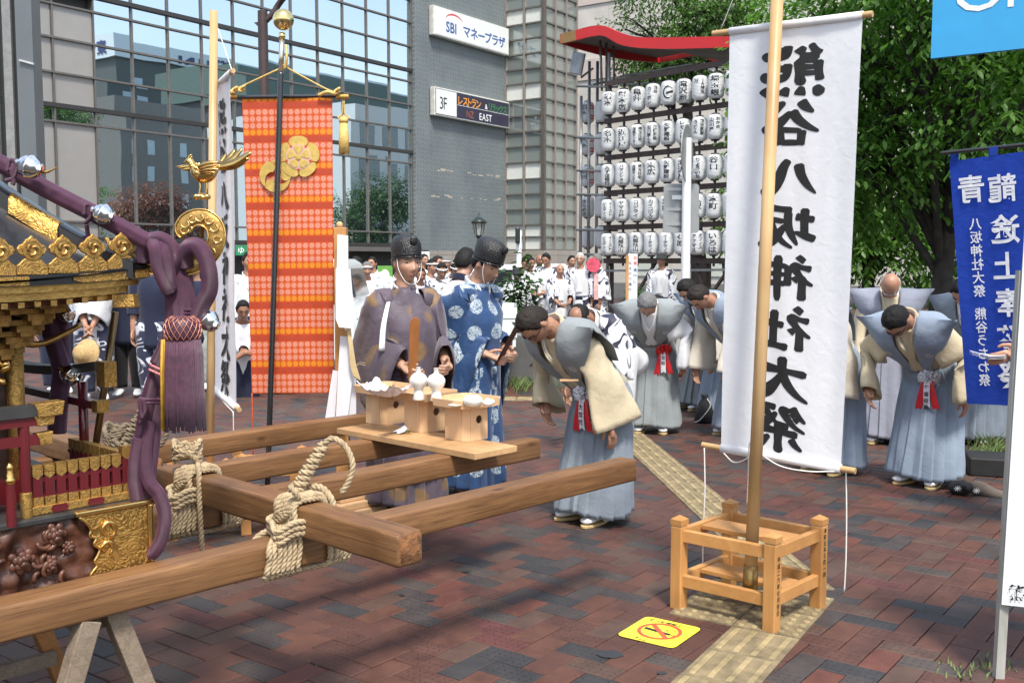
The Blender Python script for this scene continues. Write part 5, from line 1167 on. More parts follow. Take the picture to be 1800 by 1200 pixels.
for px, dxx in ((406, -12), (601, 12)): mb = MB(); a, b = aty(px-10, 171, YO), aty(px+12, 170, YO); mb.tube([a, b], .017, 14); mb.build('gold_cap', M_relf, ob, smooth=True, auto=R(50))
pb3, pt3 = onz(468.5, 905), aty(496, 56, YO-.06); YP = YO-.06
mb = MB(); pl_ = aty(471, 760, YP); d3 = (pt3-pb3); n3 = 150; zz = [(.0165+.0022*((k % 2)), k/n3) for k in range(n3+1)]
mb.tube([pb3+d3*(t*.917) for r, t in zz], [r for r, t in zz], 14); mb.build('pole', M_lac, ob, smooth=True)
mb = MB(); mb.tube([pb3+d3*.915, pb3+d3*.99], .0165, 14); mb.build('silver_ferrule', mat('pale_steel', (.6, .57, .5), .25, 1), ob, smooth=True)
mb = MB(); mb.ball(aty(498, 35, YP), .066, 28, 18); mb.tube([pb3+d3*.985, pb3+d3*.997], .02, 14); mb.build('gold_ball', mat('mirror_gold', (.86, .66, .3), .1, 1., var=.02), ob, smooth=True)
# crests: a six lobed flower over a three comma roundel
def disc_fn(cx, cy, s):
 c = aty(cx, cy, YO-.014); return lambda x, y, o=0.: c+Vector((x*s, -o, y*s))
def flat(mb, pts, fn, o, th=.006):
 n = len(pts); A = [fn(x, y, o) for x, y in pts]; B = [fn(x, y, o-th) for x, y in pts]; mb.add(A+B, [tuple(range(n))]+[(i, (i+1) % n, n+(i+1) % n, n+i) for i in range(n)])
M_gf = mat('gold_thread', (.66, .47, .13), .42, .55, var=.12, vs=40, bump=.3, bs=300); M_br = mat('brocade_red', (.5, .06, .03), .6)
fn = disc_fn(525, 276, 37*YO/F); cre = None
for k in range(5):
 a = math.pi/2+2*math.pi*k/5; mb = MB(); P = []
 for u in range(15):
  t = -1+2*u/14; rad = .98*(1-.16*abs(t)**4); P.append((rad*math.cos(a+t*.60), rad*math.sin(a+t*.60)))
 P += [(.52*math.cos(a-t*.60), .52*math.sin(a-t*.60)) for t in [-1+2*u/8 for u in range(9)]]
 flat(mb, P, fn, .002+.0012*(k % 2)); o = mb.build('crest_petal', M_gf, ob)
 mb = MB(); P = []
 for u in range(13): t = -1+2*u/12; rad = .56*(1-.22*abs(t)**3-.12*(1-abs(t))**3); P.append((rad*math.cos(a+t*.52), rad*math.sin(a+t*.52)))
 P += [(.1*math.cos(a), .1*math.sin(a))]; flat(mb, P, fn, .009); mb.build('crest_petal', M_gf, ob)
 mb = MB(); P = [(.5*math.cos(a+.628), .5*math.sin(a+.628)), (.6*math.cos(a+.628-.12), .6*math.sin(a+.628-.12)), (.66*math.cos(a+.628), .66*math.sin(a+.628)), (.6*math.cos(a+.628+.12), .6*math.sin(a+.628+.12))]; flat(mb, P, fn, .0075); mb.build('crest_sepal', M_br, ob)
mb = MB(); flat(mb, [(.59*math.cos(k*.2618), .59*math.sin(k*.2618)) for k in range(24)], fn, .006); mb.build('crest_ground', mat('crest_pale', (.6, .38, .3), .6), ob); mb = MB(); flat(mb, [(.13*math.cos(k*.5236), .13*math.sin(k*.5236)) for k in range(12)], fn, .0125); mb.build('crest_heart', M_gf, ob)
fn2 = disc_fn(484, 309, 30*YO/F)
for k in range(3):
 a = 2*math.pi*k/3+2.2; mb = MB(); C_ = [(.60*math.cos(a+u*1.75)*(1+.42*u), .60*math.sin(a+u*1.75)*(1+.42*u), .36*(1-u)**.8+.02) for u in [x/12 for x in range(13)]]; A = []; B = []
 for i, (x, y, w) in enumerate(C_):
  q = Vector((x, y)).normalized(); A.append((x+q.x*w*.9, y+q.y*w*.9)); B.append((x-q.x*w*.9, y-q.y*w*.9))
 hx, hy, hw = C_[0]; bk = [(hx+hw*math.cos(a-math.pi/2+t)*.9, hy+hw*math.sin(a-math.pi/2+t)*.9) for t in (.9, .45, 0, -.45, -.9)]
 flat(mb, A+B[::-1]+bk[::-1], fn2, -.004+.0012*k); mb.build('crest_comma', M_gf, ob)
string([aty(502, 95, YP), aty(504, 115, YP-.02), aty(502, 118, YP), aty(580, 160, YO), aty(592, 158, YO-.01), aty(590, 166, YO)], ob, .006, 'gold_cord', M_gcord); string([aty(490, 122, YP+.02), aty(430, 150, YO), aty(415, 158, YO), aty(405, 170, YO)], ob, .006, 'gold_cord', M_gcord); string([aty(503, 80, YP), aty(504, 100, YP-.03), aty(500, 122, YP-.02)], ob, .009, 'gold_cord', M_gcord)
for a in ((412, 158), (425, 156), (592, 160)): mb = MB(); P = [aty(a[0]+5*math.cos(t*1.3), a[1]+5*math.sin(t), YO-.03+.01*math.sin(t*2)) for t in range(8)]; mb.tube(spline(P, 4), .008, 6); mb.build('cord_knot', M_gcord, ob, smooth=True)
string([aty(590, 166, YO-.03), aty(575, 162, YO-.04), aty(560, 168, YO-.03)], ob, .012, 'gold_cord', M_gcord)
def tassel(cx, y0, y1, w, Y, o):
 s = Y/F; t = aty(cx, y0, Y); h = (y1-y0)*s; mb = MB()
 mb.lathe([(.004, .01), (w*.5*s, 0), (w*.62*s, -.02), (w*.5*s, -.035)], t, 14); r2 = random.Random(cx)
 for k in range(30):
  a = 2*math.pi*k/30; x, y = math.cos(a)*w*.5*s, math.sin(a)*w*.5*s; mb.tube([t+Vector((x*.8, y*.8, -.03)), t+Vector((x*1.05, y*1.05, -h*.6)), t+Vector((x*1.15, y*1.15, -h+r2.uniform(-.01, .005)))], .005, 5)
 return mb.build('tassel', M_gcord, o, smooth=True)
tassel(394, 172, 231, 14, YO-.05, ob); tassel(604, 207, 268, 14, YO, ob)
string([aty(603, 178, YO), aty(601, 200, YO), aty(594, 206, YO-.01), aty(600, 210, YO-.01), aty(604, 203, YO-.01), aty(608, 210, YO-.01), aty(614, 206, YO-.01), aty(606, 200, YO), aty(605, 178, YO)], ob, .004, 'gold_cord', M_gcord); string([aty(408, 160, YO), aty(396, 168, YO-.03), aty(392, 176, YO-.05)], ob, .012, 'gold_cord', M_gcord)
M_rcord = mat('red_cord', (.5, .07, .03), .7); string([g3(0, 1), aty(444, 735, YO), aty(445, 800, YO)], ob, .005, 'red_cord', M_rcord); string([g3(1, 1), aty(584, 725, YO), aty(574, 790, YO+.05), aty(566, 800, YO+.1)], ob, .005, 'red_cord', M_rcord)
stand('wooden banner stand behind the beams, holding the black pole', sq(pb3, .29, .1), .4)
# ================================================================== PAPER STREAMERS ON A POST
gp = thing('streamer_post', 'wooden post with folded white paper streamers and hemp beside the orange banner', 'offering post', tuple(onz(610, 898)))
gb0 = onz(610, 900); M_paper = mat('white_paper', (.78, .79, .83), .8, var=.02, trans=.25)
for k, (w, h, z) in enumerate(((.42, .045, .0), (.34, .045, .045), (.24, .04, .09))): mb = MB(); mb.box(gb0+Vector((0, 0, z+h/2)), (w, w*.8, h-.001), RZ); mb.build('base_step', M_hinoki, gp, bevel=.006)
mb = MB(); mb.bar(gb0+Vector((-.02, 0, .13)), aty(599, 400, gb0.y), .078, .078, up=(0, 1, 0)); mb.build('post', M_pine, gp, bevel=.004)
mb = MB(); mb.lathe([(.012, 0), (.02, .01), (.02, .03), (.01, .04)], aty(597, 401, gb0.y-.02), 10); mb.build('knob', M_pole, gp, smooth=True)
YG = gb0.y-.07
for zig in ([(593, 412, 612), (592, 470, 612), (590, 475, 616), (590, 560, 624), (596, 575, 618)], [(603, 470, 616), (606, 540, 622), (604, 545, 626), (606, 580, 616)], [(598, 590, 612), (594, 660, 620), (590, 740, 610)], [(610, 610, 622), (604, 690, 620)], [(606, 650, 626), (604, 742, 626)], [(585, 650, 594), (570, 745, 588)]):
 mb = MB(); q = rnd.uniform(-.03, .03); mb.rings([[aty(a, y, YG-.02*k+q), aty(b, y+2, YG-.02*k+q-.01)] for k, (a, y, b) in enumerate(zig)], close=False); mb.build('paper_streamer', M_paper, gp)
for k in range(14): string([aty(608+k*.4, 560, YG-.06), aty(613+k*.6, 600+k, YG-.07), aty(616+k*.7, 640, YG-.08), aty(622+k*.9, 662+k*.6, YG-.08)], gp, .0035, 'hemp_strand', mat('raw_hemp', (.5, .38, .2), .8))
for k in range(2): string([aty(624, 645, YG-.08), aty(632, 640-3*k, YG-.09), aty(642, 642-4*k, YG-.1)], gp, .0015, 'hemp_strand', mat('raw_hemp', (.5, .38, .2), .8))
# ================================================================== OFFERING BOARD
ZT = .667
bo = MB(); P = [sh(m, n, z) for z in (ZT, ZT+.031) for n in (3.40, 4.47) for m in (3.315, 3.605)]
bo.add(P, [(0, 2, 3, 1), (4, 5, 7, 6), (0, 1, 5, 4), (2, 6, 7, 3), (0, 4, 6, 2), (1, 3, 7, 5)])
M_bd = wood('raw_plank', (.42, .24, .11), (.62, .4, .2), stretch=(6, 6, 9), knots=.25, rough=.6)
bc = sh(3.46, 3.93, ZT); boo = bo.build('offering_board', M_bd, None, bevel=.003)
tag(boo, 'plain wooden board laid across the carrying beams under the offerings', 'board')
ZS = ZT+.0325
def sanbo(c, label):
 o = thing('offering_stand', label, 'offering stand', tuple(c), RZ, 'cypress offering stands')
 def octo(h, ch): return [(h-ch, -h), (h, -h+ch), (h, h-ch), (h-ch, h), (-h+ch, h), (-h, h-ch), (-h, -h+ch), (-h+ch, -h)]
 def P(x, y, z): return c+D_*x+N_*y+Vector((0, 0, z))
 hb, ch, H = .089, .03, .172; oc = octo(hb, ch)
 mb = MB()
 hole = 22; hr = .021; hz = .105
 for i in range(8):                                   # pedestal walls; three of the wide ones are pierced
  a, b = oc[i], oc[(i+1) % 8]; wide = abs(a[0]-b[0])+abs(a[1]-b[1]) > .1
  A, B = Vector((*a, 0)), Vector((*b, 0)); L_ = (B-A).length
  pierced = wide and i in (3, 5, 7)                   # towards +n, -m, -n
  if i == 5: pierced = False
  if not pierced: mb.add([P(a[0], a[1], 0), P(b[0], b[1], 0), P(b[0], b[1], H), P(a[0], a[1], H)], [(0, 1, 2, 3)])
  else:
   n_h = 16; ring = [(L_/2+hr*math.cos(2*math.pi*k/n_h+.3927), hz+hr*math.sin(2*math.pi*k/n_h+.3927)) for k in range(n_h)]
   def sqp(k):
    t = 2*math.pi*k/n_h+.3927; x, y = math.cos(t), math.sin(t); s = 1/max(abs(x), abs(y)); x, y = x*s, y*s
    return (L_/2+x*L_/2, (hz+y*(H-hz)) if y > 0 else hz+y*hz)
   sq_ = [sqp(k) for k in range(n_h)]
   cor = {}
   w3 = lambda s, z: P(*(A+(B-A)*(s/L_)).xy, z)
   vs = [w3(*p) for p in ring]+[w3(*p) for p in sq_]; fs = []
   for k in range(n_h): fs.append((k, (k+1) % n_h, n_h+(k+1) % n_h, n_h+k))
   mb.add(vs, fs)
   for cx2, cz2 in ((0, 0), (L_, 0), (L_, H), (0, H)):
    near_ = sorted(range(n_h), key=lambda k: (sq_[k][0]-cx2)**2+(sq_[k][1]-cz2)**2)[:2]; mb.add([w3(cx2, cz2), w3(*sq_[near_[0]]), w3(*sq_[near_[1]])], [(0, 1, 2)])
 mb.build('pedestal', M_hinoki, o, solid=.006)
 ht, ct = .136, .036; ot = octo(ht, ct); mb = MB(); mb.prism([P(x, y, H) for x, y in ot], (0, 0, .012)); mb.build('tray_floor', M_hinoki, o)
 mb = MB(); mb.rings([[P(x*s, y*s, z) for x, y in ot] for s, z in ((1.0, H-.002), (1.035, H+.037), (.985, H+.037), (.955, H+.0121))], cap=(False, False)); mb.build('tray_rim', M_hinoki, o)
 for x in (-.05, .05):
  for z in (.05, .09, .13): pass
 mb = MB()
 for z in (.03, .075, .12): mb.ball(P(-hb-.002, .045, z), .0022, 6, 4)
 mb.build('peg', mat('dark_peg', (.2, .1, .05), .6), o)
 return o
ctr = []
for px, py in ((678, 741), (747, 754), (820, 769)):
 ctr.append(onz(px, py, ZS));
lab = ['left cypress offering stand with crumpled white foil', 'middle cypress offering stand with two white bottles', 'right cypress offering stand with a round white jar']
for c, l in zip(ctr, lab): sanbo(c, l)
M_porc = mat('white_porcelain', (.78, .77, .73), .12, var=.02, spec=.6, coat=.4)
zt0 = .172+.0125
for k, (px, py, lab) in enumerate(((736, 702, 'left white porcelain sake bottle on the middle stand'), (767, 704, 'right white porcelain sake bottle on the middle stand'))):
 p = onz(px, py, ZS+zt0); mb = MB(); mb.lathe([(.030, 0), (.0315, .004), (.026, .03), (.0235, .048), (.026, .058), (.041, .077), (.0475, .098), (.046, .112), (.034, .13), (.018, .139), (.0125, .143), (.0118, .165), (.0145, .168), (.011, .168), (.009, .15)], p, 28, cap=(True, True)); o = mb.build('sake_bottle', M_porc, None, smooth=True, auto=R(50)); tag(o, lab, 'bottle', 'white sake bottles')
p = onz(831, 714, ZS+zt0); mb = MB(); mb.lathe([(.026, 0), (.04, .008), (.049, .026), (.048, .04), (.04, .05), (.0385, .053), (.032, .053), (.034, .045), (.01, .04)], p, 28); tag(mb.build('water_jar', M_porc, None, smooth=True, auto=R(60)), 'round white porcelain jar on the right stand', 'jar')
p = onz(800, 714, ZS+zt0); mb = MB(); mb.lathe([(.02, 0), (.035, .007), (.036, .010), (.03, .009), (.002, .006)], p, 24); tag(mb.build('rice_dish', M_porc, None, smooth=True), 'small flat white dish on the right stand', 'dish')
p = onz(857, 713, ZS+zt0); mb = MB(); mb.lathe([(.018, 0), (.028, .012), (.026, .022), (.014, .03), (.008, .036), (.004, .04)], p, 20); mb.ball(p+Vector((.02, 0, .02)), (.018, .016, .013), 12, 8); tag(mb.build('lidded_cup', M_porc, None, smooth=True), 'small white lidded cup at the edge of the right stand', 'cup')
p = onz(676, 698, ZS+zt0); fo = thing('foil_parcel', 'crumpled pale foil sheet holding food on the left stand', 'food parcel', tuple(p)); mb = MB(); rows = []
for j in range(15):
 rows.append([])
 for i in range(27):
  u, v = -1+2*i/26, -1+2*j/14; h = .05*abs(u)**2.2+.035*abs(v)**2+.016*noise.noise(Vector((u*4, v*4, 2)))+.010*noise.noise(Vector((u*9, v*9, 1))); rows[-1].append(p+N_*(-u*.16)+D_*(v*.075)+Vector((0, 0, .006+max(0, h))))
mb.rings(rows, close=False); mb.build('foil_sheet', mat('pale_foil', (.74, .7, .74), .32, .25, var=.05, bump=.5, bs=90), fo, smooth=False)
for q in range(4): mb = MB(); mb.ball(p+N_*(-.05+.035*q)+Vector((0, 0, .035)), (.03, .022, .022), 10, 7); mb.build('rice_cake', mat('rice_cake', (.78, .74, .62), .6), fo, smooth=True)
tw = thing('evergreen_sprig', 'small green sprig wrapped in white paper lying on the board', 'sprig', tuple(onz(706, 762, ZS)))
for k in range(5): q = onz(665+3*k, 764+2*(k % 3), ZS+.002); mb = MB(); mb.tube([q, onz(708, 756, ZS+.01)], .0016, 5); mb.build('twig', mat('dark_twig', (.06, .04, .03), .8), tw)
mb = MB(); mb.rings([[onz(690, 759, ZS+.004), onz(700, 762, ZS+.004)], [onz(704, 752, ZS+.016), onz(711, 758, ZS+.014)], [onz(711, 747, ZS+.03), onz(716, 753, ZS+.02)]], close=False); mb.build('paper_wrap', M_paper, tw, solid=.002)
M_leafd = mat('dark_leaf', (.025, .06, .02), .4, var=.3, vs=60)
for k in range(9): q = onz(712+rnd.uniform(-4, 8), 757+rnd.uniform(-4, 5), ZS+.004); mb = MB(); a = rnd.uniform(0, 6); d = Vector((math.cos(a), math.sin(a), .5))*.02; s = Vector((-math.sin(a), math.cos(a), 0))*.008; mb.add([q, q+d*.5+s, q+d, q+d*.5-s], [(0, 1, 2, 3)]); mb.build('leaf', M_leafd, tw)
# teal cloth hung on a folding stool behind the stands
te = thing('teal_cloth_stool', 'black legged stool with a bright teal cloth hanging behind the offerings', 'stool', tuple(onz(858, 800)))
YT = onz(858, 800).y-.25
M_teal = cloth('teal_cloth', (.05, .48, .52), .05, 400)
mb = MB(); rs = []
for k in range(12): x = 836+32*k/11; rs.append([aty(x, 700, YT+.02*math.sin(k*1.3)), aty(x+.5, 740, YT+.03*math.sin(k*1.3)), aty(x+1.5, 778+2*math.sin(k), YT+.02*math.sin(k*1.7))])
mb.rings(rs, close=False); mb.build('cloth', M_teal, te, smooth=True, solid=.003)
for px, dy in ((840, .3), (873, .25), (876, .0), (842, .0)): mb = MB(); a = aty(px, 712, YT+.05+dy); mb.tube([a, Vector((a.x, a.y, 0))], .009, 8); mb.build('leg', M_lac, te)
a = aty(840, 708, YT+.04); b = aty(876, 708, YT+.35); mb = MB(); mb.box(((a.x+b.x)/2, (a.y+b.y)/2, a.z+.012), (abs(b.x-a.x), .33, .03)); mb.build('seat', mat('white_seat', (.7, .7, .7), .6), te, bevel=.006)
# ================================================================== NO SMOKING STICKER
sc_ = [onz(1086, 1116), onz(1182, 1143), onz(1236, 1104), onz(1134, 1085)]
stk = thing('pavement_sticker', 'yellow no smoking sticker stuck on the brick paving', 'sticker', tuple(sum(sc_, Vector())/4))
ctr_ = sum(sc_, Vector())/4; ex_ = ((sc_[1]-sc_[0])+(sc_[2]-sc_[3]))/2; ey_ = ((sc_[3]-sc_[0])+(sc_[2]-sc_[1]))/2; w_, h_ = ex_.length, ey_.length; ex_.normalize(); ey_ = Vector((-ex_.y, ex_.x, 0)); h_ = max(h_, .25)
def stf(x, y, z=0.): return ctr_+ex_*x+ey_*y+Vector((0, 0, .0045+z))
mb = MB(); r = .03; P = []
for cx, cy, a0 in ((w_/2-r, h_/2-r, 0), (-w_/2+r, h_/2-r, 90), (-w_/2+r, -h_/2+r, 180), (w_/2-r, -h_/2+r, 270)):
 for k in range(6): t = R(a0+18*k); P.append(stf(cx+r*math.cos(t), cy+r*math.sin(t)))
mb.prism(P, (0, 0, .0012)); mb.build('sticker_sheet', mat('yellow_vinyl', (.78, .66, .05), .5, var=.08, vs=20), stk)
def ringpoly(mb, r0, r1, z, yo=0., n=40):
 for k in range(n):
  a, b = 2*math.pi*k/n, 2*math.pi*(k+1)/n; mb.add([stf(r0*math.cos(a), yo+r0*math.sin(a), z), stf(r1*math.cos(a), yo+r1*math.sin(a), z), stf(r1*math.cos(b), yo+r1*math.sin(b), z), stf(r0*math.cos(b), yo+r0*math.sin(b), z)], [(0, 1, 2, 3)])
hs = h_*.32
mb = MB(); mb.add([stf(x, y, .0018) for x, y in ((-hs*.8, hs*.18), (hs*.62, -hs*.02), (hs*.62, -hs*.24), (-hs*.8, -hs*.08))], [(0, 3, 2, 1)])
for q in (.68, .78): mb.add([stf(hs*q, y, .0018) for y in (-.03*hs, -.25*hs)]+[stf(hs*(q+.05), y, .0018) for y in (-.25*hs, -.03*hs)], [(0, 1, 2, 3)])
for k in range(10): a, b = .6*k, .6*(k+1); rr0, rr1 = hs*.2, hs*.25; mb.add([stf(hs*.45+rr0*math.cos(a), hs*.3+rr0*.7*math.sin(a), .0018), stf(hs*.45+rr1*math.cos(a), hs*.3+rr1*.7*math.sin(a), .0018), stf(hs*.45+rr1*math.cos(b), hs*.3+rr1*.7*math.sin(b), .0018), stf(hs*.45+rr0*math.cos(b), hs*.3+rr0*.7*math.sin(b), .0018)], [(0, 1, 2, 3)])
mb.build('cigarette_symbol', M_ink, stk)
mb = MB(); ringpoly(mb, hs*.88, hs*1.06, .0026); d = hs*.66; mb.add([stf(-d-.008, d-.008, .0024), stf(-d+.008, d+.008, .0024), stf(d+.008, -d+.008, .0024), stf(d-.008, -d-.008, .0024)], [(0, 3, 2, 1)]); mb.build('prohibition_ring', mat('red_vinyl', (.68, .09, .04), .5), stk)
mb = MB(); ts_ = w_*.098; put_text(mb, '路上喫煙禁止', lambda x, y: stf(-w_*.37+x, h_*.345+y, .0018), ts_, .02, pitch=ts_*.25); put_text(mb, '熊 谷 市', lambda x, y: stf(-w_*.2+x, -h_*.44+y, .0018), w_*.06, .01, pitch=.016); mb.build('lettering', M_ink, stk)
# stains on the paving
for px, py, s in ((1072, 1150, .055), (1163, 1183, .02), (757, 1056, .018), (820, 1005, .02), (706, 1046, .014), (1250, 1156, .016)):
 c = onz(px, py); mb = MB(); mb.prism([c+Vector((math.cos(k*.42)*s*(1+.35*noise.noise(Vector((k*1.3, px, 0)))), math.sin(k*.42)*s*.75*(1+.35*noise.noise(Vector((k*1.1, py, 2)))), .0032)) for k in range(15)], (0, 0, .001)); o = mb.build('gum_stain', mat('dark_stain', (.03, .033, .04), .5), pv)
# ================================================================== RIGHT HAND SIGNS
BN_ = aty(1800, 600, 5.6)
bb = thing('blue_banner', 'bright blue banner with white lettering seen from behind', 'banner', tuple(onz(1790, 860)))
tl5, tr5, bl5, br5 = aty(1669, 284, 6.3), aty(1832, 262, 5.9), aty(1700, 709, 6.32), aty(1843, 716, 5.92)
g5 = strip_pts(tl5, tr5, bl5, br5, 1, 1, .005, 3.3, .008); M_bb = cloth('royal_blue_cloth', (.015, .06, .42), .05, 500, trans=.25)
bbc = cloth_sheet(g5, 24, 50).build('banner_cloth', M_bb, bb, smooth=True); off5 = (tr5-tl5).cross(bl5-tl5).normalized(); off5 = -off5 if off5.dot(EYE-tl5) < 0 else off5
w5, h5 = (tr5-tl5).length, (bl5-tl5).length
def f5(u0, v0): return lambda x, y: g5(u0-x/w5, v0-y/h5)+off5*.009
M_wc = cloth('white_print', (.82, .82, .85), .02, 500)
mb = MB(); put_text(mb, '青', f5(.23, .065), h5*.115, .02, True); put_text(mb, '龍', f5(.57, .075), h5*.115, .018, True); put_text(mb, '途上奉幣祭', f5(.58, .235), h5*.118, .022, True, h5*.146); put_text(mb, '八坂神社大祭', f5(.25, .235), h5*.052, .014, True, h5*.0545); put_text(mb, '熊谷うちわ祭', f5(.25, .60), h5*.052, .014, True, h5*.0545)
mb.build('lettering', M_wc, bbc)
for u in (.02, .45, .88):
 mb = MB(); a = g5(u, 0); dx_ = (tr5-tl5).normalized(); mb.add([a, a+dx_*.045, a+dx_*.045+Vector((0, 0, .05)), a+Vector((0, 0, .05))], [(0, 1, 2, 3)]); a += Vector((0, .012, -.03)); mb.add([a, a+dx_*.045, a+dx_*.045+Vector((0, 0, .08)), a+Vector((0, 0, .08))], [(0, 1, 2, 3)]); mb.build('hanging_loop', M_bb, bbc, solid=.003)
a = g5(0, 0)+Vector((-.05, 0, .05)); b = g5(1, 0)+Vector((.15, 0, .05)); mb = MB(); mb.tube([a, b], .012, 8); mb.build('top_rod', mat('black_rod', (.015, .015, .015), .4), bb); p_ = b-(b-a)*.12; mb = MB(); mb.tube([Vector((p_.x, p_.y, 0)), p_+Vector((0, 0, .1))], .016, 10); mb.build('pole', mat('black_rod', (.015, .015, .015), .4), bb)
# white notice board on legs at the very edge
wbn = thing('notice_board', 'tall white board on grey wooden legs at the right edge of the picture', 'sign', tuple(onz(1776, 1195)))
YB = onz(1776, 1195).y; x0 = aty(1781, 800, YB).x;
mb = MB(); z0, z1 = aty(1778, 1062, YB).z, aty(1790, 380, YB).z; bd = Vector((.93, -.36, 0)); p0 = Vector((x0, YB, 0))
mb.prism([p0+Vector((-.022, 0, z0)), p0+bd*.75+Vector((-.022, 0, z0)), p0+bd*.75+Vector((.012, 0, z1)), p0+Vector((.012, 0, z1))], (.01, .025, 0)); mb.build('board', mat('white_board', (.76, .78, .78), .4, var=.02), wbn)
mb = MB(); put_text(mb, '熊谷', plane_fn(p0+bd*.018+Vector((-.024, -.006, z0+.03)), bd, (0, 0, 1)), .062, .03); mb.build('lettering', M_ink, wbn)
M_lg = wood('grey_painted_wood', (.3, .31, .29), (.46, .47, .44), stretch=(20, 20, 2), knots=.1)
for k in (.0, .68): a = p0+bd*(k+.01)+Vector((-.02, .03, 0)); mb = MB(); mb.bar(a, a+Vector((.03, 0, z1-.2)), .034, .03, up=(0, 1, 0)); mb.build('leg', M_lg, wbn)
# big sky blue sign high on the right
bs_ = thing('blue_sign_board', 'large sky blue sign board with white rounded lettering at the top right', 'sign', tuple(onz(1790, 640)))
YQ = 8.; a = aty(1636, 103, YQ); dS = (aty(1800, 85, YQ-.35)-a); dS.z = 0; dS.normalize(); mb = MB(); P = [a, aty(1800, 85, a.y+dS.y*.7), ]
zb0 = a.z; wdS = 2.2; mb.prism([a, a+dS*wdS+Vector((0, 0, .02)), a+dS*wdS+Vector((0, 0, 1.6)), a+Vector((.01, 0, 1.6))], Vector((-dS.y, dS.x, 0))*.05); mb.build('board', mat('sky_blue_panel', (.035, .32, .62), .35, var=.03), bs_)
f_ = plane_fn(a-Vector((-dS.y, dS.x, 0))*.004, dS, (0, 0, 1)); mb = MB(); put_text(mb, 'On ス', lambda x, y: f_(.16+x, .315+y), .42, .0, sx=1.1); put_text(mb, 'さくら', lambda x, y: f_(.66+x, .13+y), .26, .0); mb.build('lettering', M_wink, bs_)
mb = MB(); q = a+dS*1.6+Vector((0, .1, 0)); mb.tube([Vector((q.x, q.y, 0)), q+Vector((0, 0, 1.5))], .05, 12); mb.build('post', mat('grey_post', (.4, .4, .4), .5), bs_)
# things on the ground at the right
M_bag = mat('black_cotton', (.012, .012, .013), .8, var=.3, vs=20)
p = onz(1688, 868); o = thing('drawstring_pouch', 'small black drawstring pouch with white cord stars on the paving', 'pouch', tuple(p)); mb = MB(); mb.ball(p+Vector((0, 0, .045)), (.085, .07, .05), 16, 10);
for k in range(7): mb.ball(p+Vector((.05*math.cos(k), .05*math.sin(k)-.02, .06+.012*math.sin(k*2))), .026, 8, 6)
mb.build('pouch_body', M_bag, o, smooth=True)
for cx, cy in ((1683, 858), (1716, 862)):
 mb = MB(); c = aty(cx, cy, p.y-.09)
 for k in range(8): t = k*.785; mb.tube([c, c+Vector((.025*math.cos(t), -.004, .02*math.sin(t)))], .0022, 5)
 mb.build('cord_star', M_cord, o)
p = onz(1728, 872); o = thing('folded_umbrella', 'folded grey brown cloth tapering to a point beside the black pouch', 'umbrella', tuple(p)); a, b = onz(1705, 868)+Vector((0, 0, .04)), onz(1762, 874)+Vector((0, 0, .012)); mb = MB(); mb.tube(spline([a, a.lerp(b, .3)+Vector((0, 0, .015)), a.lerp(b, .7), b], 5), [.03+.028*math.sin(min(1, k/5)*1.57)*(1-k/16) for k in range(16)], 12); mb.build('cloth', cloth('grey_brown_cloth', (.13, .105, .085), .15, 200), o, smooth=True)
a, b = onz(1738, 838), onz(1800, 858); o = MB(); o.box(((a.x+b.x)/2+.12, a.y+.12, .07), (.5, .34, .14), -.3); o = o.build('monitor_speaker', mat('black_box', (.014, .014, .014), .6, var=.2), None, bevel=.012); tag(o, 'black flat box on the ground by the white notice board', 'box')
def pouch(px, py, w, h, m, label):
 p = onz(px, py); o = thing('cloth_bag', label, 'bag', tuple(p)); mb = MB(); mb.lathe([(w*.42, 0), (w*.5, .02), (w*.46, h*.35), (w*.3, h*.7), (w*.12, h*.86), (w*.2, h*.95), (w*.16, h)], p, 14); mb.build('bag_body', m, o, smooth=True)
 mb = MB(); mb.tube(spline([p+Vector((w*.1, -.02, h*.86)), p+Vector((w*.2, -.08, h*.6)), p+Vector((-w*.3, -.09, .04)), p+Vector((-w*.55, -.06, .01))], 5), .004, 5); mb.build('drawstring', M_cord, o)
def printed():
 m, nt, p, L = base('black_print_cloth'); tc = nd(nt, 'ShaderNodeTexCoord'); v = nd(nt, 'ShaderNodeTexVoronoi', i_Scale=42., feature='DISTANCE_TO_EDGE'); L(tc.outputs['Object'], v.inputs['Vector']); r = ramp(nt, [(.05, (.35, .35, .36)), (.12, (.015, .015, .018))]); L(v.outputs['Distance'], r.inputs[0]); L(r.outputs[0], p.inputs['Base Color']); p.inputs['Roughness'].default_value = .9; return m
pouch(1536, 775, .26, .24, printed(), 'black patterned drawstring bag on the ground by the bald man'); pouch(1238, 742, .2, .28, M_bag, 'plain black bag on the ground behind the white banner')
# ================================================================== LANTERN RACK
LD = Vector((.656, -.755, 0)).normalized(); LN = Vector((-LD.y*-1, -LD.x, 0)); LN = Vector((LD.y, -LD.x, 0))
LQ = aty(1080, 300, 29.)
def lp(px, py): return onplane(px, py, LQ, LN)
def lt(px): return (lp(px, 300)-LQ).dot(LD)
def lz(t, z, o=0.): p = LQ+LD*t+LN*o; return Vector((p.x, p.y, z))
M_rack = mat('dark_brown_steel', (.055, .035, .03), .6, var=.2); M_pipe = mat('scaffold_pipe', (.26, .27, .27), .4, .6, var=.15)
rk = thing('lantern_rack', 'tall dark scaffold rack for paper lanterns under a red edged canopy', 'lantern rack', tuple(lz(2, 0)))
def rpart(mb, nm, m, **k): return mb.build(nm, m, rk, **k)
zrow = [1.6+(458-y)/1800*29 for y in (188, 251, 312, 372, 430)]
tcol = [lt(px) for px in (1079, 1104, 1130, 1156, 1183, 1210, 1238, 1266)]+[lt(1266)+.53*k for k in (1, 2)]
t0_, t1_ = tcol[0]-.3, tcol[-1]+.35
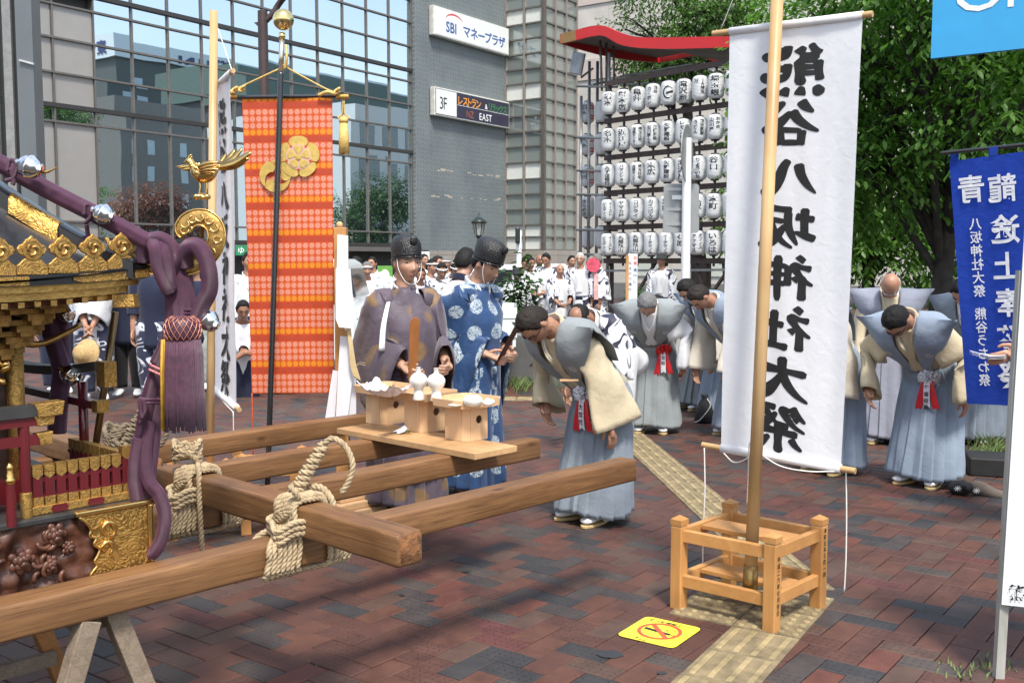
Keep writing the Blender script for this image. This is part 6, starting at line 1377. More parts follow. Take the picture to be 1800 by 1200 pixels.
for k in range(len(tcol)+1):
 t = t0_+.02 if k == 0 else (t1_ if k == len(tcol) else (tcol[k-1]+tcol[k])/2); mb = MB(); w = .07 if k in (0, len(tcol)) else .045; mb.bar(lz(t, 1.45, -.12), lz(t, zrow[0]+.62, -.12), w, w, up=LD); rpart(mb, 'upright', M_rack)
for z in [zz_-.46 for zz_ in zrow]+[zrow[0]+.58]: mb = MB(); mb.bar(lz(t0_, z, .06), lz(t1_, z, .06), .06, .14); rpart(mb, 'rail', M_rack)
for t in (lt(1068), lt(1160), lt(1240), lt(1285), t1_):
 mb = MB(); mb.bar(lz(t, 0, -.2), lz(t, 1.6, -.2), .09, .09, up=LD); rpart(mb, 'leg', M_rack)
for a, b in ((1112, 1150), (1190, 1165), (1262, 1225), (1236, 1288), (1300, 1270)): mb = MB(); mb.bar(lz(lt(a), .1, .3), lz(lt(b), 1.55, -.1), .07, .07, up=LD); rpart(mb, 'brace', M_rack)
mb = MB(); mb.bar(lz(lt(1030), 1.3, .1), lz(t1_, 1.38, .1), .06, .06); rpart(mb, 'rail', M_pipe)
for px in (1020, 1034, 1048, 1068):
 Y = 30.5 if px < 1050 else 29.2; a = aty(px, 470, Y); mb = MB(); mb.tube([Vector((a.x, a.y, 0)), Vector((a.x, a.y, 7.4 if px != 1020 else 6.4))], .045, 8); rpart(mb, 'scaffold_pole', M_pipe, smooth=True)
for py in (152, 242, 300, 342, 404, 447): a, b = aty(1014, py, 30.6), aty(1085, py+1, 29.1); mb = MB(); mb.tube([a, b], .035, 8); rpart(mb, 'scaffold_pole', M_pipe, smooth=True)
for pts in (((1040, 150, 30), (1075, 142, 31), (1100, 138, 33)), ((1055, 60, 30.3), (1058, 160, 30.3)), ((1066, 70, 30.6), (1066, 160, 30.6)), ((1078, 75, 31), (1080, 150, 31)), ((1090, 135, 30), (1220, 112, 27.5)), ((1090, 150, 32), (1240, 140, 30))): mb = MB(); mb.tube([aty(*p) for p in pts], .035, 8); rpart(mb, 'scaffold_pole', M_pipe, smooth=True)
# wavy canopy: red front edge, grey underside
M_redp = mat('bright_red_board', (.55, .016, .018), .45, var=.05, vs=1); M_und = mat('grey_soffit', (.16, .17, .17), .7, var=.15, vs=1); M_gtip = mat('gilt_board_tip', (.26, .15, .05), .5)
top = spline([Vector(p) for p in ((985, 60, 0), (1012, 53, 0), (1040, 46, 0), (1062, 46, 0), (1088, 57, 0), (1120, 65, 0), (1170, 66, 0), (1230, 65, 0), (1300, 64, 0), (1380, 66, 0))], 6); bot = spline([Vector(p) for p in ((985, 77, 0), (1012, 71, 0), (1040, 64, 0), (1062, 64, 0), (1088, 78, 0), (1120, 84, 0), (1170, 86, 0), (1230, 85, 0), (1300, 83, 0), (1380, 84, 0))], 6)
CQ = LQ+LN*.35
def cp(p): return onplane(p.x, p.y, CQ, LN)
for i0, i1, m_, nm in ((0, 6, M_gtip, 'canopy_tip'), (6, len(top)-1, M_redp, 'canopy_edge')):
 mb = MB(); mb.rings([[cp(t), cp(b), cp(b)-LN*.1, cp(t)-LN*.1] for t, b in zip(top[i0:i1+1], bot[i0:i1+1])]); rpart(mb, nm, m_)
mb = MB(); mb.rings([[cp(b)-LN*.11+Vector((0, 0, .1)), cp(b)-LN*2.0+Vector((0, 0, .12)), cp(b)-LN*4.2+Vector((0, 0, .12)), cp(b)-LN*4.2+Vector((0, 0, .2)), cp(b)-LN*.11+Vector((0, 0, .2))] for b in bot]); rpart(mb, 'canopy_roof', M_und)
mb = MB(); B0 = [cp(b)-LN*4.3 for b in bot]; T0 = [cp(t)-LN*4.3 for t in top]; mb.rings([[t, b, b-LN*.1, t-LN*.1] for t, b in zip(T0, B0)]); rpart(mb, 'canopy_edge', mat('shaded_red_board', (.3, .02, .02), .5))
mb = MB(); mb.rings([[cp(top[0])-LN*(4.3*k/6)+Vector((0, 0, -.12*math.sin(k/6*3.1))), cp(bot[0])-LN*(4.3*k/6)+Vector((0, 0, -.12*math.sin(k/6*3.1)))] for k in range(7)], close=False); rpart(mb, 'canopy_edge', M_redp, solid=.05)
fld = thing('floodlight', 'tilted floodlight panel clamped to the scaffold under the canopy tip', 'floodlight', tuple(aty(1016, 118, 30)))
a = aty(1015, 112, 30.); mb = MB(); Mx = Matrix.Rotation(-.9, 3, 'Z') @ Matrix.Rotation(.28, 3, 'Y'); mb.box(a, (.5, .09, .62), M=Mx.to_4x4()); mb.build('housing', M_pipe, fld, bevel=.02); mb = MB(); mb.box(a+Mx @ Vector((0, -.05, 0)), (.42, .012, .54), M=Mx.to_4x4()); mb.build('lamp_glass', mat('lamp_glass', (.2, .22, .25), .15), fld); mb = MB(); mb.bar(a+Vector((.1, 0, -.4)), a+Vector((.45, -.1, -.15)), .05); mb.build('bracket', M_rack, fld)
# lanterns
def lantern_mat():
 m, nt, p, L = base('lantern_paper'); tc = nd(nt, 'ShaderNodeTexCoord'); w = nd(nt, 'ShaderNodeTexWave', wave_type='BANDS', bands_direction='Z', i_Scale=9.); L(tc.outputs['Object'], w.inputs[0])
 b = nd(nt, 'ShaderNodeBump', i_Strength=.35, i_Distance=.02); L(w.outputs['Fac'], b.inputs['Height']); L(b.outputs[0], p.inputs['Normal']); p.inputs['Base Color'].default_value = (.72, .74, .75, 1); p.inputs['Roughness'].default_value = .45
 t = nd(nt, 'ShaderNodeBsdfTranslucent'); t.inputs[0].default_value = (.75, .77, .78, 1); ms = nd(nt, 'ShaderNodeMixShader', i_0=.25); L(p.outputs[0], ms.inputs[1]); L(t.outputs[0], ms.inputs[2]); L(ms.outputs[0], nt.nodes['Material Output'].inputs[0]); return m
M_lan = lantern_mat(); RL, HL = .205, .62
lm = MB(); prof = [(.10, -.31), (.135, -.30), (.172, -.275), (.195, -.23), (.205, -.16), (.2055, 0), (.205, .16), (.195, .23), (.172, .275), (.135, .30), (.10, .31)]; lm.lathe(prof, (0, 0, 0), 26); lo = lm.build('lantern_shade', M_lan, None, smooth=True); lme = lo.data; bpy.data.objects.remove(lo)
lm = MB(); lm.lathe([(.1, -.34), (.105, -.33), (.105, -.305), (.09, -.305)], (0, 0, 0), 18); lm.lathe([(.09, .305), (.105, .305), (.105, .33), (.1, .34)], (0, 0, 0), 18); lm.tube([(0, 0, .33), (0, 0, .44)], .008, 6); lm.tube([(-.03, 0, -.34), (-.03, 0, -.37), (.03, 0, -.37), (.03, 0, -.34)], .012, 5); lo = lm.build('lantern_cap', M_ink, None); lmc = lo.data; bpy.data.objects.remove(lo)
ordn = ['first', 'second', 'third', 'fourth', 'fifth', 'sixth', 'seventh', 'eighth', 'ninth', 'tenth']; rown = ['top', 'second', 'middle', 'fourth', 'bottom']
faceang = math.atan2(-1, -.05)
def lantern(c, colsx, label, stripes=False, ang=None):
 o = bpy.data.objects.new('paper_lantern', None); C.objects.link(o); o.location = c; W[o.name] = Matrix.Translation(c); tag(o, label, 'lantern', 'white paper lanterns on the rack'); o.rotation_euler = (0, 0, 0)
 s = link('lantern_shade', lme, o); s.location = (0, 0, 0); link('lantern_cap', lmc, o)
 a0 = ang if ang is not None else math.atan2(-c.y, -c.x)-.06
 def cyl(x, y):
  t = a0+x/RL; z = y; r = interp([(-.31, .1), (-.3, .137), (-.275, .175), (-.23, .198), (-.16, .2085), (.16, .2085), (.23, .198), (.275, .175), (.3, .137), (.31, .1)], z)+.002; return Vector((math.cos(t)*r, math.sin(t)*r, z))
 mb = MB()
 for txt, x0, y0, sz, sx in colsx:
  n = len(txt); pit = min(sz*1.02, (y0+.27)/n); put_text(mb, txt, lambda x, y: cyl(x0+x, y0+y), min(sz, pit*1.08), .022, True, pit, sx=sx)
 if mb.v: mb.build('lettering', M_ink, s, world=False)
 if stripes:
  mb = MB()
  for z in (.2, .12, -.1, -.18):
   P = [(cyl(.05+.035*k, z), cyl(.05+.035*k, z-.045)) for k in range(7)]; mb.rings([[a, b] for a, b in P], close=False)
  mb.build('red_stripes', M_redink, s, world=False)
 return o
T = [[('岩本', 0, 0), ('塚本店',), ('亀井',), ('カーボン', '熊谷'), ('',), ('滝沢産',), ('万', 'JA埼玉'), ('埼玉銀',)],
     [('名木',), ('近江屋',), ('結婚センター', '埼玉住宅'), ('石川原んち', '介護施設'), ('矢野建設',), ('レモンド',), ('うどん', '熊谷家事'), ('山川屋', 'おかめ')],
     [('みずほ銀行',), ('パマンション',), ('結婚センター', '埼玉住宅'), ('末広',), ('矢野建設',), ('滝沢屋',), ('りょういち',), ('谷口',)],
     [('ビルディング', 'イースト'), ('ヤマカ屋',), ('コジライ',), ('カイコツク',), ('丸山',), ('熊谷堂',), ('大沢',), ('本町',)],
     [('ビルディング', 'イースト'), ('丸喬秋山',), ('丸喬秋山',), ('イーテクノス',), ('イーテクノス',), ('石原',), ('アフマス', 'オフィス'), ('いろは',)]]
for r_ in range(5):
 for c_ in range(10):
  tx = [t for t in (T[r_][c_] if c_ < 8 else ('祭',)) if isinstance(t, str) and t]
  cols_ = []
  if len(tx) == 1: cols_ = [(tx[0], -.02, .25, .17 if len(tx[0]) < 4 else .115, 1.35 if len(tx[0]) < 4 else 1.35)]
  elif len(tx) == 2: cols_ = [(tx[0], -.09, .22, .115, 1.1), (tx[1], .075, .24, .1, 1.1)]
  p = lz(tcol[c_], zrow[r_]+rnd.uniform(-.012, .012), .22)
  o = lantern(p, cols_, 'white paper lantern with black lettering, %s from left in the %s row of the rack' % (ordn[c_], rown[r_]))
  if r_ == 0 and c_ == 4:
   s = o.children[0]; a0 = math.atan2(-p.y, -p.x); mb = MB()
   for q in (0, 1):
    P = []
    for k in range(17):
     t = R(40+280*k/16); x, y = -.0+.13*math.cos(t)*.9, .17*math.sin(t)*.8; P.append((x, y, .035 if 2 < k < 14 else .012))
    if q == 0: mb.rings([[Vector((math.cos(a0+(x+w*math.cos(R(40+280*i/16)))/RL)*.21, math.sin(a0+(x+w*math.cos(R(40+280*i/16)))/RL)*.21, y+w*math.sin(R(40+280*i/16)))), Vector((math.cos(a0+x/RL)*.21, math.sin(a0+x/RL)*.21, y))] for i, (x, y, w) in enumerate(P)], close=False)
    else: mb.rings([[Vector((math.cos(a0+x/RL)*.2105, math.sin(a0+x/RL)*.2105, .02+.25*x)), Vector((math.cos(a0+x/RL)*.2105, math.sin(a0+x/RL)*.2105, -.035+.25*x))] for x in [-.06+.02*k for k in range(10)]], close=False)
   mb.build('swoosh_emblem', M_ink, s, world=False)
for k, y in enumerate((198, 255, 310, 364, 418)):
 lantern(aty(1033, y, 31.2), [(('名木', '大木', '石田', 'きらめき', '')[k], -.1, .22, .16, 1.3)] if k < 4 else [], 'white lantern on the side of the rack, %s from the top%s' % (ordn[k], ', with red stripes' if k < 3 else ''), k < 3)
 lantern(aty(1058, y-1, 30.4), [], 'plain grey looking lantern squeezed beside the corner post, %s from the top' % ordn[k])
# ================================================================== TREES AND PLANTS
def leaf_mat(name, c1, c2, tr=.35):
 m, nt, p, L = base(name); g = nd(nt, 'ShaderNodeNewGeometry'); rp = ramp(nt, [(.0, c1), (.6, c2), (1., [c*1.35 for c in c2])]); L(g.outputs['Random Per Island'], rp.inputs[0]); L(rp.outputs[0], p.inputs['Base Color']); p.inputs['Roughness'].default_value = .45; p.inputs['Specular IOR Level'].default_value = .4
 t = nd(nt, 'ShaderNodeBsdfTranslucent'); h = nd(nt, 'ShaderNodeMix', data_type='RGBA', blend_type='MULTIPLY'); h.inputs[0].default_value = 1; L(rp.outputs[0], h.inputs[6]); h.inputs[7].default_value = (1.5, 1.9, .8, 1); L(h.outputs[2], t.inputs[0]); ms = nd(nt, 'ShaderNodeMixShader', i_0=tr); L(p.outputs[0], ms.inputs[1]); L(t.outputs[0], ms.inputs[2]); L(ms.outputs[0], nt.nodes['Material Output'].inputs[0]); return m
M_leaf = leaf_mat('cherry_leaf', (.04, .1, .016), (.085, .18, .03)); M_leaf2 = leaf_mat('fine_leaf', (.045, .1, .025), (.09, .16, .045)); M_leaf3 = leaf_mat('glossy_leaf', (.02, .055, .015), (.04, .09, .025), .2); M_bark = mat('dark_bark', (.035, .028, .024), .9, var=.3, vs=8, bump=.7, bs=25)
def leaf_v(p, d, up, L_, w):
 s = d.cross(up).normalized(); n = s.cross(d); return [p, p+d*L_*.35+s*w*.5+n*-w*.12, p+d*L_*.75+s*w*.36-n*w*.22, p+d*L_-n*w*.45, p+d*L_*.75-s*w*.36-n*w*.22, p+d*L_*.35-s*w*.5-n*w*.12]
LF = [(0, 1, 2, 3), (0, 3, 4, 5)]
def twig_leaves(p, d, n, L_, w, rr, out):
 side = d.cross(Vector((0, 0, 1))); side = side.normalized() if side.length > .1 else Vector((1, 0, 0))
 for k in range(n):
  q = p+d*(L_*.55*k); s = side*(1 if k % 2 else -1); dd = (d*.55+s*rr.uniform(.5, 1.)+Vector((rr.uniform(-.3, .3), rr.uniform(-.3, .3), rr.uniform(-.75, .05)))).normalized(); l = L_*rr.uniform(.75, 1.2)
  out.append((q, dd, (Vector((0, 0, 1))+Vector((rr.uniform(-.4, .4), rr.uniform(-.4, .4), 0))).normalized(), l, l*w))
def tree(label, base_, crown, rad, nt_, per, L_, w, lm_, seed, trunk_r, lobes=9, top300=False, name='tree', group=None, lower=-.9):
 rr = random.Random(seed); o = thing(name, label, 'tree', tuple(base_), 0, group); cr_ = Vector(crown)
 P = spline([base_, base_.lerp(Vector((cr_.x, cr_.y, cr_.z-rad[2]*.7)), .55)+Vector((rr.uniform(-.15, .15), rr.uniform(-.1, .1), 0)), Vector((cr_.x, cr_.y, cr_.z-rad[2]*.55)), cr_+Vector((0, 0, rad[2]*.5))], 6); mb = MB(); n = len(P); mb.tube(P, [trunk_r*(1-.8*k/n)+trunk_r*.35*max(0, 1-k/2.5) for k in range(n)], 12); mb.build('trunk', M_bark, o, smooth=True)
 lob = []
 for k in range(lobes):
  a = rr.uniform(0, 6.28); z = rr.uniform(lower, .9); q = math.sqrt(max(0, 1-z*z*.7)); lob.append((cr_+Vector((math.cos(a)*q*rad[0]*.62, math.sin(a)*q*rad[1]*.62, z*rad[2]*.62)), rr.uniform(.32, .5)))
  mb = MB(); s0 = P[rr.randrange(n//3, n-2)]; m_ = s0.lerp(lob[-1][0], .55)+Vector((0, 0, rr.uniform(.0, .25))); S = spline([s0, m_, lob[-1][0], lob[-1][0]+(lob[-1][0]-s0)*.25], 4); mb.tube(S, [trunk_r*.34*(1-.85*i/len(S)) for i in range(len(S))], 7)
  for b in range(4): e = lob[-1][0]+Vector((rr.uniform(-1, 1)*rad[0], rr.uniform(-1, 1)*rad[1], rr.uniform(-.8, .8)*rad[2]))*.33; mb.tube(spline([m_, m_.lerp(e, .5)+Vector((0, 0, .1)), e], 3), [trunk_r*.13, trunk_r*.12, trunk_r*.1, trunk_r*.08, trunk_r*.06, trunk_r*.05, trunk_r*.03], 5)
  mb.build('limb', M_bark, o, smooth=True)
 L0 = []
 for k in range(nt_):
  c, s = rr.choice(lob); v = Vector((rr.gauss(0, 1), rr.gauss(0, 1), rr.gauss(0, 1))).normalized()*(rr.random()**.4); p = c+Vector((v.x*rad[0]*s*1.15, v.y*rad[1]*s*1.15, v.z*rad[2]*s*.85)); d = (v+Vector((0, 0, -.15))+Vector((rr.uniform(-.5, .5), rr.uniform(-.5, .5), rr.uniform(-.4, .3)))).normalized(); twig_leaves(p, d, per, L_, w, rr, L0)
 if top300:
  def vis(q):
   r = q[0]-EYE; return r.y > 0 and abs(r.x/r.y) < .5 and -.3 < (r.z/r.y) < .27
  idx = sorted([i for i, q in enumerate(L0) if vis(q)], key=lambda i: L0[i][0].y-L0[i][3]*12)[:300]; ids = set(idx); mb = MB(); mb.add(leaf_v(Vector(), Vector((1, 0, 0)), Vector((0, 0, 1)), 1, w), LF); lo = mb.build('leaf', lm_, None, smooth=True); me = lo.data; bpy.data.objects.remove(lo)
  for i in idx:
   p, d, u, l, ww = L0[i]; s = d.cross(u).normalized(); nn = s.cross(d); ob_ = link('leaf', me, o); ob_.matrix_local = W[o.name].inverted() @ (Matrix.Translation(p) @ (Matrix((d, -s, nn)).transposed().to_4x4()) @ Matrix.Scale(l, 4))
  L0 = [q for i, q in enumerate(L0) if i not in ids]
 mb = MB()
 for q in L0: mb.add(leaf_v(*q), LF)
 tag(mb.build('crown', lm_, o, smooth=True), kind='stuff'); return o
tree('big leafy green tree at right, spreading over the bowing men', Vector((6.3, 15.2, 0)), (6.35, 14.9, 4.3), (2.75, 3., 2.75), 4200, 7, .13, .46, M_leaf, 11, .19, 22, True)
tree('smaller tree behind the red edged canopy', Vector((6.9, 37, 0)), (6.1, 36.5, 9.6), (2.9, 2.2, 2.6), 2600, 7, .16, .42, M_leaf2, 4, .3, 12)
tree('tree at the far right behind the blue sign', Vector((12.5, 24, 0)), (11.5, 23.5, 5.8), (4.2, 3, 4.2), 2600, 7, .18, .46, M_leaf, 21, .25, 14)
tree('tree farther back between the big tree and the pale building', Vector((13, 37, 0)), (12.6, 36, 5.), (6., 3., 5.2), 2400, 7, .26, .46, M_leaf, 31, .3, 14)
tree('bushy street tree across the square, mirrored in the glass', mir(aty(655, 470, 105)).to_2d().to_3d(), mir(aty(655, 380, 105)), (5.6, 4.6, 4.6), 1500, 7, .35, .5, M_leaf3, 41, .2, 9)
tree('reddish street tree across the square, mirrored in the glass', mir(aty(262, 470, 85)).to_2d().to_3d(), mir(aty(262, 385, 85)), (3.7, 3.2, 2.8), 900, 7, .3, .5, leaf_mat('red_leaf', (.1, .03, .02), (.16, .05, .035)), 42, .15, 7)
def bush(name, label, boxes, n, L_, m, seed, cat='hedge', kind=None):
 rr = random.Random(seed); mb = MB(); L0 = []
 for k in range(n):
  a, b = rr.choice(boxes); p = Vector([rr.uniform(a[i], b[i]) for i in range(3)]); twig_leaves(p, Vector((rr.uniform(-1, 1), rr.uniform(-1, .4), rr.uniform(.1, 1))).normalized(), 4, L_, .5, rr, L0)
 for q in L0: mb.add(leaf_v(*q), LF)
 return mb, L0
a, b = aty(1100, 540, 20.5), aty(1262, 515, 20.5); mb, _ = bush('', '', [((a.x, 20.3, .0), (b.x, 21.1, .98))], 1500, .07, M_leaf3, 3); hd = thing('hedge', 'low clipped hedge behind the bowing men', 'hedge', ((a.x+b.x)/2, 20.6, 0)); tag(mb.build('foliage', M_leaf3, hd, smooth=True), kind='stuff')
# cut evergreen branches standing behind the blue robed priest
sk = thing('evergreen_branches', 'leafy evergreen branches rising behind the planter wall beside the blue robed priest', 'plant', (.13, 14.4, .5))
rr = random.Random(8); L0 = []
for k in range(11):
 a = Vector((.13+rr.uniform(-.05, .05), 14.4, .5)); e = aty(rr.uniform(886, 938), rr.uniform(440, 545), 14.4+rr.uniform(-.2, .2)); S = spline([a, a.lerp(e, .5)+Vector((rr.uniform(-.08, .08), 0, .05)), e], 6); mb = MB(); mb.tube(S, [.012*(1-.7*i/len(S)) for i in range(len(S))], 6); mb.build('stem', M_bark, sk, smooth=True)
 for i in range(5, len(S)):
  twig_leaves(S[i], Vector((rr.uniform(-1, 1), rr.uniform(-.6, .3), rr.uniform(-.2, 1))).normalized(), 4, .13, .48, rr, L0)
mb = MB(); mb.add(leaf_v(Vector(), Vector((1, 0, 0)), Vector((0, 0, 1)), 1, .48), LF); lo = mb.build('leaf', M_leaf3, None, smooth=True); me = lo.data; bpy.data.objects.remove(lo)
for p, d, u, l, ww in L0[:300]: s = d.cross(u).normalized(); nn = s.cross(d); ob_ = link('leaf', me, sk); ob_.matrix_local = W[sk.name].inverted() @ (Matrix.Translation(p) @ (Matrix((d, -s, nn)).transposed().to_4x4()) @ Matrix.Scale(l, 4))
# weeds
gr = MB(); rr = random.Random(2)
def tuft(c, n, h, s):
 for k in range(n):
  p = c+Vector((rr.gauss(0, s), rr.gauss(0, s), 0)); a = rr.uniform(0, 6.28); l = h*rr.uniform(.4, 1.2); d = Vector((math.cos(a)*.4, math.sin(a)*.4, 1)).normalized(); w = Vector((-math.sin(a), math.cos(a), 0))*.004; gr.add([p-w, p+w, p+d*l*.6+w*.7+Vector((math.cos(a), math.sin(a), 0))*l*.1, p+d*l+Vector((math.cos(a), math.sin(a), 0))*l*.35], [(0, 1, 2), (0, 2, 3)])
for k in range(60): t = rr.random(); tuft(wa.lerp(wb_, t)+wnv*.05, 12, .07, .06)
for px, py, n, h, s in ((920, 683, 160, .16, .2), (950, 680, 120, .14, .2), (1752, 800, 160, .16, .12), (1725, 806, 60, .12, .08), (1740, 1168, 26, .035, .05), (1720, 1178, 20, .028, .06), (1690, 1186, 20, .025, .05), (1062, 912, 25, .04, .04), (1350, 800, 20, .05, .04), (560, 1160, 4, .012, .03)): tuft(onz(px, py), n, h, s)
tag(gr.build('grass', mat('weed_green', (.1, .15, .04), .7, var=.3, vs=40)), kind='stuff')
# ================================================================== STREET FURNITURE
M_iron = mat('dark_green_iron', (.012, .022, .02), .4, var=.1)
lpz = aty(842, 460, 40); lm_o = thing('street_lamp', 'old style dark green lantern post in front of the tiled wall', 'street lamp', (lpz.x, lpz.y, 0)); b0 = Vector((lpz.x, lpz.y, 0)); zt2 = aty(842, 374, 40).z
mb = MB(); mb.lathe([(.16, 0), (.16, .3), (.09, .4), (.075, 1.2), (.07, zt2-1.1), (.1, zt2-1.08), (.06, zt2-1.0), (.13, zt2-.92), (.13, zt2-.88)], b0, 14); mb.build('post', M_iron, lm_o, smooth=True, auto=R(50))
for k in range(6):
 a, b = R(60*k), R(60*k+60); f1 = lambda t, r, z: b0+Vector((math.cos(t)*r, math.sin(t)*r, z)); mb = MB(); mb.add([f1(a, .14, zt2-.86), f1(b, .14, zt2-.86), f1(b, .24, zt2-.4), f1(a, .24, zt2-.4)], [(0, 1, 2, 3)]); mb.build('lamp_pane', mat('frosted_pane', (.35, .38, .36), .3), lm_o); mb = MB(); mb.bar(f1(a, .145, zt2-.87), f1(a, .245, zt2-.39), .025); mb.build('lamp_bar', M_iron, lm_o)
mb = MB(); mb.lathe([(.3, zt2-.4), (.32, zt2-.38), (.26, zt2-.3), (.14, zt2-.2), (.06, zt2-.15), (.05, zt2-.08), (.02, zt2)], b0, 18); mb.build('lamp_hood', M_iron, lm_o, smooth=True)
q = aty(467, 458, 19); sl = thing('street_light', 'dark brown street light pole with a curved arm behind the gold ball', 'street light', (q.x, q.y, 0)); M_brn = mat('brown_paint', (.045, .026, .024), .5, var=.1); zt3 = aty(462, 20, 19).z; q2 = aty(463, 100, 19)
mb = MB(); mb.lathe([(.15, 0), (.15, .6), (.1, .7), (.09, zt3), (.05, zt3+.02)], (q2.x, q2.y, 0), 14); mb.build('pole', M_brn, sl, smooth=True, auto=R(50))
mb = MB(); mb.tube(spline([aty(466, 38, 19), aty(480, 24, 19), aty(490, 8, 19), aty(505, -10, 18.9), aty(540, -40, 18.7)], 6), .055, 10); mb.build('arm', M_brn, sl, smooth=True); mb = MB(); mb.prism([aty(446, 40, 19), aty(460, 38, 19), aty(462, 55, 19)], (0, .12, 0)); mb.build('bracket', M_brn, sl)
p = onz(1202, 700); Yp = p.y; rs_ = thing('road_sign', 'white sign post with grey sign backs turned to the viewer', 'road sign', (p.x, p.y, 0)); M_wp = mat('white_post_paint', (.72, .73, .73), .4, var=.04); M_al = mat('grey_aluminium', (.3, .31, .31), .5, .4, var=.08, vs=3)
a = aty(1211, 243, Yp); mb = MB(); mb.tube([p, Vector((p.x, p.y, a.z))], .052, 14); mb.build('post', M_wp, rs_, smooth=True, auto=R(50))
def panel(x0, y0, x1, y1, tilt):
 A, B = aty(x0, y1, Yp-.03), aty(x1, y0, Yp-.03); w, h = B.x-A.x, B.z-A.z; c = Vector(((A.x+B.x)/2, Yp+.075, (A.z+B.z)/2)); r = .04; mb = MB(); P = []
 for cx, cz, a0 in ((w/2-r, h/2-r, 0), (-w/2+r, h/2-r, 90), (-w/2+r, -h/2+r, 180), (w/2-r, -h/2+r, 270)):
  for k in range(5): t = R(a0+22.5*k); P.append(c+Vector((cx+r*math.cos(t), (cx+r*math.cos(t))*tilt, cz+r*math.sin(t))))
 mb.prism(P, (0, .012, 0)); o = mb.build('sign_panel', M_al, rs_, bevel=.003)
 for z in ((-.28*h, .33*h) if h > .25 else (0,)): mb = MB(); mb.box(c+Vector((-.05, -.012, z)), (w*.62, .02, .035)); mb.build('bracket', mat('bracket_grey', (.36, .37, .37), .4, .5), o)
panel(1168, 322, 1233, 380, .12); panel(1167, 378, 1233, 409, .12)
c = aty(1218, 270, Yp); mb = MB(); Mx = Matrix.Rotation(1.2, 3, 'Z'); P = [c+Mx @ Vector((.33*math.cos(t), .06, .33*math.sin(t))) for t in [k*.2618 for k in range(24)]]; mb.prism(P, Mx @ Vector((0, .012, 0))); mb.build('round_sign_panel', M_al, rs_);
for z in (270-22, 270+30): mb = MB(); q = aty(1214, z, Yp); mb.box(q, (.16, .05, .04)); mb.build('clamp', M_al, rs_)
mb = MB(); A = aty(1190, 347, Yp+.05); mb.box(A+Vector((0, 0, 0)), (.12, .006, .05)); mb.build('sticker', M_white, rs_)
p = onz(1199, 708); mb = MB(); mb.tube([p, p+Vector((0, 0, .7)), p+Vector((0, 0, .73))], [.055, .055, .03], 14); tag(mb.build('bollard', mat('pale_grey_paint', (.5, .52, .53), .5, var=.06), None, smooth=True, auto=R(50)), 'pale grey round bollard beside the grey haired bowing man', 'bollard')
p = aty(912, 460, 17); ph = thing('signal_pole', 'thin white pole with a dark box seen edge on, left of the crowd', 'pole', (p.x, p.y, 0)); mb = MB(); mb.tube([Vector((p.x, p.y, 0)), aty(912, 405, 17)], .045, 10); mb.build('pole', M_wp, ph, smooth=True); mb = MB(); mb.box(aty(910, 414, 16.9), (.08, .3, .26)); mb.build('signal_box', M_iron, ph, bevel=.02)
# notice sign
nsg = thing('crowd_notice', 'white upright notice with red and black lettering on a wooden stake', 'notice', tuple(onz(1110, 640)))
YN = 13.6; a, b = aty(1104, 446, YN), aty(1117, 540, YN); mb = MB(); mb.box(((a.x+b.x)/2+.01, YN, (a.z+b.z)/2-.3), (b.x-a.x+.02, .03, a.z-b.z+.6)); mb.build('board', M_white, nsg); mb = MB(); mb.box((a.x-.01, YN-.005, a.z/2-.3+.28), (.035, .05, a.z+.0)); mb.build('stake', M_pine, nsg)
mb = MB(); f_ = plane_fn(Vector((b.x-.012, YN-.017, a.z-.03)), (1, 0, 0), (0, 0, 1)); put_text(mb, '右側', f_, .05, .015, True, .07); mb.build('lettering', M_redink, nsg); mb = MB(); f_ = plane_fn(Vector((b.x-.012, YN-.017, a.z-.19)), (1, 0, 0), (0, 0, 1)); put_text(mb, '通行に', f_, .05, .012, True, .075); f_ = plane_fn(Vector((a.x+.028, YN-.017, a.z-.1)), (1, 0, 0), (0, 0, 1)); put_text(mb, 'なるので通行', f_, .045, .012, True, .07); mb.build('lettering', M_blue, nsg)
# shop front details
def poster(px0, py0, px1, py1, Y, m, label, nm='poster', cat='poster', txt=None):
 a, b = aty(px0, py1, Y), aty(px1, py0, Y); o = thing(nm, label, cat, tuple((a+b)/2)); mb = MB(); mb.box(((a.x+b.x)/2, Y, (a.z+b.z)/2), (b.x-a.x, .05, b.z-a.z)); mb.build('board', m, o)
 return o, a, b
o, a, b = poster(664, 467, 690, 504, 44, mat('leaf_green_print', (.12, .32, .06), .5), 'green poster with a white oval beside the shop entrance'); mb = MB(); c = (a+b)/2+Vector((0, -.03, 0)); mb.prism([c+Vector((.2*math.cos(t), 0, .3*math.sin(t))) for t in [k*.4 for k in range(16)]], (0, -.01, 0)); mb.build('oval', M_white, o)
poster(664, 505, 690, 560, 44, mat('pale_print', (.55, .57, .52), .6, var=.2, vs=4), 'pale printed board under the green poster')
o, a, b = poster(414, 431, 436, 449, 42, mat('sign_green', (.02, .22, .1), .5), 'small green sign under the canopy between the banners', 'shop_sign', 'sign'); mb = MB(); put_text(mb, 'ゆ', plane_fn(a+Vector((.12, -.03, .1)), (1, 0, 0), (0, 0, 1)), .3, .01); mb.build('lettering', M_wink, o)
o, a, b = poster(1005, 451, 1019, 461, 50, mat('mint_sign', (.25, .5, .4), .5), 'small pale green exit number sign below the stair tower', 'exit_sign', 'sign'); mb = MB(); put_text(mb, '3', plane_fn(a+Vector((.22, -.03, .04)), (1, 0, 0), (0, 0, 1)), .22, .02); mb.build('lettering', M_wink, o)
